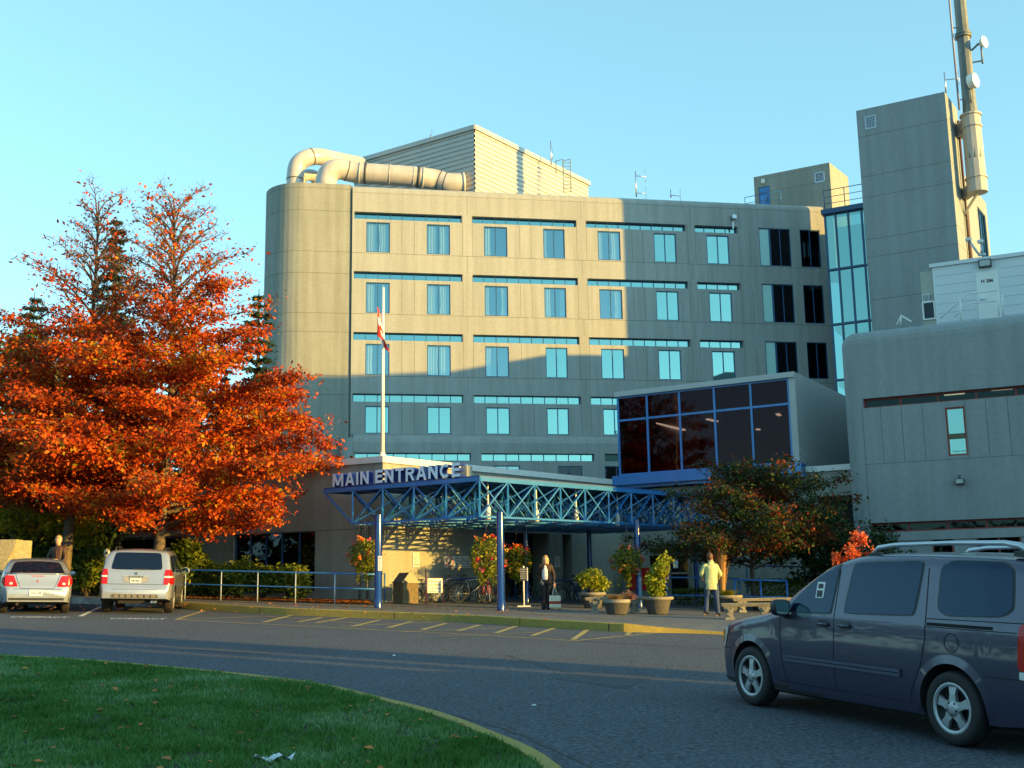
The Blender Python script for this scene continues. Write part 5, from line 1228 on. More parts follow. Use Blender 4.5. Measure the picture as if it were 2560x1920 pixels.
q = MB(); car.patch(q, [(-.76, .74), (-1.06, .74), (-1.03, 1.14), (-.78, 1.14)], 'L', off=.012, rnd=.08); tl = q.build('tail_light', TAILRED, VR)
q = MB(); car.patch(q, [(-.78, .67), (-1.05, .67), (-1.05, .735), (-.78, .735)], 'L', off=.013, rnd=.03); q.build('reversing_lamp', LAMPCLR, tl)
for sg in (1, -1):
    q = MB(); car.patch(q, [(sg * .60, .68), (sg * .80, .68), (sg * .78, 1.16), (sg * .66, 1.16)], 'B', off=.012); q.build('tail_light', TAILRED, VR)
q = MB(); q.box((1.5, 0, .25), (4.2, 1.35, .14)); q.build('underbody', BLACK, VR)

# --- rear-facing parked cars ---------------------------------------------------------------
def parked(px, py, heading, spec, paint, label, name='parked_car', WB=2.7, trk=.80, R=.33, rr=.21, cat='car', group='cars parked nose-in at the kerb', aw=.39):
    c = Vector(gnd(px, py)); e = Vector((heading[0], heading[1], 0)).normalized(); f = c + e * WB; f.z = G(f.x, f.y)
    root = thing(name, label, cat, M=frame_at(c, f), group=group); car = Car(spec, paint); return root, car
SILVERP = mat('silver_paint', (.34, .37, .42), .28, metal=.45, coat=1.0, var=.05)
SILVERB = mat('silver_blue_paint', (.34, .38, .43), .26, metal=.45, coat=1.0, var=.05)
def plate(car, root, yc, zc, txt, w_=.31, h_=.155):
    a = car.proj(yc, zc, 'B', .02); p = a[0]; q = MB(); q.box(p, (.012, w_, h_)); o = q.build('number_plate', PLATE, root)
    q = MB(); text_mb(q, txt, .085, p + Vector((-.008, w_ * .40, -.035)), (0, -1, 0), (0, 0, 1), width=w_ * .8, bold=.003); text_mb(q, 'BRITISH COLUMBIA', .02, p + Vector((-.008, w_ * .36, .048)), (0, -1, 0), (0, 0, 1), width=w_ * .72); q.build('plate_lettering', PLATEB, o)
# SUV
spec = dict(W=.975, belt=1.10, roof=1.72, tum=.15, axle=.36, crown=.03,
  prof=[(-1.08, .42), (-1.10, .60), (-1.09, .74), (-1.03, .80), (-1.02, .98), (-.99, 1.12), (-.88, 1.38), (-.74, 1.62), (-.62, 1.70), (-.2, 1.735), (.6, 1.745), (1.2, 1.70), (1.6, 1.56), (2.15, 1.22), (2.4, 1.12), (3.0, 1.06), (3.4, .97), (3.6, .78), (3.66, .45)],
  bot=[(-1.1, .42), (-.6, .32), (3.4, .30), (3.7, .36)], plan=[(-1.1, .86), (-1.0, .93), (-.85, .97), (-.4, .99), (0, 1), (2.7, 1), (3.2, .95), (3.5, .84), (3.66, .66)])
SV, car = parked(345, 1531, (-.20, .98), spec, SILVERP, 'silver sport utility vehicle with a roof rack parked nose-in, seen from behind', name='parked_suv', cat='suv')
q = MB(); car.patch(q, [(.68, 1.19), (-.68, 1.19), (-.60, 1.655), (.60, 1.655)], 'B', off=.006, rnd=.05); rwn = q.build('rear_window', CARGLASS, SV)
q = MB(); car.line(q, [(.10, 1.205), (-.36, 1.20)], 'B', .02, off=.02); q.build('wiper', TRIM, rwn)
for sg in (1, -1):
    q = MB(); car.patch(q, [(sg * .955, .80), (sg * .735, .80), (sg * .735, .985), (sg * .955, .985)], 'B', off=.012, rnd=.04); tl = q.build('tail_light', TAILRED, SV)
    q = MB(); car.patch(q, [(sg * .94, 1.03), (sg * .735, 1.03), (sg * .76, 1.20), (sg * .89, 1.20)], 'B', off=.012, rnd=.04); q.build('upper_lamp', TAILRED, tl)
    q = MB(); car.patch(q, [(sg * .95, .985), (sg * .745, .985), (sg * .745, 1.03), (sg * .95, 1.03)], 'B', off=.012, rnd=.0); q.build('clear_band', LAMPCLR, tl)
    vw = 'L' if sg > 0 else 'R'
    for quad in ([(-.72, 1.14), (-.05, 1.13), (-.02, 1.58), (-.50, 1.58)], [(.08, 1.13), (.95, 1.12), (.88, 1.60), (.10, 1.60)], [(1.05, 1.12), (1.85, 1.11), (1.30, 1.56), (.98, 1.58)]):
        q = MB(); car.patch(q, quad, vw, off=.006, rnd=.04); q.build('side_window', CARGLASS, SV)
    c = Vector((1.72, sg * 1.08, 1.16)); q = MB(); q.lathe([(0, -.07), (.09, -.06), (.11, .0), (.10, .05), (0, .05)], (0, 0, 0), 16, axis='X'); q.v = [(c.x - a, c.y + b * 1.2, c.z + d * .95) for a, b, d in q.v]; m_ = q.build('door_mirror', SILVERP, SV)
    q = MB(); q.lathe([(.085, 0), (0, 0)], (0, 0, 0), 16, axis='X'); q.v = [(c.x - .053, c.y + b * 1.2, c.z + d * .95) for a, b, d in q.v]; q.build('mirror_glass', MATS['mirror'], m_); q = MB(); q.bar((1.75, sg * .9, 1.12), (1.75, sg * 1.02, 1.13), .06, .05); q.build('mirror_arm', TRIM, m_)
    q = MB(); q.tube([(-.45, sg * .66, 1.72), (-.38, sg * .66, 1.79), (.9, sg * .66, 1.80), (1.0, sg * .66, 1.73)], .018, 8); q.build('roof_rail', TRIM, SV)
q = MB(); car.line(q, [(.74, 1.10), (.74, .80), (-.74, .80), (-.74, 1.10)], 'B', .010); car.line(q, [(.9, .665), (-.9, .665)], 'B', .008); q.build('panel_gaps', GAP, SV)
q = MB(); car.patch(q, [(.30, .85), (-.30, .85), (-.34, 1.0), (.34, 1.0)], 'B', off=.010, rnd=.10); nr = q.build('plate_recess', mat('recess_grey', (.26, .26, .26), .4), SV)
plate(car, SV, 0, .90, '338 NGA', .28, .13)
q = MB(); a = car.proj(.0, 1.005, 'B', .022)[0]; text_mb(q, 'A C U R A', .055, a + Vector((-.002, .20, -.02)), (0, -1, 0), (0, 0, 1), width=.40, bold=.003); q.build('lettering', PBK, nr)
q = MB(); car.patch(q, [(.36, 1.0), (-.36, 1.0), (-.36, 1.035), (.36, 1.035)], 'B', off=.016, rnd=.0, n=6); q.build('chrome_garnish', RIM, SV)
q = MB(); a = car.proj(0, 1.085, 'B', .012)[0]; q.lathe([(.036, -.008), (.043, 0), (.036, .008)], a, 18, axis='X'); q.bar(a + Vector((0, -.012, -.03)), a + Vector((0, 0, .03)), .009); q.bar(a + Vector((0, .012, -.03)), a + Vector((0, 0, .03)), .009); q.build('badge', CHROME, SV)
q = MB(); car.patch(q, [(.62, .44), (-.62, .44), (-.60, .535), (.60, .535)], 'B', off=.012, rnd=.03)
for k in range(7): y = -.48 + k * .16; a = car.proj(y, .48, 'B', .02)[0]; q.box(a, (.03, .10, .07), None, 1)
q.build('bumper_guard', [mat('guard_grey', (.10, .09, .08), .7), mat('guard_grey_light', (.17, .15, .13), .7)], SV)
car.finish(SV, (0, 2.7), .42)
for x in (0, 2.7):
    for sg in (1, -1): wheel(SV, x, sg * .83, .355, .355, .23, sg, .235)
q = MB(); q.box((1.2, 0, .36), (3.6, 1.3, .1)); q.box((-.7, .1, .34), (.35, .7, .12)); q.build('underbody', BLACK, SV)
q = MB()
for y in (-.46, -.54): q.tube([(-.5, y, .33), (-1.07, y, .33)], .035, 10)
q.build('exhaust', SILVER, SV)
# sedan
spec = dict(W=.90, belt=.98, roof=1.40, tum=.20, axle=.32, crown=.03,
  prof=[(-1.02, .36), (-1.06, .55), (-1.05, .72), (-.99, .80), (-.98, .94), (-.93, 1.035), (-.75, 1.045), (-.45, 1.055), (-.05, 1.24), (.30, 1.37), (.7, 1.425), (1.1, 1.43), (1.5, 1.36), (2.15, 1.08), (2.45, .98), (3.1, .90), (3.5, .80), (3.72, .66), (3.78, .42)],
  bot=[(-1.1, .34), (-.6, .25), (3.4, .22), (3.8, .28)], plan=[(-1.06, .80), (-.98, .88), (-.8, .955), (-.4, .99), (0, 1), (2.7, 1), (3.2, .95), (3.5, .84), (3.78, .62)])
SD, car = parked(84, 1532, (-.415, .91), spec, SILVERB, 'silver saloon car with wedge-shaped red tail lights parked nose-in at the far left', name='parked_sedan')
q = MB(); car.patch(q, [(-.50, -.70), (-.50, .70), (.18, .56), (.18, -.56)], 'T', off=.006, rnd=.05); q.build('rear_window', CARGLASS, SD)
for sg in (1, -1):
    q = MB(); car.patch(q, [(sg * .81, .72), (sg * .47, .72), (sg * .58, 1.0), (sg * .80, 1.0)], 'B', off=.012, rnd=.04); tl = q.build('tail_light', TAILRED, SD)
    a = car.proj(sg * .64, .775, 'B', .015)[0]; q = MB(); q.lathe([(0, -.006), (.042, -.004), (.045, .01)], a, 14, axis='X'); q.build('reversing_lamp', LAMPCLR, tl)
    vw = 'L' if sg > 0 else 'R'; q = MB(); car.patch(q, [(-.96, .76), (-.72, .80), (-.66, .95), (-.93, .95)], vw, off=.010, rnd=.04); q.build('tail_light', TAILRED, SD)
    for quad in ([(-.28, 1.02), (.72, 1.0), (.70, 1.34), (.22, 1.30)], [(.80, 1.0), (1.85, .99), (1.25, 1.33), (.78, 1.34)]):
        q = MB(); car.patch(q, quad, vw, off=.006, rnd=.04); q.build('side_window', CARGLASS, SD)
    c = Vector((1.75, sg * 1.0, 1.03)); q = MB(); q.lathe([(0, -.06), (.07, -.05), (.085, .0), (.08, .04), (0, .04)], (0, 0, 0), 16, axis='X'); q.v = [(c.x - a, c.y + b * 1.3, c.z + d * .85) for a, b, d in q.v]; m_ = q.build('door_mirror', SILVERB, SD); q = MB(); q.bar((1.78, sg * .84, 1.0), (1.78, sg * .95, 1.01), .06, .04); q.build('mirror_arm', TRIM, m_)
q = MB(); car.line(q, [(.54, 1.03), (.50, .90), (.40, .67), (-.40, .67), (-.50, .90), (-.54, 1.03)], 'B', .010); car.line(q, [(.86, .655), (-.86, .655)], 'B', .010); q.build('panel_gaps', GAP, SD)
plate(car, SD, .02, .56, 'FXA 108', .32, .155)
q = MB(); car.patch(q, [(.16, .985), (-.16, .985), (-.16, 1.0), (.16, 1.0)], 'B', off=.012, rnd=.0, n=4); q.build('brake_light', TAILRED, SD)
q = MB(); a = car.proj(0, .84, 'B', .012)[0]; q.mesh([a + Vector((0, -.02, .05)), a + Vector((0, .02, .05)), a + Vector((0, 0, -.045)), a + Vector((-.01, 0, .0))], [(0, 1, 3), (1, 2, 3), (2, 0, 3)]); q.build('badge', PRT, SD)
q = MB(); car.patch(q, [(.80, .37), (-.80, .37), (-.80, .43), (.80, .43)], 'B', off=.01, rnd=.0); q.build('bumper_valance', TRIM, SD)
q = MB(); P = [car.proj(y, 1.035, 'B', .0)[0] + Vector((-.015, 0, .018)) for y in (-.62, -.4, 0, .4, .62)]; q.tube(P, .016, 6); q.build('boot_spoiler', SILVERB, SD)
car.finish(SD, (0, 2.75), .375)
for x in (0, 2.75):
    for sg in (1, -1): wheel(SD, x, sg * .77, .32, .32, .21, sg, .21)
q = MB(); q.box((1.2, 0, .28), (3.6, 1.2, .08)); q.tube([(-.4, .45, .27), (-1.0, .45, .27)], .04, 10); q.build('underbody', BLACK, SD)

# ============================================================ PEOPLE
def skin(name, V, E, m, parent, sub=2, root=0, smooth=True, off=None):
    """V: list of (x,y,z,rx[,ry]) joints"""
    me = bpy.data.meshes.new(name); me.from_pydata([v[:3] for v in V], E, []); o = bpy.data.objects.new(name, me); C.objects.link(o)
    md = o.modifiers.new('s', 'SKIN'); md.use_smooth_shade = True; md.branch_smoothing = .6
    for i, v in enumerate(V):
        sv = me.skin_vertices[0].data[i]; sv.radius = (v[3], v[4] if len(v) > 4 else v[3]); sv.use_root = (i == root)
    if sub: s2 = o.modifiers.new('u', 'SUBSURF'); s2.levels = s2.render_levels = sub
    dg = bpy.context.evaluated_depsgraph_get(); dg.update(); nm = bpy.data.meshes.new_from_object(o.evaluated_get(dg)); bpy.data.objects.remove(o)
    nm.name = name
    nm.materials.clear(); nm.materials.append(m); nm.polygons.foreach_set('use_smooth', [True] * len(nm.polygons))
    r = bpy.data.objects.new(name, nm); C.objects.link(r); r.parent = parent; return r
def merge_into(a, b):
    bm = bmesh.new(); bm.from_mesh(a.data); bm.from_mesh(b.data); bm.to_mesh(a.data); bm.free(); bpy.data.objects.remove(b)
def chain(V, E, pts, start=None):
    i0 = start
    for p in pts:
        V.append(p); k = len(V) - 1
        if i0 is not None: E.append((i0, k))
        i0 = k
    return i0
def hand(V, E, wrist, d, up, s=1.0, curl=.5, mir=1):
    """palm and five bent fingers from the wrist joint (index in V); d = pointing way, up = back of hand"""
    w = Vector(V[wrist][:3]); d = Vector(d).normalized(); up = Vector(up); up = (up - d * up.dot(d)).normalized(); sd_ = d.cross(up) * mir
    palm = w + d * .055 * s; k = len(V); V.append((*palm, .030 * s, .018 * s)); E.append((wrist, k))
    for i, (o, L) in enumerate(((-.030, .068), (-.010, .078), (.011, .072), (.030, .058))):
        b = palm + d * .035 * s + sd_ * o * s; pts = [b]
        dd = d.copy(); p = b
        for j in range(3):
            dd = (dd - up * curl * (.35 + .3 * j)).normalized(); p = p + dd * L * s * (.45, .32, .25)[j]; pts.append(p)
        chain(V, E, [(*q_, .0085 * s) for q_ in pts], k)
    b = palm - d * .025 * s - sd_ * .032 * s; p1 = b + (d * .6 - sd_ * .7).normalized() * .035 * s; p2 = p1 + (d * .9 - up * curl * .6).normalized() * .032 * s
    chain(V, E, [(*q_, .010 * s) for q_ in (b, p1, p2)], k)
SKIN = mat('skin', (.55, .32, .22), .55, spec=.3)
def head_parts(root, c, f, s, hairm, style):
    """eyes, mouth, ears and hair round head centre c, face pointing along f"""
    f = Vector(f).normalized(); up = Vector((0, 0, 1)); rt = f.cross(up).normalized(); up = rt.cross(f); M = Matrix((rt, f, up)).transposed(); c = Vector(c)
    P = lambda x, y, z: c + M @ Vector((x, y, z)) * s
    q = MB()
    for sg in (-1, 1): q.lathe([(0, -.012), (.011, 0), (0, .012)], P(sg * .032, .083, .01), 8)
    q.build('eyes', PBK, root)
    q = MB(); q.tube([P(-.022, .088, -.052), P(0, .095, -.05), P(.022, .088, -.052)], .005, 6); q.build('mouth', mat('lips', (.35, .10, .08), .5), root)
    q = MB(); NU, NV = 18, 12
    def hs(u, v):
        th = math.pi * 2 * u; ph = math.pi * v; x, y, z = math.sin(ph) * math.cos(th), math.sin(ph) * math.sin(th), math.cos(ph)
        return x, y, z
    vs = []; idx = {}
    for j in range(NV + 1):
        for i in range(NU):
            x, y, z = hs(i / NU, j / NV); k = 1 + random.uniform(-.03, .04)
            px_, py_, pz_ = x * .094 * k, y * .112 * k - .016, z * .118 * k + .030
            if y > .25 and z < .55: py_ = min(py_, .03); px_ *= .92
            if style == 'long' and z < .2 and y < .35: pz_ -= .26 * (.2 - z) / 1.2; py_ -= .01; px_ *= 1.22
            if style == 'short' and z < -.2: pz_ = max(pz_, -.075)
            idx[(i, j)] = len(vs); vs.append(P(px_, py_, pz_))
    fs = [(idx[(i, j)], idx[((i + 1) % NU, j)], idx[((i + 1) % NU, j + 1)], idx[(i, j + 1)]) for j in range(NV) for i in range(NU)]
    q.mesh(vs, fs, 0, True); q.build('hair', hairm, root)
def person(label, loc, H, pose, mats, rz=0, style='short', hd=(0, -1, 0)):
    """pose: joints as fractions of standing height in a frame where x = person's left on screen"""
    root = thing('person', label, 'person', tuple(loc), rz)
    J = {k: Vector(v) * H for k, v in pose.items()}; s = H / 1.75
    V, E = [], []
    pel = J['pelvis']; V.append((*pel, .115 * s, .085 * s))
    ch = chain(V, E, [(*(pel.lerp(J['chest'], .5)), .105 * s, .08 * s), (*J['chest'], .125 * s, .085 * s), (*J['neck'], .055 * s)], 0)
    hc = J['head']; hdv = Vector(hd).normalized()
    top = chain(V, E, [(*(hc - Vector((0, 0, .07 * s)) + hdv * .02 * s), .078 * s), (*(hc + Vector((0, 0, .012))), .100 * s, .112 * s), (*(hc + Vector((0, 0, .085 * s)) - hdv * .01), .088 * s)], ch)
    for sd_ in ('l', 'r'):
        sh = J['sh_' + sd_]; a = chain(V, E, [(*sh, .052 * s), (*J['el_' + sd_], .038 * s), (*J['wr_' + sd_], .026 * s)], 2)
        d = J['wr_' + sd_] - J['el_' + sd_]; hand(V, E, a, pose.get('hd_' + sd_, d), Vector((0, -1, .1)) if 'hu' not in pose else pose['hu'], s, .55, 1 if sd_ == 'l' else -1)
        chain(V, E, [(*J['hip_' + sd_], .080 * s), (*J['kn_' + sd_], .055 * s), (*J['an_' + sd_], .036 * s), (*(J['an_' + sd_] + pose.get('toe', Vector((0, -.08, -.02))) * s * 1.0), .03 * s)], 0)
    V2 = [tuple(v) for v in V]
    b = skin('body', V2, E, SKIN, root, 1)
    # nose
    n = MB(); rt = hdv.cross(Vector((0, 0, 1))).normalized(); p = hc + hdv * .085 * s; n.mesh([p + rt * .014 * s + Vector((0, 0, -.022)), p - rt * .014 * s + Vector((0, 0, -.022)), p + Vector((0, 0, .022)), p + hdv * .028 * s + Vector((0, 0, -.018))], [(0, 1, 3), (1, 2, 3), (2, 0, 3), (0, 2, 1)])
    nb_ = n.build('nose', SKIN); nb_.location = (0, 0, 0); merge_into(b, nb_)
    head_parts(root, hc, hdv, s, mats['hair'], style)
    # jacket: a lofted torso, and sleeves
    jl = mats.get('jlen', .0); hem = pel.z - (.04 + jl) * s; chest, neck = J['chest'], J['neck']; shz = (J['sh_l'].z + J['sh_r'].z) / 2; shw = (J['sh_l'] - J['sh_r']).length / 2
    q = MB(); sec = [(hem, .175 * s, .125 * s, pel), (hem + .02, .180 * s, .130 * s, pel), (pel.z + .05 * s, .170 * s, .122 * s, pel), (pel.lerp(chest, .5).z, .160 * s, .115 * s, pel.lerp(chest, .5)), (chest.z, .178 * s, .125 * s, chest), (chest.z + .08 * s, .190 * s, .125 * s, chest), (shz + .0 * s, shw + .022 * s, .105 * s, chest.lerp(neck, .5)), (shz + .035 * s, shw - .035 * s, .085 * s, neck), (shz + .065 * s, .095 * s, .075 * s, neck), (neck.z + .005, .066 * s, .066 * s, neck)]
    NS = 24; vs = []
    for k, (z_, rx, ry, c_) in enumerate(sec):
        for j in range(NS):
            t = 2 * math.pi * j / NS; w_ = 1 + .035 * math.sin(5 * t + k * .9) * (1 if k < 5 else 0); ex = 2.4; ct, st_ = math.cos(t), math.sin(t); r_ = (abs(ct) ** ex + abs(st_) ** ex) ** (-1 / ex)
            vs.append((c_.x + rx * r_ * ct * w_, c_.y + ry * r_ * st_ * w_, z_))
    n_ = len(sec); q.mesh(vs, [(i * NS + j, i * NS + (j + 1) % NS, (i + 1) * NS + (j + 1) % NS, (i + 1) * NS + j) for i in range(n_ - 1) for j in range(NS)], 0, True); q.f.append(tuple(reversed(range(NS)))); q.m.append(0); q.sm.append(False)
    jk = q.build('jacket', mats['jacket'], root)
    for sd_ in ('l', 'r'):
        q = MB(); sh, el, wr = J['sh_' + sd_], J['el_' + sd_], J['wr_' + sd_]; ce = Vector((chest.x, chest.y, sh.z)); P = [sh.lerp(ce, .35) + Vector((0, 0, .005)), sh, sh.lerp(el, .5), el, el.lerp(wr, .5), el.lerp(wr, .93)]
        P = resample3(P, 3); R3 = [lerp_tab([(0, .046), (.2, .058), (.45, .057), (.62, .054), (.85, .045), (1, .044)], i / (len(P) - 1)) * s * mats.get('fat', 1.0) for i in range(len(P))]; q.tube(P, R3, 12); q.build('sleeve', mats['jacket'], jk)
    q = MB(); vs = []; sec = [(pel.z + .06 * s, .145 * s, .105 * s), (pel.z - .02 * s, .162 * s, .115 * s), (pel.z - .09 * s, .158 * s, .112 * s), (pel.z - .13 * s, .120 * s, .09 * s)]
    for z_, rx, ry in sec:
        for j in range(20): t = 2 * math.pi * j / 20; vs.append((pel.x + rx * math.cos(t), pel.y + ry * math.sin(t), z_))
    q.mesh(vs, [(i * 20 + j, i * 20 + (j + 1) % 20, (i + 1) * 20 + (j + 1) % 20, (i + 1) * 20 + j) for i in range(3) for j in range(20)], 0, True); q.f.append(tuple(3 * 20 + j for j in range(20))); q.m.append(0); q.sm.append(False)
    for sd_ in ('l', 'r'):
        hp_, kn, an = J['hip_' + sd_], J['kn_' + sd_], J['an_' + sd_]; P = resample3([hp_ + Vector((0, 0, .01)), hp_.lerp(kn, .5), kn, kn.lerp(an, .5), an + Vector((0, 0, .0)) + Vector((0, 0, -.03 * s))], 3)
        q.tube(P, [lerp_tab([(0, .096), (.25, .090), (.5, .072), (.75, .064), (1, .068)], i / (len(P) - 1)) * s * (1 + .04 * math.sin(i * 2.1)) for i in range(len(P))], 14)
    q.build('trousers', mats['trousers'], root)
    for sd_ in ('l', 'r'):
        V, E = [], []; an = J['an_' + sd_]; toe = pose.get('toe_' + sd_, pose.get('toe', Vector((0, -.08, -.02)))); V.append((*(an - Vector((0, 0, .02))), .05 * s)); chain(V, E, [(*(an - toe * .35 + Vector((0, 0, -.045)) * s), .04 * s), ], 0); chain(V, E, [(*(an + toe * 1.0 + Vector((0, 0, -.03)) * s), .045 * s, .036 * s), (*(an + toe * 1.9 + Vector((0, 0, -.035)) * s), .040 * s, .030 * s)], 0)
        skin('shoe', V, E, mats['shoes'], root, 1)
    return root, J, s
def base_pose():
    return dict(pelvis=(0, 0, .53), chest=(0, 0, .71), neck=(0, 0, .84), head=(0, -.012, .918), sh_l=(.100, 0, .795), sh_r=(-.100, 0, .795), el_l=(.135, .01, .63), el_r=(-.135, .01, .63), wr_l=(.14, -.03, .49), wr_r=(-.14, -.03, .49),
                hip_l=(.052, 0, .50), hip_r=(-.052, 0, .50), kn_l=(.055, -.01, .28), kn_r=(-.055, -.01, .28), an_l=(.055, .01, .05), an_r=(-.055, .01, .05))
TOE = Vector((0, -.075, -.0))
# woman with the tote
wl = gnd(1366, 1524, .19); p = base_pose(); p.update(toe=Vector((-.04, -.06, 0)), an_l=(.035, .02, .05), an_r=(-.05, .0, .05), kn_l=(.04, .0, .28), kn_r=(-.045, -.02, .28), el_l=(.15, .02, .64), wr_l=(.155, -.02, .50), sh_l=(.10, .02, .80), sh_r=(-.10, -.01, .80), el_r=(-.12, .03, .64), wr_r=(-.08, -.05, .53))
WJ = dict(hair=mat('hair_blond', (.46, .27, .09), .6, var=.3, vscale=30), jacket=mat('brown_jacket', (.045, .022, .014), .85, var=.3, vscale=8), trousers=mat('dark_trousers', (.018, .010, .010), .85), shoes=mat('dark_shoes', (.012, .010, .010), .5), jlen=.06)
WM, J, s = person('woman with long blond hair in a dark jacket standing with a white tote bag', wl, 1.64, p, WJ, 0, 'long', hd=(-.05, -.95, .12))
V = [(*(J['neck'] + Vector((-.02, -.06, -.03))), .05, .03)]; E = []; chain(V, E, [(*(J['chest'] + Vector((-.03, -.095, .03))), .10, .045), (*(J['chest'] + Vector((-.03, -.095, -.12))), .105, .045), (*(J['pelvis'] + Vector((-.03, -.095, .0))), .10, .045)], 0); skin('shirt', V, E, mat('white_shirt', (.62, .62, .66), .8), WM, 1)
hw = wl + J['wr_l'] + Vector((.0, -.05, -.10)); TB = thing('tote_bag', 'white tote bag with a dark red band held in the standing woman\'s hand', 'bag', tuple(hw), world=True)
q = MB(); bz = hw.z - .30; TW_, TH_ = .17, .36
for z0, z1, mi in ((-TH_, -TH_ + .10, 0), (-TH_ + .10, -TH_ + .19, 1), (-TH_ + .19, 0, 0)):
    f = lambda z: .055 * (1 - .5 * (z + TH_) / TH_); b = Vector((hw.x + .01, hw.y, bz))
    q.mesh([b + Vector((sx * (TW_ - .01 * (z / TH_)), sy * f(z), z)) for z in (z0, z1) for sx, sy in ((-1, -1), (1, -1), (1, 1), (-1, 1))], [(0, 1, 5, 4), (1, 2, 6, 5), (2, 3, 7, 6), (3, 0, 4, 7), (3, 2, 1, 0), (4, 5, 6, 7)], mi)
q.build('bag', [mat('canvas', (.62, .55, .42), .85, var=.12, vscale=9), mat('band_red', (.30, .03, .02), .8)], TB)
q = MB(); text_mb(q, 'MARKET', .07, (hw.x - .12, hw.y - .058, bz - TH_ + .12), (1, 0, 0), (0, 0, 1), (0, -1, 0), width=.26, bold=.003) if False else None
for yy in (-.03, .03): h_ = MB(); h_.tube([(hw.x - .07, hw.y + yy, bz), (hw.x - .035, hw.y + yy * .6, bz + .16), (hw.x, hw.y, bz + .30), (hw.x + .04, hw.y + yy * .6, bz + .16), (hw.x + .09, hw.y + yy, bz)], .011, 6); h_.build('handle', MATS['canvas'], TB)
# person in the pale jacket, seen from behind, walking away
pl_ = gnd(1782, 1540, .19); p = base_pose(); p.update(sh_l=(.088, .03, .785), sh_r=(-.088, .02, .785), toe=Vector((0, .075, 0)), toe_r=Vector((-.01, .06, -.02)), pelvis=(0, 0, .52), chest=(.01, .02, .72), neck=(.01, .035, .845), head=(.005, .055, .915), el_l=(.155, .04, .655), wr_l=(.13, .13, .60), el_r=(-.145, .03, .655), wr_r=(-.11, .13, .60), hip_l=(.055, 0, .50), hip_r=(-.055, 0, .50), kn_l=(.07, -.02, .27), kn_r=(-.075, .03, .28), an_l=(.085, -.02, .05), an_r=(-.115, -.05, .07))
PJ = dict(hair=mat('hair_brown', (.10, .04, .02), .6, var=.3, vscale=30), jacket=mat('pale_green_jacket', (.52, .52, .24), .7, var=.10, vscale=5, bump=.6, bscale=12), trousers=mat('blue_jeans', (.035, .06, .14), .9, var=.3, vscale=12), shoes=mat('tan_shoes', (.20, .13, .09), .6), jlen=.15, fat=1.15)
PB_, J, s = person('person in a pale green hooded jacket and jeans walking away near the planters', pl_, 1.80, p, PJ, 0, 'short', hd=(.25, .9, -.25))
V = [(*(J['neck'] + Vector((0, -.05, -.02))), .12, .07)]; E = []; chain(V, E, [(*(J['neck'] + Vector((-.10, .0, .02))), .065)], 0); chain(V, E, [(*(J['neck'] + Vector((.10, .0, .02))), .065)], 0); chain(V, E, [(*(J['neck'] + Vector((0, -.095, -.15))), .08, .04)], 0); skin('hood', V, E, PJ['jacket'], PB_, 1)
# man behind the sedan
ml = gnd(140, 1478, .19); ml = aty(140, 1480, 35.0); ml.z = G(ml.x, ml.y) + .19
p = base_pose(); p.update(toe=TOE, head=(.02, -.035, .915), neck=(.01, -.01, .845), el_l=(.15, -.02, .65), wr_l=(.105, -.07, .53), el_r=(-.16, -.02, .65), wr_r=(-.13, -.05, .52))
MJ = dict(hair=mat('hair_grey', (.40, .30, .20), .6, var=.3, vscale=30), jacket=mat('brown_leather', (.075, .035, .022), .6, var=.3, vscale=8, bump=.5, bscale=14), trousers=mat('olive_trousers', (.09, .075, .03), .9), shoes=MATS['dark_shoes'], jlen=.08)
Hm = (aty(140, 1338, 35.0).z - ml.z) / 1.0
MM, J, s = person('man in an open brown jacket looking down behind the silver saloon car', ml, max(1.6, min(1.95, Hm)), p, MJ, R_(-15), 'short', hd=(.25, -.9, -.35))
V = [(*(J['neck'] + Vector((0, -.06, -.03))), .05, .03)]; E = []; chain(V, E, [(*(J['chest'] + Vector((.0, -.11, .05))), .07, .04), (*(J['chest'] + Vector((0, -.11, -.12))), .10, .04), (*(J['pelvis'] + Vector((0, -.10, -.04))), .11, .04)], 0); skin('shirt', V, E, mat('maroon_shirt', (.05, .015, .012), .85), MM, 1)
# ============================================================ STREET FURNITURE
CAST = mat('cast_stone', (.30, .27, .21), .85, var=.35, vscale=6, fine=.3, bump=.6, bscale=60)
AGG = mat('exposed_aggregate', (.13, .12, .11), .9, var=.5, vscale=14, fine=.45, bump=1.0, bscale=90)
def planter(px, py, label, r=.42, h=.50, rim=.47, m=None, y=None, ribs=False):
    p = gnd(px, py, .19)
    if y: p = aty(px, py, y); p.z = G(p.x, p.y) + .19
    t = thing('planter', label, 'planter', tuple(p), group='stone planters by the entrance')
    q = MB(); q.lathe([(0, 0), (r * .66, 0), (r * .72, .04), (r * .95, h * .75), (r, h - .09)], (0, 0, 0), 28); q.lathe([(r * .8, h * .6), (r * .8, h - .03), (rim - .07, h - .02)], (0, 0, 0), 28); q.build('pot', m or AGG, t)
    q = MB(); q.lathe([(r - .01, h - .10), (rim, h - .08), (rim + .01, h - .02), (rim - .02, h), (rim - .09, h), (rim - .10, h - .06)], (0, 0, 0), 28); q.build('rim', CAST, t)
    q = MB(); q.lathe([(rim - .09, h - .05), (0, h - .03)], (0, 0, 0), 20); q.build('soil', mat('soil', (.03, .02, .012), .95), t)
    return t, p + Vector((0, 0, h - .04))
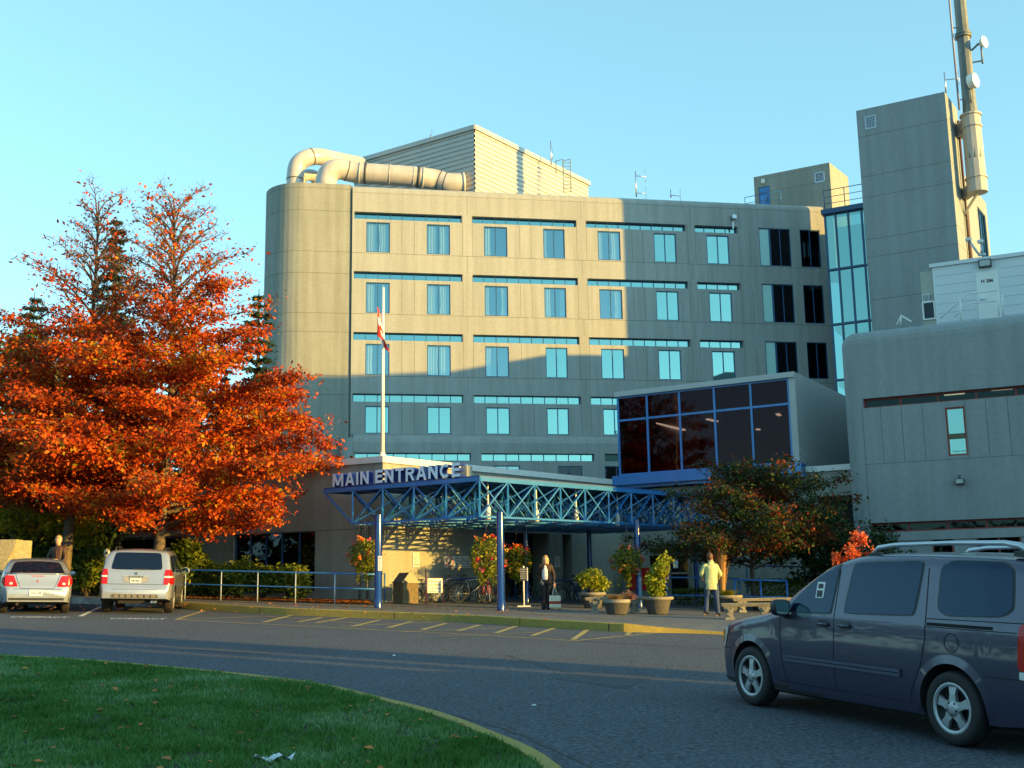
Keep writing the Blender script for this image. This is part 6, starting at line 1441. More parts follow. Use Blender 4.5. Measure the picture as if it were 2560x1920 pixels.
def bench(px, py, label, L=1.5, rz=0, y=None, scroll=True):
    p = gnd(px, py, .19)
    if y: p = aty(px, py, y); p.z = G(p.x, p.y) + .19
    t = thing('stone_bench', label, 'bench', tuple(p), rz, group='cast stone benches by the entrance')
    q = MB(); q.prism([(-L / 2, -.20), (L / 2, -.20), (L / 2, .20), (-L / 2, .20)], .385, .45); q.prism([(-L / 2 + .03, -.18), (L / 2 - .03, -.18), (L / 2 - .03, .18), (-L / 2 + .03, .18)], .36, .386)
    for i in range(int(L / .07)): x = -L / 2 + .05 + i * .07; q.box((x, -.203, .418), (.05, .012, .035))
    q.build('seat', CAST, t)
    for sx in (-1, 1):
        x = sx * L * .34; prof = [(.11, 0), (.13, .04), (.095, .09), (.075, .14), (.10, .22), (.15, .29), (.155, .33), (.13, .362)]
        q = MB(); n = len(prof); vs = []
        for w_, z in prof:
            for (a, b) in ((-1, -1), (1, -1), (1, 1), (-1, 1)): vs.append((x + a * w_, b * (.17 - .03 * math.sin(z * 8)), z))
        q.mesh(vs, [(i * 4 + j, i * 4 + (j + 1) % 4, (i + 1) * 4 + (j + 1) % 4, (i + 1) * 4 + j) for i in range(n - 1) for j in range(4)])
        for (cx, cz, rr) in ((0, .25, .055), (-.05, .30, .03), (.05, .30, .03), (0, .12, .035)): q.lathe([(rr, 0), (rr * .6, -.012), (0, -.004)], (x + cx, -.172, cz), 12, axis='Y')
        q.build('leg', CAST, t)
    return t
bench(1537, 1531, 'stone bench between the planter of leafy shrub and the tall potted shrub', 1.75)
bench(1868, 1550, 'stone bench with scrolled legs in the sun, nearest the minivan', 1.35, R_(-6))
bench(1905, 1524, 'long stone bench standing behind the sunlit scroll-legged bench', 1.9, R_(4), y=36.5)
t1, s1_ = planter(1482, 1524, 'stone planter with a low spreading yellow-green shrub behind the bench', .38, .50, .43, y=37.2)
t2, s2_ = planter(1543, 1536, 'dark aggregate bowl planter overflowing with dry grass', .40, .42, .38)
t3, s3_ = planter(1645, 1536, 'wide-rimmed stone planter holding a tall yellow-green shrub', .40, .50, .46)
t4, s4_ = planter(1818, 1524, 'stone planter of tall dry reeds beside the person in the pale jacket', .44, .50, .50, y=37.0)
t5, s5_ = planter(1955, 1510, 'stone planter under the clipped hedge at the far right', .5, .42, .58, y=37.8)
# waste bin
bp_ = WR.pt(WR.uz(1014, 1480, -1.5)[0], 0, -1.5); bz = G(bp_.x, bp_.y) + .19
BN = thing('litter_bin', 'square aggregate litter bin with a gabled hood beside the bicycles', 'litter bin', (bp_.x, bp_.y, bz), R_(38))
q = MB(); q.prism([(-.30, -.30), (.30, -.30), (.30, .30), (-.30, .30)], 0, .66); q.build('body', mat('bin_aggregate', (.22, .16, .08), .9, var=.5, vscale=10, fine=.35, bump=.8, bscale=80), BN)
q = MB(); q.prism([(-.33, -.33), (.33, -.33), (.33, .33), (-.33, .33)], .66, .70)
q.mesh([(-.31, -.31, .70), (.31, -.31, .70), (.31, .31, .70), (-.31, .31, .70), (-.05, -.31, 1.0), (.05, -.31, 1.0), (.05, .31, 1.0), (-.05, .31, 1.0)], [(0, 1, 5, 4), (1, 2, 6, 5), (2, 3, 7, 6), (3, 0, 4, 7), (4, 5, 6, 7)])
q.build('hood', mat('bin_hood', (.13, .12, .10), .5, metal=.3, var=.2), BN)
q = MB(); q.mesh([(.20, -.14, .83), (.20, .14, .83), (.10, .14, .95), (.10, -.14, .95)], [(0, 1, 2, 3)]); q.v = [(a + .03, b, c + .012) for a, b, c in q.v]; q.build('flap', mat('flap_dark', (.12, .11, .09), .4, metal=.5), BN)
# bicycles
def bicycle(loc, rz, label, fm, s=1.0, rim=None, group='bicycles parked by the entrance', lean=0.0):
    t = thing('bicycle', label, 'bicycle', tuple(loc), rz, group=group); t.rotation_euler = (lean, 0, rz)
    R = .33 * s
    for x in (-.51 * s, .51 * s):
        q = MB(); N = 32; q.lathe([(R - .03, -.014), (R, -.018), (R + .012, 0), (R, .018), (R - .03, .014), (R - .035, 0), (R - .03, -.014)], (x, 0, R), N, axis='Y')
        w_ = q.build('wheel', BLACK, t); q = MB(); q.lathe([(R - .034, -.01), (R - .034, .01), (R - .045, 0), (R - .034, -.01)], (x, 0, R), N, axis='Y')
        for k in range(14): a = 2 * math.pi * k / 14; q.bar((x, 0, R), (x + (R - .03) * math.cos(a), 0, R + (R - .03) * math.sin(a)), .005)
        q.lathe([(0, -.03), (.025, -.03), (.025, .03), (0, .03)], (x, 0, R), 10, axis='Y'); q.build('rim', rim or SILVER, w_)
    bb = (-.05 * s, 0, .29 * s); st = (-.20 * s, 0, .78 * s); hd_ = (.36 * s, 0, .80 * s); hb = (.40 * s, 0, .66 * s)
    q = MB()
    for a, b, r in ((bb, st, .017), (bb, hb, .02), (st, hd_, .017), (hd_, hb, .02), (bb, (-.51 * s, 0, R), .012), (st, (-.51 * s, 0, R), .010)): q.tube([a, b], r, 8)
    for sg in (-1, 1): q.tube([hb, (.42 * s, sg * .04, .62 * s), (.51 * s, sg * .045, R)], .013, 6)
    q.build('frame', fm, t)
    q = MB(); q.tube([st, (-.235 * s, 0, .93 * s)], .012, 6); q.lathe([(0, -.02), (.07, -.015), (.075, .01), (.03, .03), (0, .03)], (0, 0, 0), 12); n0 = len(q.v); q.v[n0 - 60:] = [(a * 1.5 - .25 * s, b, c + .95 * s) for a, b, c in q.v[n0 - 60:]]; q.build('saddle', BLACK, t)
    q = MB(); q.tube([hd_, (.34 * s, 0, .90 * s), (.40 * s, 0, .94 * s)], .014, 6); q.tube([(.36 * s, -.28 * s, .95 * s), (.41 * s, -.12 * s, .94 * s), (.41 * s, .12 * s, .94 * s), (.36 * s, .28 * s, .95 * s)], .012, 6); q.build('handlebar', BLACK, t)
    q = MB(); q.lathe([(.085, .03), (.09, .035), (.085, .04)], bb, 16, axis='Y'); q.bar(bb, (bb[0] + .12, .06, bb[2] - .12), .015); q.bar((bb[0] + .12, .04, bb[2] - .12), (bb[0] + .12, .13, bb[2] - .12), .03); q.bar(bb, (bb[0] - .12, -.06, bb[2] + .12), .015); q.build('crank', BLACK, t)
    return t
def wrp(px, d): u, _ = WR.uz(px, 1500, d); q = WR.pt(u, 0, d); q.z = G(q.x, q.y) + .19; return q
DK = mat('bike_dark', (.02, .022, .03), .35, coat=.5)
bicycle(wrp(1066, -1.2), R_(24), 'small dark bicycle standing behind the handwritten notice', DK, .80)
bicycle(wrp(1135, -.7), R_(40), 'dark bicycle behind the zigzag bike rack against the sunlit wall', DK, .95, rim=DK)
bicycle(wrp(1180, -1.6), R_(18), 'silver-framed bicycle with its saddle raised, in front of the bike rack', SILVERB, 1.0)
bicycle(wrp(1211, -2.0), R_(-68), 'bicycle with a red fork turned towards the road beside the blue column', mat('bike_red', (.50, .03, .03), .35, coat=.5), .98)
bicycle(wrp(1240, -1.5), R_(-55), 'red and white bicycle half hidden behind the blue column', mat('bike_red', (.50, .03, .03), .35), .98)
def wrq(px, y_): q = aty(px, 1500, y_); q.z = G(q.x, q.y) + .19; return q
bicycle(wrq(1424, 42.2), R_(35), 'dark bicycle in the shade right of the woman, nearest the pier', DK, 1.0)
bicycle(wrq(1440, 42.8), R_(70), 'dark blue bicycle in the shade, closest to the leafy planter', mat('bike_blue', (.012, .03, .16), .35), 1.0)
bicycle(wrq(1345, 43.2), R_(25), 'dark bicycle in the shade behind the standing woman', DK, 1.0)
def rack(px0, px1, d, label, loc_y=None):
    a, b = (wrp(px0, d), wrp(px1, d)) if loc_y is None else (wrq(px0, loc_y), wrq(px1, loc_y + .4))
    e = (b - a); L = e.length; e.normalize(); up = Vector((0, 0, 1)); t = thing('bike_rack', label, 'bike rack', tuple(a), world=True, group='blue bicycle racks')
    q = MB(); q.tube([a, a + e * .10 + up * .45, a + e * .25 + up * .72, a + e * .45 + up * .80, a + e * (L - .45) + up * .80, a + e * (L - .25) + up * .72, a + e * (L - .1) + up * .45, b], .035, 10); q.build('hoop', BLUEC if loc_y else mat('rack_blue', (.015, .03, .16), .4), t)
    q = MB(); n = int((L - .6) / .14)
    for k in range(n):
        x0 = .32 + k * .14
        q.tube([a + e * x0 + up * .78, a + e * (x0 + .14) + up * .42], .009, 5); q.tube([a + e * (x0 + .14) + up * .78, a + e * x0 + up * .42], .009, 5)
    q.tube([a + e * .15 + up * .42, b - e * .15 + up * .42], .014, 6); q.build('lattice', DK, t)
    q = MB()
    for p in (a, b): q.box(p + Vector((0, 0, .01)), (.24, .12, .02))
    q.build('foot', BLUE, t)
rack(1098, 1222, -1.1, 'blue hoop bike rack with zigzag bars against the sunlit wall')
rack(1352, 1447, 0, 'blue bike rack in the deep shade right of the woman', 42.6)
# handwritten notice
a, b = wrp(1068, -1.9), wrp(1107, -1.9); e = (b - a).normalized(); NB = thing('notice_board', 'white framed notice on posts in front of the small bicycle', 'notice', tuple(a), world=True)
zt1, zt2 = aty(1087, 1446, a.y).z, aty(1087, 1482, a.y).z; q = MB(); nm_ = Vector((e.y, -e.x, 0))
q.mesh([Vector((a.x, a.y, zt2)), Vector((b.x, b.y, zt2)), Vector((b.x, b.y, zt1)), Vector((a.x, a.y, zt1))] + [Vector((p.x, p.y, z)) - nm_ * .02 for p, z in ((a, zt2), (b, zt2), (b, zt1), (a, zt1))], [(0, 1, 2, 3), (7, 6, 5, 4), (0, 4, 5, 1), (1, 5, 6, 2), (2, 6, 7, 3), (3, 7, 4, 0)]); pn = q.build('panel', WHITE, NB)
q = MB(); Lw = (b - a).length
for s_, f, sz in (('Please do not', .74, .085), ('chain BIKES', .50, .08), ('to the railing', .27, .08), ('Thank you', .06, .07)): text_mb(q, s_, sz, Vector((a.x, a.y, zt2 + (zt1 - zt2) * f)) + e * .05 + nm_ * .006, e, (0, 0, 1), width=Lw * .82, bold=.001)
q.build('lettering', mat('notice_ink', (.07, .03, .05), .8), pn)
q = MB(); q.tube([Vector((a.x, a.y, a.z)), Vector((a.x, a.y, zt1 + .02)), Vector((b.x, b.y, zt1 + .02)), Vector((b.x, b.y, b.z))], .018, 8); p_ = a - e * .06; q.tube([(p_.x, p_.y, a.z), (p_.x, p_.y, zt1 + .28)], .022, 8); q.build('frame', mat('notice_frame', (.07, .03, .10), .5), NB)
# free-standing sign
p = gnd(1310, 1517, .19); SP = thing('pedestal_sign', 'white pole sign with a dark lettered panel standing on a flat base', 'sign', tuple(p), world=True)
z = lambda py: aty(1310, py, p.y).z
q = MB(); q.box((p.x, p.y, p.z + .02), (.42, .42, .04)); q.build('base', WHITE, SP); q = MB(); q.tube([(p.x, p.y, p.z), (p.x, p.y, z(1418))], .025, 10); q.lathe([(0, .05), (.035, .02), (.03, -.01)], (p.x, p.y, z(1418)), 10); q.build('pole', WHITE, SP)
q = MB(); q.box((p.x - .01, p.y - .04, (z(1420) + z(1451)) / 2), (.20, .03, z(1420) - z(1451))); pn = q.build('panel', mat('slate_panel', (.05, .055, .065), .5), SP); q = MB(); q.box((p.x + .125, p.y - .04, (z(1420) + z(1451)) / 2), (.03, .035, z(1418) - z(1451))); q.build('edge_post', WHITE, SP)
q = MB()
for i, s_ in enumerate(('NO PARKING', 'PASSENGER', 'LOADING', 'ZONE ONLY', '15 MIN')): text_mb(q, s_, .04, (p.x - .10, p.y - .057, z(1424.5 + i * 5.5)), (1, 0, 0), (0, 0, 1), (0, -1, 0), width=.17)
q.build('lettering', WHITE, pn)
# little sign on the left column
c = c1_; zA, zB = aty(950, 1390, c.y).z, aty(950, 1427, c.y).z; t = thing('column_sign', 'narrow white notice strapped to the left blue column', 'sign', (c.x, c.y - .16, zB), world=True)
q = MB(); q.box((c.x + .07, c.y - .15, (zA + zB) / 2), (.12, .012, zA - zB)); pn = q.build('panel', WHITE, t); q = MB()
for i, s_ in enumerate('PARKING'): text_mb(q, s_, .05, (c.x + .05, c.y - .158, zA - .16 - i * .04), (1, 0, 0), (0, 0, 1), (0, -1, 0))
q.lathe([(.03, 0), (.02, -.002)], (c.x + .07, c.y - .158, zA - .07), 12, axis='Y'); q.build('lettering', PRT, pn)
# red cabinet by the doors
a, b = WE.uz(1573, 1450, -.8)[0], WE.uz(1623, 1450, -.8)[0]; zc0 = G(*WE.pt(a, 0, -.8).xy) + .19; zt_ = aty(1598, 1420, WE.pt(a, 0, -.8).y).z
t = thing('red_cabinet', 'big plain red cabinet beside the entrance doors, behind the blue column', 'cabinet', tuple(WE.pt(a, zc0, -.8)), world=True); q = MB(); WE.box(q, a, b, zc0 + .35, zt_, -.8, -.2); q.build('body', mat('cabinet_red', (.55, .015, .012), .4), t); q = MB(); WE.box(q, a + .02, b - .02, zc0, zc0 + .35, -.78, -.22); q.build('plinth', mat('plinth_grey', (.2, .2, .2), .7), t)
q = MB(); WE.box(q, b + .05, b + .28, zc0, zt_ + .02, -.7, -.4); q.build('side_panel', mat('panel_white', (.4, .4, .42), .6), t)
# railings on the left of the entrance, and by the ramp on the right
def G13(px, y_): q = aty(px, 1500, y_); return (q.x, q.y, G(q.x, q.y) + .19)
WPOST = mat('rail_post_pale', (.30, .38, .50), .4)
KL = [(395, 38.6), (452, 37.9), (567, 37.4), (681, 36.9), (795, 36.5), (866, 36.3), (940, 36.2)]
railing('ramp_railing', 'long blue two-bar railing with pale posts in front of the shrub bed', [G13(*k) for k in KL], .95, mat('rail_blue', (.02, .14, .45), .35, coat=.3), .055, mids=(.52,), post_every=1.45, posts=WPOST, pw=.04)
railing('ramp_railing', 'short blue handrail stub between the left column and the wing corner', [G13(948, 36.4), (CW0.x + .1, CW0.y - .15, G(CW0.x, CW0.y) + .19)], .95, MATS['rail_blue'], .055, mids=(.52,), post_every=3)
BR_ = MATS['rail_blue']
railing('entrance_railing', 'blue handrail with a rounded end nearest the benches on the right', [G13(1838, 38.2), G13(1969, 38.2)], .98, BR_, .07, mids=(.45,), post_every=1.0, group='blue railings at the ramp')
railing('entrance_railing', 'blue two-bar railing in front of the entrance doors', [G13(1668, 39.5), G13(1776, 39.7), G13(1850, 40.2)], 1.0, BR_, .055, mids=(.4,), post_every=1.6, group='blue railings at the ramp')
railing('entrance_railing', 'blue railing deep under the small tree, farthest back', [(G13(1870, 42)[0], G13(1870, 42)[1], G13(1870, 42)[2] + .45), (G13(2060, 41.2)[0], G13(2060, 41.2)[1], G13(2060, 41.2)[2] + .45)], 1.0, BR_, .05, mids=(.5,), post_every=2.0, group='blue railings at the ramp')
# thin conduits on the left wall
for px in (900, 919):
    u, zt_ = WL.uz(px, 1300, -.12); q_ = WL.pt(u, 0, -.12); t = thing('wall_conduit', 'thin grey pipe up the wing wall, %s of the pair behind the hanging basket' % ('left' if px < 910 else 'right'), 'pipe', (q_.x, q_.y, G(q_.x, q_.y)), world=True)
    q = MB(); q.tube([(q_.x, q_.y, G(q_.x, q_.y)), (q_.x, q_.y, zt_)], .035, 8); q.build('pipe', mat('conduit_grey', (.12, .13, .14), .6), t); q = MB(); q.box((q_.x, q_.y + .05, 2.2), (.12, .1, .04)); q.build('clip', SILVER, t)
# parking meter
p = gnd(262, 1500, .19); p = aty(262, 1500, 35.2); p.z = G(p.x, p.y) + .1; z = lambda py: aty(262, py, p.y).z
t = thing('parking_meter', 'parking meter on a red post between the two silver cars', 'parking meter', tuple(p), world=True)
q = MB(); q.tube([(p.x, p.y, p.z), (p.x, p.y, z(1410))], .045, 10); q.build('post', mat('post_red', (.50, .05, .02), .5), t)
q = MB(); q.lathe([(.03, 0), (.05, .06), (.07, .14), (.06, .24), (.085, .26), (.10, .36), (.085, .46), (0, .52)], (p.x, p.y, z(1414)), 16); q.v = [(a, p.y + (b - p.y) * .6, c) for a, b, c in q.v]; h_ = q.build('meter_head', mat('meter_grey', (.35, .33, .28), .4, metal=.4), t); q = MB(); q.box((p.x, p.y - .06, z(1414) + .38), (.09, .02, .08)); q.build('window', TRIM, h_)
# textured wall at the far left, and the dark ivy-clad fence behind
wy = 33.4; a = aty(-60, 1350, wy); b = aty(40, 1350, wy); zt_ = a.z - .0
t = thing('garden_wall', 'rough sunlit concrete wall end at the left edge of the view', 'wall', (b.x, wy, G(b.x, wy)), world=True)
q = MB(); 
prof = [(0, zt_), (0, zt_ - .10), (-.06, zt_ - .30), (-.18, zt_ - .5), (-.26, zt_ - .75), (-.26, G(b.x, wy))]
for i in range(len(prof) - 1):
    (d0, z0), (d1, z1) = prof[i], prof[i + 1]; q.face([(a.x, wy, z0), (a.x, wy, z1), (b.x + d1, wy, z1), (b.x + d0, wy, z0)]); q.face([(b.x + d0, wy, z0), (b.x + d1, wy, z1), (b.x + d1, wy + .5, z1), (b.x + d0, wy + .5, z0)])
q.face([(a.x, wy, zt_), (b.x, wy, zt_), (b.x, wy + .5, zt_), (a.x, wy + .5, zt_)]); q.prism([(b.x - .3, wy + .12), (b.x + .22, wy + .35), (b.x + .22, wy + .6), (b.x - .3, wy + .6)], G(b.x, wy), zt_ - .02)
q.build('wall', mat('rough_concrete', (.44, .38, .22), .95, var=.45, vscale=12, fine=.3, bump=1.0, bscale=30), t)
a, b = aty(-100, 1215, 46), aty(190, 1228, 46); t = thing('board_fence', 'dark weathered timber fence behind the left-hand trees', 'fence', (b.x, 46, G(b.x, 46)), world=True)
x = a.x; q = MB()
while x < b.x: w_ = random.uniform(.13, .17); q.box((x + w_ / 2, 46 + random.uniform(-.02, .02), (G(x, 46) + 5.6) / 2), (w_ - .012, .03, 5.6 - G(x, 46) - random.uniform(0, .06))); x += w_
q.build('boards', mat('weathered_boards', (.055, .042, .034), .9, var=.5, vscale=4, stain=.5), t)

# ============================================================ VEGETATION
def leaf_mesh(name, P, size, mats, parent, N=None, asp=.55, up_bias=.3, off=None, mi=None):
    """P: n x 3 points in the parent's space -> one folded diamond leaf each"""
    P = np.asarray(P, float); n = len(P); g = RNG
    nrm = g.normal(size=(n, 3)); nrm[:, 2] = np.abs(nrm[:, 2]) + up_bias
    if N is not None: nrm = nrm * .7 + N
    nrm /= np.linalg.norm(nrm, axis=1)[:, None]; a = g.normal(size=(n, 3)); a -= nrm * (a * nrm).sum(1)[:, None]; a /= np.linalg.norm(a, axis=1)[:, None]; b = np.cross(nrm, a)
    s = size * g.uniform(.45, 1.5, n)[:, None]
    v = np.stack([P - a * s, P - b * s * asp + nrm * s * .18, P + a * s, P + b * s * asp + nrm * s * .18], 1).reshape(-1, 3)
    me = bpy.data.meshes.new(name); me.vertices.add(4 * n); me.vertices.foreach_set('co', v.ravel()); me.loops.add(4 * n); me.loops.foreach_set('vertex_index', np.arange(4 * n, dtype=np.int32))
    me.polygons.add(n); me.polygons.foreach_set('loop_start', np.arange(0, 4 * n, 4, dtype=np.int32)); me.polygons.foreach_set('loop_total', np.full(n, 4, dtype=np.int32))
    for m_ in (mats if isinstance(mats, (list, tuple)) else [mats]): me.materials.append(m_)
    if mi is not None: me.polygons.foreach_set('material_index', np.asarray(mi, dtype=np.int32))
    me.update(calc_edges=True); o = bpy.data.objects.new(name, me); C.objects.link(o); o.parent = parent; return o
BARK = mat('bark', (.16, .12, .085), .9, var=.45, vscale=5, bump=.8, bscale=25, stain=.3)
BARKD = mat('bark_dark', (.06, .045, .035), .9, var=.4, vscale=5)
def broadleaf(label, base, H, h0, prof, nprim, nleaf, size, lm, dens, seed, lean=(0, 0), squash=(1, 1), trunk=.16, twig=1.0, name='broadleaf_tree', group=None, bark=None, rise=.25, clump=.22, limit=None, lowtwig=0):
    """trunk, limbs in tiers, sprays of leaves along them; dens(h) thins the leaves with height"""
    rnd = random.Random(seed); t = thing(name, label, 'tree', tuple(base), group=group)
    tw = MB(); pts = []
    nseg = 14; trunkp = []
    for i in range(nseg + 1): f = i / nseg; trunkp.append(Vector((lean[0] * f + .10 * math.sin(f * 5 + seed), lean[1] * f + .10 * math.cos(f * 4 + seed), H * f)))
    tw.tube(trunkp, [trunk * (1 - .93 * (i / nseg) ** .8) + .008 for i in range(nseg + 1)], 10)
    def at(h): f = max(0, min(.999, h / H)) * nseg; i = int(f); return trunkp[i].lerp(trunkp[i + 1], f - i)
    W = []
    for k in range(nprim):
        f = (k + rnd.random()) / nprim; h = h0 + (H * .97 - h0) * f ** 1.1
        az = k * 2.399963 + rnd.uniform(-.35, .35); L = lerp_tab(prof, h) * rnd.uniform(.72, 1.12)
        d = Vector((math.cos(az) * squash[0], math.sin(az) * squash[1], 0)); s0 = at(h - L * .12 * rise * 2); n = 9; br = [s0]; p = s0.copy(); el = rise + (.95 * max(0, f - .4) * 1.7) + rnd.uniform(-.1, .15)
        for i in range(n):
            g_ = i / n; dd = (d * math.cos(el * (1 - .6 * g_)) + Vector((0, 0, math.sin(el * (1 - .8 * g_)))) + Vector((rnd.uniform(-.13, .13), rnd.uniform(-.13, .13), rnd.uniform(-.08, .08)))).normalized(); p = p + dd * L / n; br.append(p.copy())
        tw.tube(br, [max(.008, trunk * .36 * (1 - .5 * f) * (1 - i / (n + .5))) for i in range(n + 1)], 6, cap=False)
        dn = dens(h); nsec = int(8 * L / 2.5) + 4
        for j in range(nsec):
            fb = .22 + .78 * (j + rnd.random()) / nsec; i = min(n - 1, int(fb * n)); q0 = br[i].lerp(br[i + 1], fb * n - i); sd_ = 1 if j % 2 else -1
            dd = (br[i + 1] - br[i]).normalized(); side = Vector((-dd.y, dd.x, 0)).normalized() * sd_; L2 = L * rnd.uniform(.18, .36) * (1.15 - .6 * fb)
            d2 = (dd * .75 + side * rnd.uniform(.5, 1.1) + Vector((0, 0, rnd.uniform(-.15, .35 + .5 * (f > .6))))).normalized(); sp = [q0, q0 + d2 * L2 * .5 + Vector((0, 0, rnd.uniform(-.05, .08))), q0 + d2 * L2 + Vector((0, 0, rnd.uniform(-.15, .1)))]
            tw.tube(sp, [.016 * twig, .011 * twig, .006 * twig], 4, cap=False)
            if rnd.random() < .9 or dn > .5:
                for m_ in range(2 + int(2 * (dn < .5))):                           # fine twigs
                    a_ = sp[1].lerp(sp[2], rnd.random()); e_ = a_ + Vector((rnd.uniform(-1, 1), rnd.uniform(-1, 1), rnd.uniform(-.4, .9))) * .28; tw.tube([a_, e_], [.006 * twig, .003 * twig], 3, cap=False)
            W.append((sp, dn * (L2 + .25)))
        W.append(([br[n // 2], br[-2], br[-1]], dn * .6))
    tot = sum(w_ for _, w_ in W)
    for sp, w_ in W:
        m_ = nleaf * w_ / tot; m_ = int(m_) + (rnd.random() < m_ % 1)
        if m_ < 1: continue
        nc = max(1, m_ // 34); cs = [sp[0].lerp(sp[1], rnd.random()) if rnd.random() < .42 else sp[1].lerp(sp[2], rnd.random() * 1.1) for _ in range(nc)]
        for c_ in cs:
            k_ = m_ // nc + 1; cl = clump * rnd.uniform(.6, 1.3)
            g_ = RNG.normal(size=(k_, 3)) * np.array([cl, cl, cl * .68]) + np.array([c_.x, c_.y, c_.z - .03]); pts.append(g_)
    tw.build('trunk', bark or BARK, t)
    P = np.concatenate(pts)
    if limit: P = P[limit(P)]
    leaf_mesh('crown', P, size, lm, t); return t
ORANGE = leafmat('orange_leaves', [(0, (.08, .02, .006)), (.3, (.29, .028, .005)), (.5, (.54, .066, .006)), (.70, (.62, .14, .01)), (.85, (.46, .26, .014)), (1, (.16, .20, .018))], .30)
RUST = leafmat('rust_leaves', [(0, (.07, .016, .006)), (.35, (.30, .034, .006)), (.65, (.54, .080, .008)), (1, (.62, .25, .012))], .3)
YG = leafmat('yellow_green_leaves', [(0, (.10, .13, .015)), (.4, (.30, .28, .02)), (.7, (.58, .42, .02)), (1, (.70, .26, .015))], .4)
MIXR = leafmat('dark_red_green_leaves', [(0, (.014, .03, .006)), (.4, (.028, .055, .009)), (.6, (.06, .065, .01)), (.72, (.16, .018, .008)), (.88, (.22, .03, .008)), (1, (.50, .18, .01))], .25)
DGREEN = leafmat('dark_green_leaves', [(0, (.010, .024, .008)), (.5, (.025, .055, .014)), (1, (.05, .085, .02))], .2)
CONI = leafmat('conifer_needles', [(0, (.008, .020, .010)), (.5, (.018, .042, .018)), (1, (.035, .065, .022))], .1)
RHODO = leafmat('rhododendron_leaves', [(0, (.03, .06, .012)), (.4, (.08, .13, .018)), (.75, (.20, .22, .025)), (1, (.34, .22, .02))], .3)
SHRUBY = leafmat('shrub_leaves', [(0, (.08, .13, .012)), (.4, (.22, .28, .02)), (.75, (.45, .42, .03)), (1, (.50, .26, .02))], .4)
SALMON = leafmat('salmon_leaves', [(0, (.40, .05, .02)), (.5, (.75, .16, .06)), (1, (.85, .32, .14))], .4)
def tbase(px, y_, h=.19): q = aty(px, 1500, y_); q.z = G(q.x, q.y) + h; return q
# the two big orange trees
b = tbase(398, 36.6); hh = aty(398, 425, 36.6).z - b.z
broadleaf('biggest orange oak, its trunk rising behind the silver vehicle with the roof rack', b, hh * .93, 2.15, [(1.2, 1.6), (2.4, 3.4), (3.7, 5.7), (5.2, 4.9), (6.6, 4.0), (8, 3.3), (9.5, 3.2), (10.5, 2.6), (12, 1.6)], 98, 96000, .066, ORANGE, lambda h: 1.0 if h < 7.2 else (.7 if h < 8.6 else (.22 if h < 9.8 else .07)), 11, lean=(-.1, .4), trunk=.21, name='orange_oak', group='orange oaks along the car park', rise=.20, clump=.20)
b = tbase(165, 37.6); hh = aty(175, 440, 37.6).z - b.z
broadleaf('orange oak left of the pair, its trunk behind the man in the brown jacket', b, hh * .94, 2.7, [(1.2, 1.6), (2.6, 2.6), (3.8, 4.4), (5.2, 4.6), (6.6, 4.0), (8, 3.3), (9.5, 3.0), (10.5, 2.4), (12, 1.4)], 80, 58000, .066, RUST, lambda h: 1.0 if h < 7.2 else (.6 if h < 8.6 else (.2 if h < 9.8 else .06)), 23, lean=(.3, .2), trunk=.20, name='orange_oak', group='orange oaks along the car park', rise=.24, clump=.20)
b = tbase(20, 41); broadleaf('yellow-green tree at the left edge behind the orange oaks', b, 9.0, 1.8, [(1.5, 2.4), (4, 3.6), (6.5, 3.0), (9, .8)], 34, 20000, .08, YG, lambda h: 1.0, 31, name='yellow_tree', rise=.4)
b = tbase(140, 40.5); broadleaf('low yellow-orange understorey tree beneath the left orange oak', b, 4.6, 1.7, [(1.2, 1.2), (3, 1.9), (4.6, .8)], 20, 4200, .085, YG, lambda h: 1.0, 37, name='yellow_tree', rise=.3, trunk=.07)
# dark evergreens filling behind
def conifer(label, px, y_, ytop, r, seed, dens=1.0, group='dark conifers behind the car park', h0=1.5):
    b = tbase(px, y_); H = aty(px, ytop, y_).z - b.z; rnd = random.Random(seed); t = thing('conifer', label, 'conifer', tuple(b), group=group); tw = MB()
    tw.tube([(0, 0, 0), (.1, 0, H * .5), (0, 0, H)], [.28, .16, .02], 8); pts = []; h = h0; k = 0
    while h < H - .2:
        f = (h / H); L = r * (1 - f) ** .85 + .15; nb_ = 5
        for j in range(nb_):
            az = k * 2.4 + j * 2 * math.pi / nb_ + rnd.uniform(-.4, .4); Lr = L * rnd.uniform(.35, 1.25); d = Vector((math.cos(az), math.sin(az), 0)); tip = Vector((0, 0, h)) + d * Lr + Vector((0, 0, -.22 * Lr + .15))
            s_ = Vector((0, 0, h)); md = s_.lerp(tip, .55) + Vector((0, 0, .08 * Lr)); tw.tube([s_, md, tip], [.04, .02, .008], 4, cap=False)
            n = int(75 * Lr * dens) + 6; u = RNG.random(n) ** .8; P = np.outer(1 - u, np.array(s_)) + np.outer(u, np.array(tip)); P[:, 2] += .12 * np.sin(u * 3.1) * Lr * .6; P += RNG.normal(size=(n, 3)) * np.array([.16, .16, .10]) * (Lr * .35 + .35); pts.append(P)
        h += .42 + .25 * (1 - f); k += 1
    tw.build('trunk', BARKD, t); leaf_mesh('crown', np.concatenate(pts), .13, CONI, t, asp=.3); return t
conifer('tall dark conifer spire between the two orange oaks', 245, 52, 548, 3.4, 41)
conifer('ragged dark conifer right against the round stair tower', 628, 56, 722, 3.0, 42)
conifer('dark conifer at the left edge behind the yellow-green tree', 40, 60, 730, 4.0, 43)
conifer('dark conifer low behind the left orange oak', 130, 58, 860, 4.0, 44)
conifer('broad dark conifer behind the right orange oak', 450, 62, 800, 4.4, 45)
conifer('dark conifer half hidden between oak and stair tower', 545, 66, 905, 4.0, 46)
conifer('dark conifer filling the gap behind both orange oaks', 310, 60, 820, 4.2, 47)
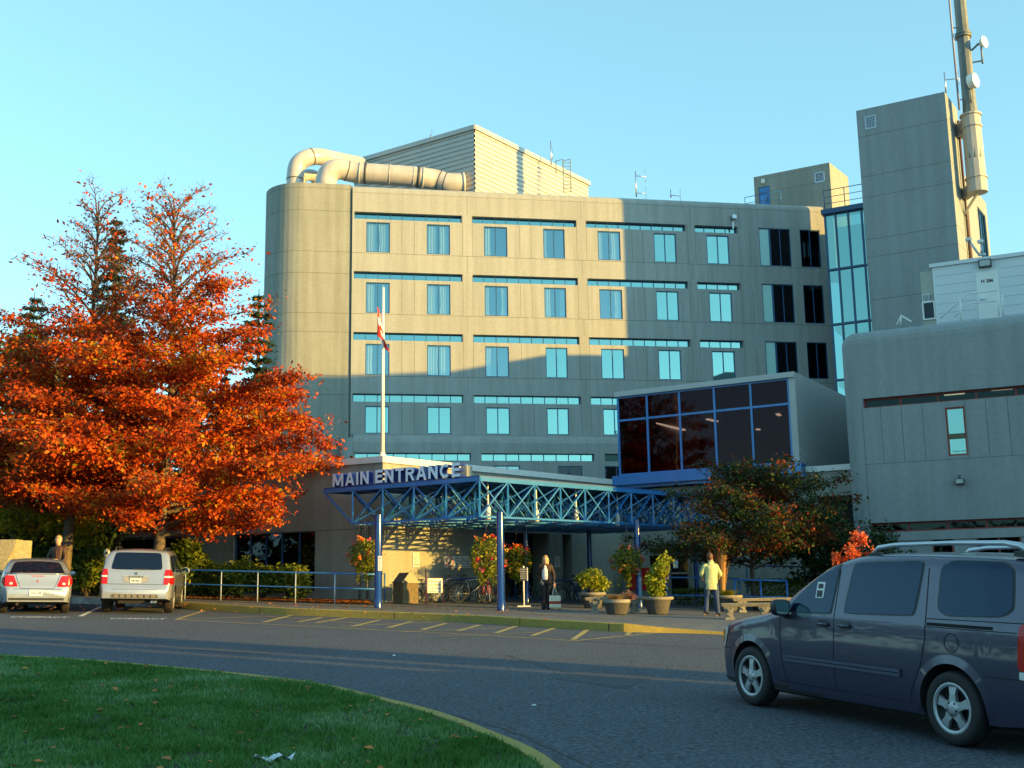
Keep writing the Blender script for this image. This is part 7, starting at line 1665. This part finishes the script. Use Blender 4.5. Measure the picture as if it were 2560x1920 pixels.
for i, (px, y_, h_, r_) in enumerate([(-40, 43, 4.6, 2.6), (60, 44.3, 4.8, 2.5), (170, 44.6, 4.6, 2.2)]):
    t = thing('evergreen_shrub', ['tall dark evergreen at the very left edge below the trees', 'tall dark evergreen behind the concrete wall end', 'tall dark evergreen behind the man, against the board fence'][i], 'shrub', tuple(tbase(px, y_)), group='tall evergreens in front of the board fence')
    n = 5200; u = RNG.normal(size=(n, 3)); u /= np.linalg.norm(u, axis=1)[:, None]; u *= RNG.uniform(.55, 1.0, n)[:, None] ** .6; P = u * [r_, .9, h_ / 2] * (1 + .12 * np.sin(u[:, :1] * 9 + u[:, 2:] * 7)) + [0, 0, h_ / 2]
    leaf_mesh('foliage', P, .10, DGREEN, t); tw = MB(); tw.tube([(0, 0, 0), (0, 0, h_ * .7)], [.09, .03], 6); tw.build('stem', BARKD, t)
# small dark tree at the right
b = tbase(1885, 38.6); hh = aty(1880, 1212, 38.6).z - b.z
broadleaf('small spreading tree of dark green and wine-red leaves right of the doors', b, hh, 1.5, [(1.0, 2.2), (2.0, 3.7), (2.8, 3.4), (3.5, 2.2), (4.4, .6)], 52, 30000, .058, MIXR, lambda h: 1.0, 53, lean=(.2, 0), trunk=.10, name='small_tree', rise=.35, clump=.19, bark=BARKD)
b = tbase(2080, 40.0); broadleaf('dark leafy bush between the small tree and the annex', b, 3.1, .6, [(.5, 1.2), (1.6, 1.7), (3.1, .5)], 20, 5200, .075, DGREEN, lambda h: 1.0, 57, trunk=.05, name='dark_bush', rise=.5)
b = tbase(2215, 38.3); broadleaf('small evergreen bush in front of the annex strip window', b, 2.5, .5, [(.5, .9), (1.3, 1.1), (2.5, .4)], 16, 2600, .065, DGREEN, lambda h: 1.0, 58, trunk=.04, name='dark_bush', rise=.5)
b = tbase(2138, 34.4)
t = thing('salmon_sapling', 'young sapling with bright salmon-orange leaf clusters by the annex corner', 'tree', tuple(b)); tw = MB(); cl = []
for px, py, r_ in ((2150, 1347, .22), (2140, 1343, .16), (2127, 1375, .22), (2139, 1390, .18), (2160, 1352, .12), (2094, 1398, .18), (2090, 1392, .12), (2185, 1380, .12), (2170, 1387, .08), (2110, 1400, .10)):
    q_ = aty(px, py, b.y + random.uniform(-.3, .3)) - b; tw.tube([(0, 0, .1), (q_.x * .4, q_.y * .4, q_.z * .6), tuple(q_)], [.02, .012, .005], 5, cap=False); n = int(480 * r_); cl.append(RNG.normal(size=(n, 3)) * r_ * .5 + np.array(q_))
tw.build('trunk', BARKD, t); leaf_mesh('crown', np.concatenate(cl), .06, SALMON, t)
# shrubs and hedges
def bush(label, px, y_, w_, h_, n, lm, size=.07, name='rhododendron', group=None, d_=None, lobes=9, base=None, ragged=.35):
    b = Vector(base) if base is not None else tbase(px, y_, .08); t = thing(name, label, 'shrub', tuple(b), group=group); tw = MB(); P = []
    rnd = random.Random(int(px * 7 + y_)); d_ = d_ or w_ * .8
    for k in range(lobes):
        a = 2 * math.pi * rnd.random(); rr = math.sqrt(rnd.random()); c = Vector((math.cos(a) * rr * w_ * .36, math.sin(a) * rr * d_ * .36, h_ * rnd.uniform(.42, .88) * (1 - .35 * rr))); s_ = rnd.uniform(.18, .32) * (w_ + h_) / 2
        tw.tube([(0, 0, -.05), (c.x * .5, c.y * .5, c.z * .5), tuple(c)], [.025, .017, .008], 5, cap=False)
        m_ = n // lobes; u = RNG.normal(size=(m_, 3)); u /= np.linalg.norm(u, axis=1)[:, None]; u *= (1 + RNG.normal(size=(m_, 1)) * ragged * .5) * RNG.uniform(.45, 1, (m_, 1)) ** .5; P.append(u * s_ * [1.1, 1.0, .85] + np.array(c))
    P = np.concatenate(P); P = P[P[:, 2] > .02]; tw.build('stems', BARKD, t); leaf_mesh('foliage', P, size, lm, t, asp=.42, N=None); return t
for i, (px, y_, w_, h_) in enumerate([(215, 39.0, 2.4, 1.7), (330, 39.2, 1.7, 1.5), (455, 39.6, 2.1, 2.1), (535, 39.4, 1.6, 1.6), (595, 39.0, 1.5, 1.85), (655, 38.8, 1.2, 1.35), (712, 38.6, 1.3, 1.7), (120, 40.5, 1.6, 1.9)]):
    bush(['rhododendron bush between the man and the parking meter', 'low rhododendron hidden behind the silver vehicle with the roof rack', 'biggest rounded rhododendron, right of the oak trunk', 'low rhododendron right of the biggest one', 'upright rhododendron in the middle of the bed', 'smallest rhododendron in front of the dark window', 'last rhododendron in the row, nearest the wing corner', 'dark rhododendron directly behind the man'][i], px, y_, w_, h_, int(1500 * w_ * h_), RHODO, .085, group='rhododendrons in the bed along the wing', lobes=12)
bush('wispy taller rhododendron against the wing wall beside the left oak trunk', 215, 41, 1.4, 2.1, 1500, RHODO, .08, group='rhododendrons in the bed along the wing', lobes=10)
t = bush('low spreading shrub with yellow-green leaves in the planter behind the bench', 1482, 37.2, 1.05, .95, 1500, SHRUBY, .055, name='potted_shrub', base=s1_ - Vector((.0, 0, .05)), lobes=8)
t = thing('potted_shrub', 'tall upright yellow-green shrub growing in the wide-rimmed planter', 'shrub', tuple(s3_)); tw = MB(); P = []
for k in range(9):
    tx = -.25 + .62 * (k / 8); tp = Vector((tx, random.uniform(-.2, .2), .45 + .85 * max(0, min(1, (k + 1) / 8)) * random.uniform(.75, 1.05))); tw.tube([(0, 0, -.03), tuple(tp * .5), tuple(tp)], [.014, .010, .004], 5, cap=False)
    m_ = 170; u = RNG.random((m_, 1)) ** .7; P.append(np.array(tp) * u + RNG.normal(size=(m_, 3)) * [.085, .085, .06])
tw.build('stems', BARKD, t); leaf_mesh('foliage', np.concatenate(P), .050, SHRUBY, t)
def grass_tuft(label, base, n, L, spread, m, droop=.6, name='grass_clump', wd=.012):
    t = thing(name, label, 'ornamental grass', tuple(base)); q = MB()
    for k in range(n):
        a = random.uniform(0, 2 * math.pi); r_ = random.random() * spread; d = Vector((math.cos(a), math.sin(a), 0)); p0 = d * r_ * .25; l_ = L * random.uniform(.6, 1.1); s_ = Vector((-d.y, d.x, 0)) * wd; pr = None
        for j in range(4):
            f = j / 3; p = p0 + d * (r_ * f + droop * l_ * f * f * .5) + Vector((0, 0, l_ * (f - droop * .45 * f * f)))
            if pr is not None: w0, w1 = 1 - (j - 1) / 3.2, 1 - j / 3.2; q.face([pr - s_ * w0, pr + s_ * w0, p + s_ * w1, p - s_ * w1])
            pr = p
    q.build('blades', m, t); return t
STRAW = leafmat('dry_straw', [(0, (.25, .15, .06)), (.5, (.45, .30, .13)), (1, (.55, .40, .20))], .3)
grass_tuft('mound of dry brown grass spilling over the bowl planter', s2_ + Vector((-.02, 0, -.02)), 700, .42, .38, STRAW, 1.1, wd=.006)
grass_tuft('tall sheaf of golden dry reeds behind the person in the pale jacket', s4_ + Vector((-.10, .1, -.05)), 170, 2.0, .20, mat('reed_gold', (.55, .30, .10), .8, var=.3, vscale=20), .10, wd=.011)
grass_tuft('green trailing grass around the foot of the dry reeds', s4_ + Vector((.05, 0, -.02)), 900, .42, .34, SHRUBY, 1.0, wd=.006)
t = bush('small tuft of red and pink flowers behind the dry grass bowl', 1568, 36.5, .45, .35, 260, leafmat('pink_grey_leaves', [(0, (.12, .10, .07)), (.6, (.35, .18, .16)), (1, (.65, .03, .03))], .3), .04, name='flower_tuft', base=s2_ + Vector((.38, .3, -.02)), lobes=5)
def hedge(label, pxa, pxb, y_, h_, d_, n, lm):
    a, b = tbase(pxa, y_), tbase(pxb, y_); t = thing('clipped_hedge', label, 'hedge', tuple(a)); L = b.x - a.x; u = RNG.random((n, 3)); f = RNG.integers(0, 3, n); u[f == 0, 1] = RNG.random((f == 0).sum()) * .12; u[f == 1, 2] = 1 - RNG.random((f == 1).sum()) * .12
    leaf_mesh('foliage', u * [L, d_, h_] + [0, 0, 0] + RNG.normal(size=(n, 3)) * .03, .045, lm, t); return t
HDG = leafmat('hedge_leaves', [(0, (.03, .05, .01)), (.5, (.10, .13, .018)), (1, (.28, .26, .03))], .3)
hedge('low clipped hedge behind the blue handrail at the right', 1880, 2020, 39.8, .95, 1.2, 4200, HDG)
hedge('lower clipped hedge under the small tree, left of the taller hedge', 1690, 1790, 41.5, .55, .9, 1500, HDG)
# hanging baskets
def basket(label, c, w_, h_, seed, lit=True, trail=.4):
    t = thing('hanging_basket', label, 'hanging basket', tuple(c), group='flower baskets hung from the canopy'); rnd = random.Random(seed)
    q = MB(); q.lathe([(0, -.20), (.12, -.18), (.20, -.08), (.22, 0), (.20, 0)], (0, 0, 0), 16); q.build('bowl', mat('basket_liner', (.06, .045, .03), .9), t)
    q = MB(); tp = zcb - c.z
    for a in range(3): q.tube([(.2 * math.cos(a * 2.1), .2 * math.sin(a * 2.1), 0), (0, 0, min(.55, tp * .7))], .006, 4)
    q.tube([(0, 0, min(.55, tp * .7)), (0, 0, tp)], .010, 5); q.build('chain', DK, t)
    P = []; n = 1900; u = RNG.normal(size=(n, 3)); u /= np.linalg.norm(u, axis=1)[:, None]; u *= RNG.uniform(.3, 1, (n, 1)) ** .5; P.append(u * [w_ / 2, w_ / 2, h_ / 2] * (1 + .12 * np.sin(u[:, :1] * 8 + seed)) + [0, 0, -.05])
    for k in range(10):
        a = rnd.uniform(0, 6.28); x, y = math.cos(a) * w_ * .28 * rnd.random(), math.sin(a) * w_ * .28; m_ = 60; f = RNG.random((m_, 1)); P.append(np.array([[x, y, -h_ * .35]]) + f * [[0, 0, -trail * rnd.uniform(.5, 1.3)]] + RNG.normal(size=(m_, 3)) * .035)
    leaf_mesh('foliage', np.concatenate(P), .042, leafmat('basket_leaves', [(0, (.03, .06, .01)), (.45, (.12, .17, .02)), (.8, (.34, .32, .03)), (1, (.5, .3, .02))], .35), t)
    F = []; mi = []
    for k in range(26):
        a = rnd.uniform(0, 6.28); e_ = rnd.uniform(-.9, 1.3); x, y, z = math.cos(a) * math.cos(e_) * w_ * .52, math.sin(a) * math.cos(e_) * w_ * .52, math.sin(e_) * h_ * .52 - .03; col = rnd.choice([0, 0, 1, 1, 2, 3]); m_ = rnd.choice([6, 10, 22]); F.append(RNG.normal(size=(m_, 3)) * .035 + [x, y, z]); mi += [col] * m_
    leaf_mesh('flowers', np.concatenate(F), .034, [mat('petal_red', (.62, .02, .03), .6), mat('petal_orange', (.75, .16, .02), .6), mat('petal_pink', (.65, .10, .14), .6), mat('petal_yellow', (.75, .42, .03), .6)], t, mi=mi, asp=.9)
cb = aty(912, 1385, 36.4); basket('flower basket hanging beside the left blue column', cb, 1.0, 1.05, 3, trail=.45)
cb = aty(1216, 1388, 35.2); basket('biggest flower basket, hanging beside the front blue column', cb, 1.25, 1.2, 5, trail=.4)
cb = aty(1292, 1400, 40.0); basket('flower basket in the shade behind the front blue column', cb, 1.05, 1.1, 8, trail=.3)
cb = aty(1568, 1398, 38.6); basket('flower basket hanging over the bench and bowl planter', cb, 1.05, 1.05, 9, trail=.5)
# leaf litter, bed and lawn
bedp = [(G13(px, y_)[0], G13(px, y_)[1] + .25) for px, y_ in KL] + [(CW0.x - .2, CW0.y - .1)] + [tuple(WL.pt(u, 0, -.02).xy) for u in (LWL - 1, LWL - 8, 4)]
bm_ = MB(); bm_.face([(x, y, G(x, y) + .215) for x, y in bedp]); struct(bm_.build('planting_bed', mat('bed_soil', (.05, .032, .02), .95, var=.4, vscale=3)))
LITTER = leafmat('fallen_leaves', [(0, (.20, .06, .02)), (.5, (.50, .15, .03)), (1, (.62, .28, .06))], .15)
def ground_leaves(name, n, fn, size, h):
    P = [];
    while len(P) < n:
        q_ = fn()
        if q_ is not None: P.append((q_[0], q_[1], G(*q_) + h))
    P = np.array(P); Nn = np.zeros_like(P); Nn[:, 2] = 3.0; o = leaf_mesh(name, P, size, LITTER, None, N=Nn, asp=.6); o['kind'] = 'stuff'; return o
def bedpt():
    px = random.uniform(430, 925); q_ = aty(px, 1500, random.uniform(36.7, 39.3)); f = (px - 395) / 545; return (q_.x, q_.y) if q_.y > 38.8 - 2.4 * f else None
o = ground_leaves('fallen_leaves', 7000, bedpt, .05, .235)
o2 = ground_leaves('scattered_leaves', 420, lambda: (random.uniform(-14, 2), random.uniform(29, 36.5)), .045, .20)
LP2 = [Vector(p) for p in LI]
def in_lawn(x, y):
    # left/below of the kerb curve
    best = None
    for i in range(len(LP2) - 1):
        a, b = LP2[i], LP2[i + 1]
        if min(a.x, b.x) <= x <= max(a.x, b.x) and max(a.y, b.y) > 3: yy = a.y + (b.y - a.y) * (x - a.x) / (b.x - a.x + 1e-9); best = yy if best is None else max(best, yy)
    return best is not None and y < best - .05
o3 = ground_leaves('lawn_leaves', 260, lambda: (lambda x, y: (x, y) if in_lawn(x, y) else None)(random.uniform(-9, .5), random.uniform(7.5, 17)), .036, .125)
n = 400000; X = RNG.uniform(-9.5, .7, n); Y = 6.8 + 12 * RNG.random(n) ** 1.5
xs_ = np.array([p.x for p in LP2]); keep = np.zeros(n, bool); cx = np.linspace(-12, .6, 300); cy = []
for x in cx:
    best = -9
    for i in range(len(LP2) - 1):
        a, b = LP2[i], LP2[i + 1]
        if min(a.x, b.x) <= x <= max(a.x, b.x) and max(a.y, b.y) > 6: best = max(best, a.y + (b.y - a.y) * (x - a.x) / (b.x - a.x + 1e-9))
    cy.append(best)
keep = (Y < np.interp(X, cx, cy) - .02) & (np.abs(X) < .52 * Y)
X, Y = X[keep], Y[keep]; n = len(X); dist = np.sqrt(X ** 2 + Y ** 2)
pat = np.array([mnoise.noise(Vector((x * .9, y * .9, 0))) for x, y in zip(X, Y)]); pat2 = np.array([mnoise.noise(Vector((x * 3.5, y * 3.5, 7))) for x, y in zip(X, Y)])
hgt = (.035 + .03 * np.clip(pat + .3, 0, 1) + .035 * np.clip(pat2, 0, 1)) * RNG.uniform(.6, 1.3, n); kk = RNG.random(n) < np.clip(.70 + pat2 * 1.3, .12, 1); X, Y, hgt, pat, dist = X[kk], Y[kk], hgt[kk], pat[kk], dist[kk]; n = len(X)
Z = -.035 * (X - 3.3) + .025 * (Y - 12) + .085; wd = .0035 + dist * .00042; a = RNG.uniform(0, 6.28, n); ln = RNG.normal(size=(n, 2)) * .5 * hgt[:, None]
v = np.stack([np.stack([X - np.cos(a) * wd, Y - np.sin(a) * wd, Z], 1), np.stack([X + np.cos(a) * wd, Y + np.sin(a) * wd, Z], 1), np.stack([X + ln[:, 0], Y + ln[:, 1], Z + hgt], 1)], 1).reshape(-1, 3)
me = bpy.data.meshes.new('grass'); me.vertices.add(3 * n); me.vertices.foreach_set('co', v.ravel()); me.loops.add(3 * n); me.loops.foreach_set('vertex_index', np.arange(3 * n, dtype=np.int32)); me.polygons.add(n); me.polygons.foreach_set('loop_start', np.arange(0, 3 * n, 3, dtype=np.int32)); me.polygons.foreach_set('loop_total', np.full(n, 3, dtype=np.int32))
me.materials.append(leafmat('grass_blades', [(0, (.030, .085, .012)), (.35, (.055, .165, .022)), (.6, (.09, .22, .045)), (.8, (.16, .29, .12)), (1, (.30, .40, .26))], .3)); me.update(calc_edges=True)
g_o = bpy.data.objects.new('grass', me); C.objects.link(g_o); g_o['kind'] = 'stuff'
# crumpled paper on the lawn
p = gnd(680, 1899, .10); q = MB()
for i in range(6):
    for j in range(3):
        f = lambda a, b: (p.x - .14 + .28 * a / 6 + .02 * b / 3, p.y - .06 + .11 * b / 3, p.z + .02 + .022 * math.sin(a * 1.7 + b) + .012 * math.cos(b * 2.3 + a))
        q.face([f(i, j), f(i + 1, j), f(i + 1, j + 1), f(i, j + 1)])
o = q.build('paper_scrap', mat('paper', (.62, .64, .68), .8), None, off=tuple(p)); tag(o, 'crumpled scrap of white paper lying on the lawn', 'litter')
for i, (px, py) in enumerate(((1335, 1765), (985, 1640))):
    p = gnd(px, py); q = MB(); q.lathe([(0, .005), (.03, .004), (.02, .02), (0, .016)], tuple(p), 8); o = q.build('road_litter', MATS['paper'], None, off=tuple(p)); tag(o, ['tiny white litter on the shaded road right of the lawn', 'tiny white litter on the sunlit road strip'][i], 'litter')

# woods across the car park behind and left of the camera, seen only in reflections
t = []
for k in range(60):
    f = k / 59; x, y = (-46 + random.uniform(-3, 3), 60 - 130 * f) if k < 36 else (-46 + 62 * (k - 36) / 23, -44 + random.uniform(-3, 3)); h_ = random.uniform(6, 9.5)
    u = RNG.normal(size=(420, 3)); u /= np.linalg.norm(u, axis=1)[:, None]; t.append(u * RNG.uniform(.5, 1, (420, 1)) * [3.0, 3.0, h_ / 2] + [x, y, G(x, y) + h_ / 2])
o = leaf_mesh('distant_woods', np.concatenate(t), .42, DGREEN, None); o['kind'] = 'stuff'
# unseen slabs added beyond the right edge to shade road and lawn, gaps for streaks
dS = Vector((S.x, S.y, 0)).normalized()
def strip(s0, s1, z1, label):
    x0, x1 = 30, 46; k = math.tan(R_(90 - SUN_AZ)); poly = [(x0, s1 - k * x0), (x1, s1 - k * x1), (x1, s0 - k * x1), (x0, s0 - k * x0)]
    t = thing('shade_slab', label, 'hedge', (poly[0][0], poly[0][1], 0), world=True, group='unseen shade slabs beyond the right edge'); q = MB(); q.prism(poly, -1, z1); q.build('foliage', mat('shade_slab_green', (.03, .05, .015), .95, var=.4, vscale=2), t)
strip(19.3, 17.75, 9.5, 'unseen slab added beyond the right edge to shade the road, nearest the car park'); strip(17.45, 16.75, 9.2, 'narrow unseen slab added beyond the right edge for shade, second from the car park'); strip(16.45, -60, 9.5, 'very long unseen slab added beyond the right edge for shade, nearest the lawn')
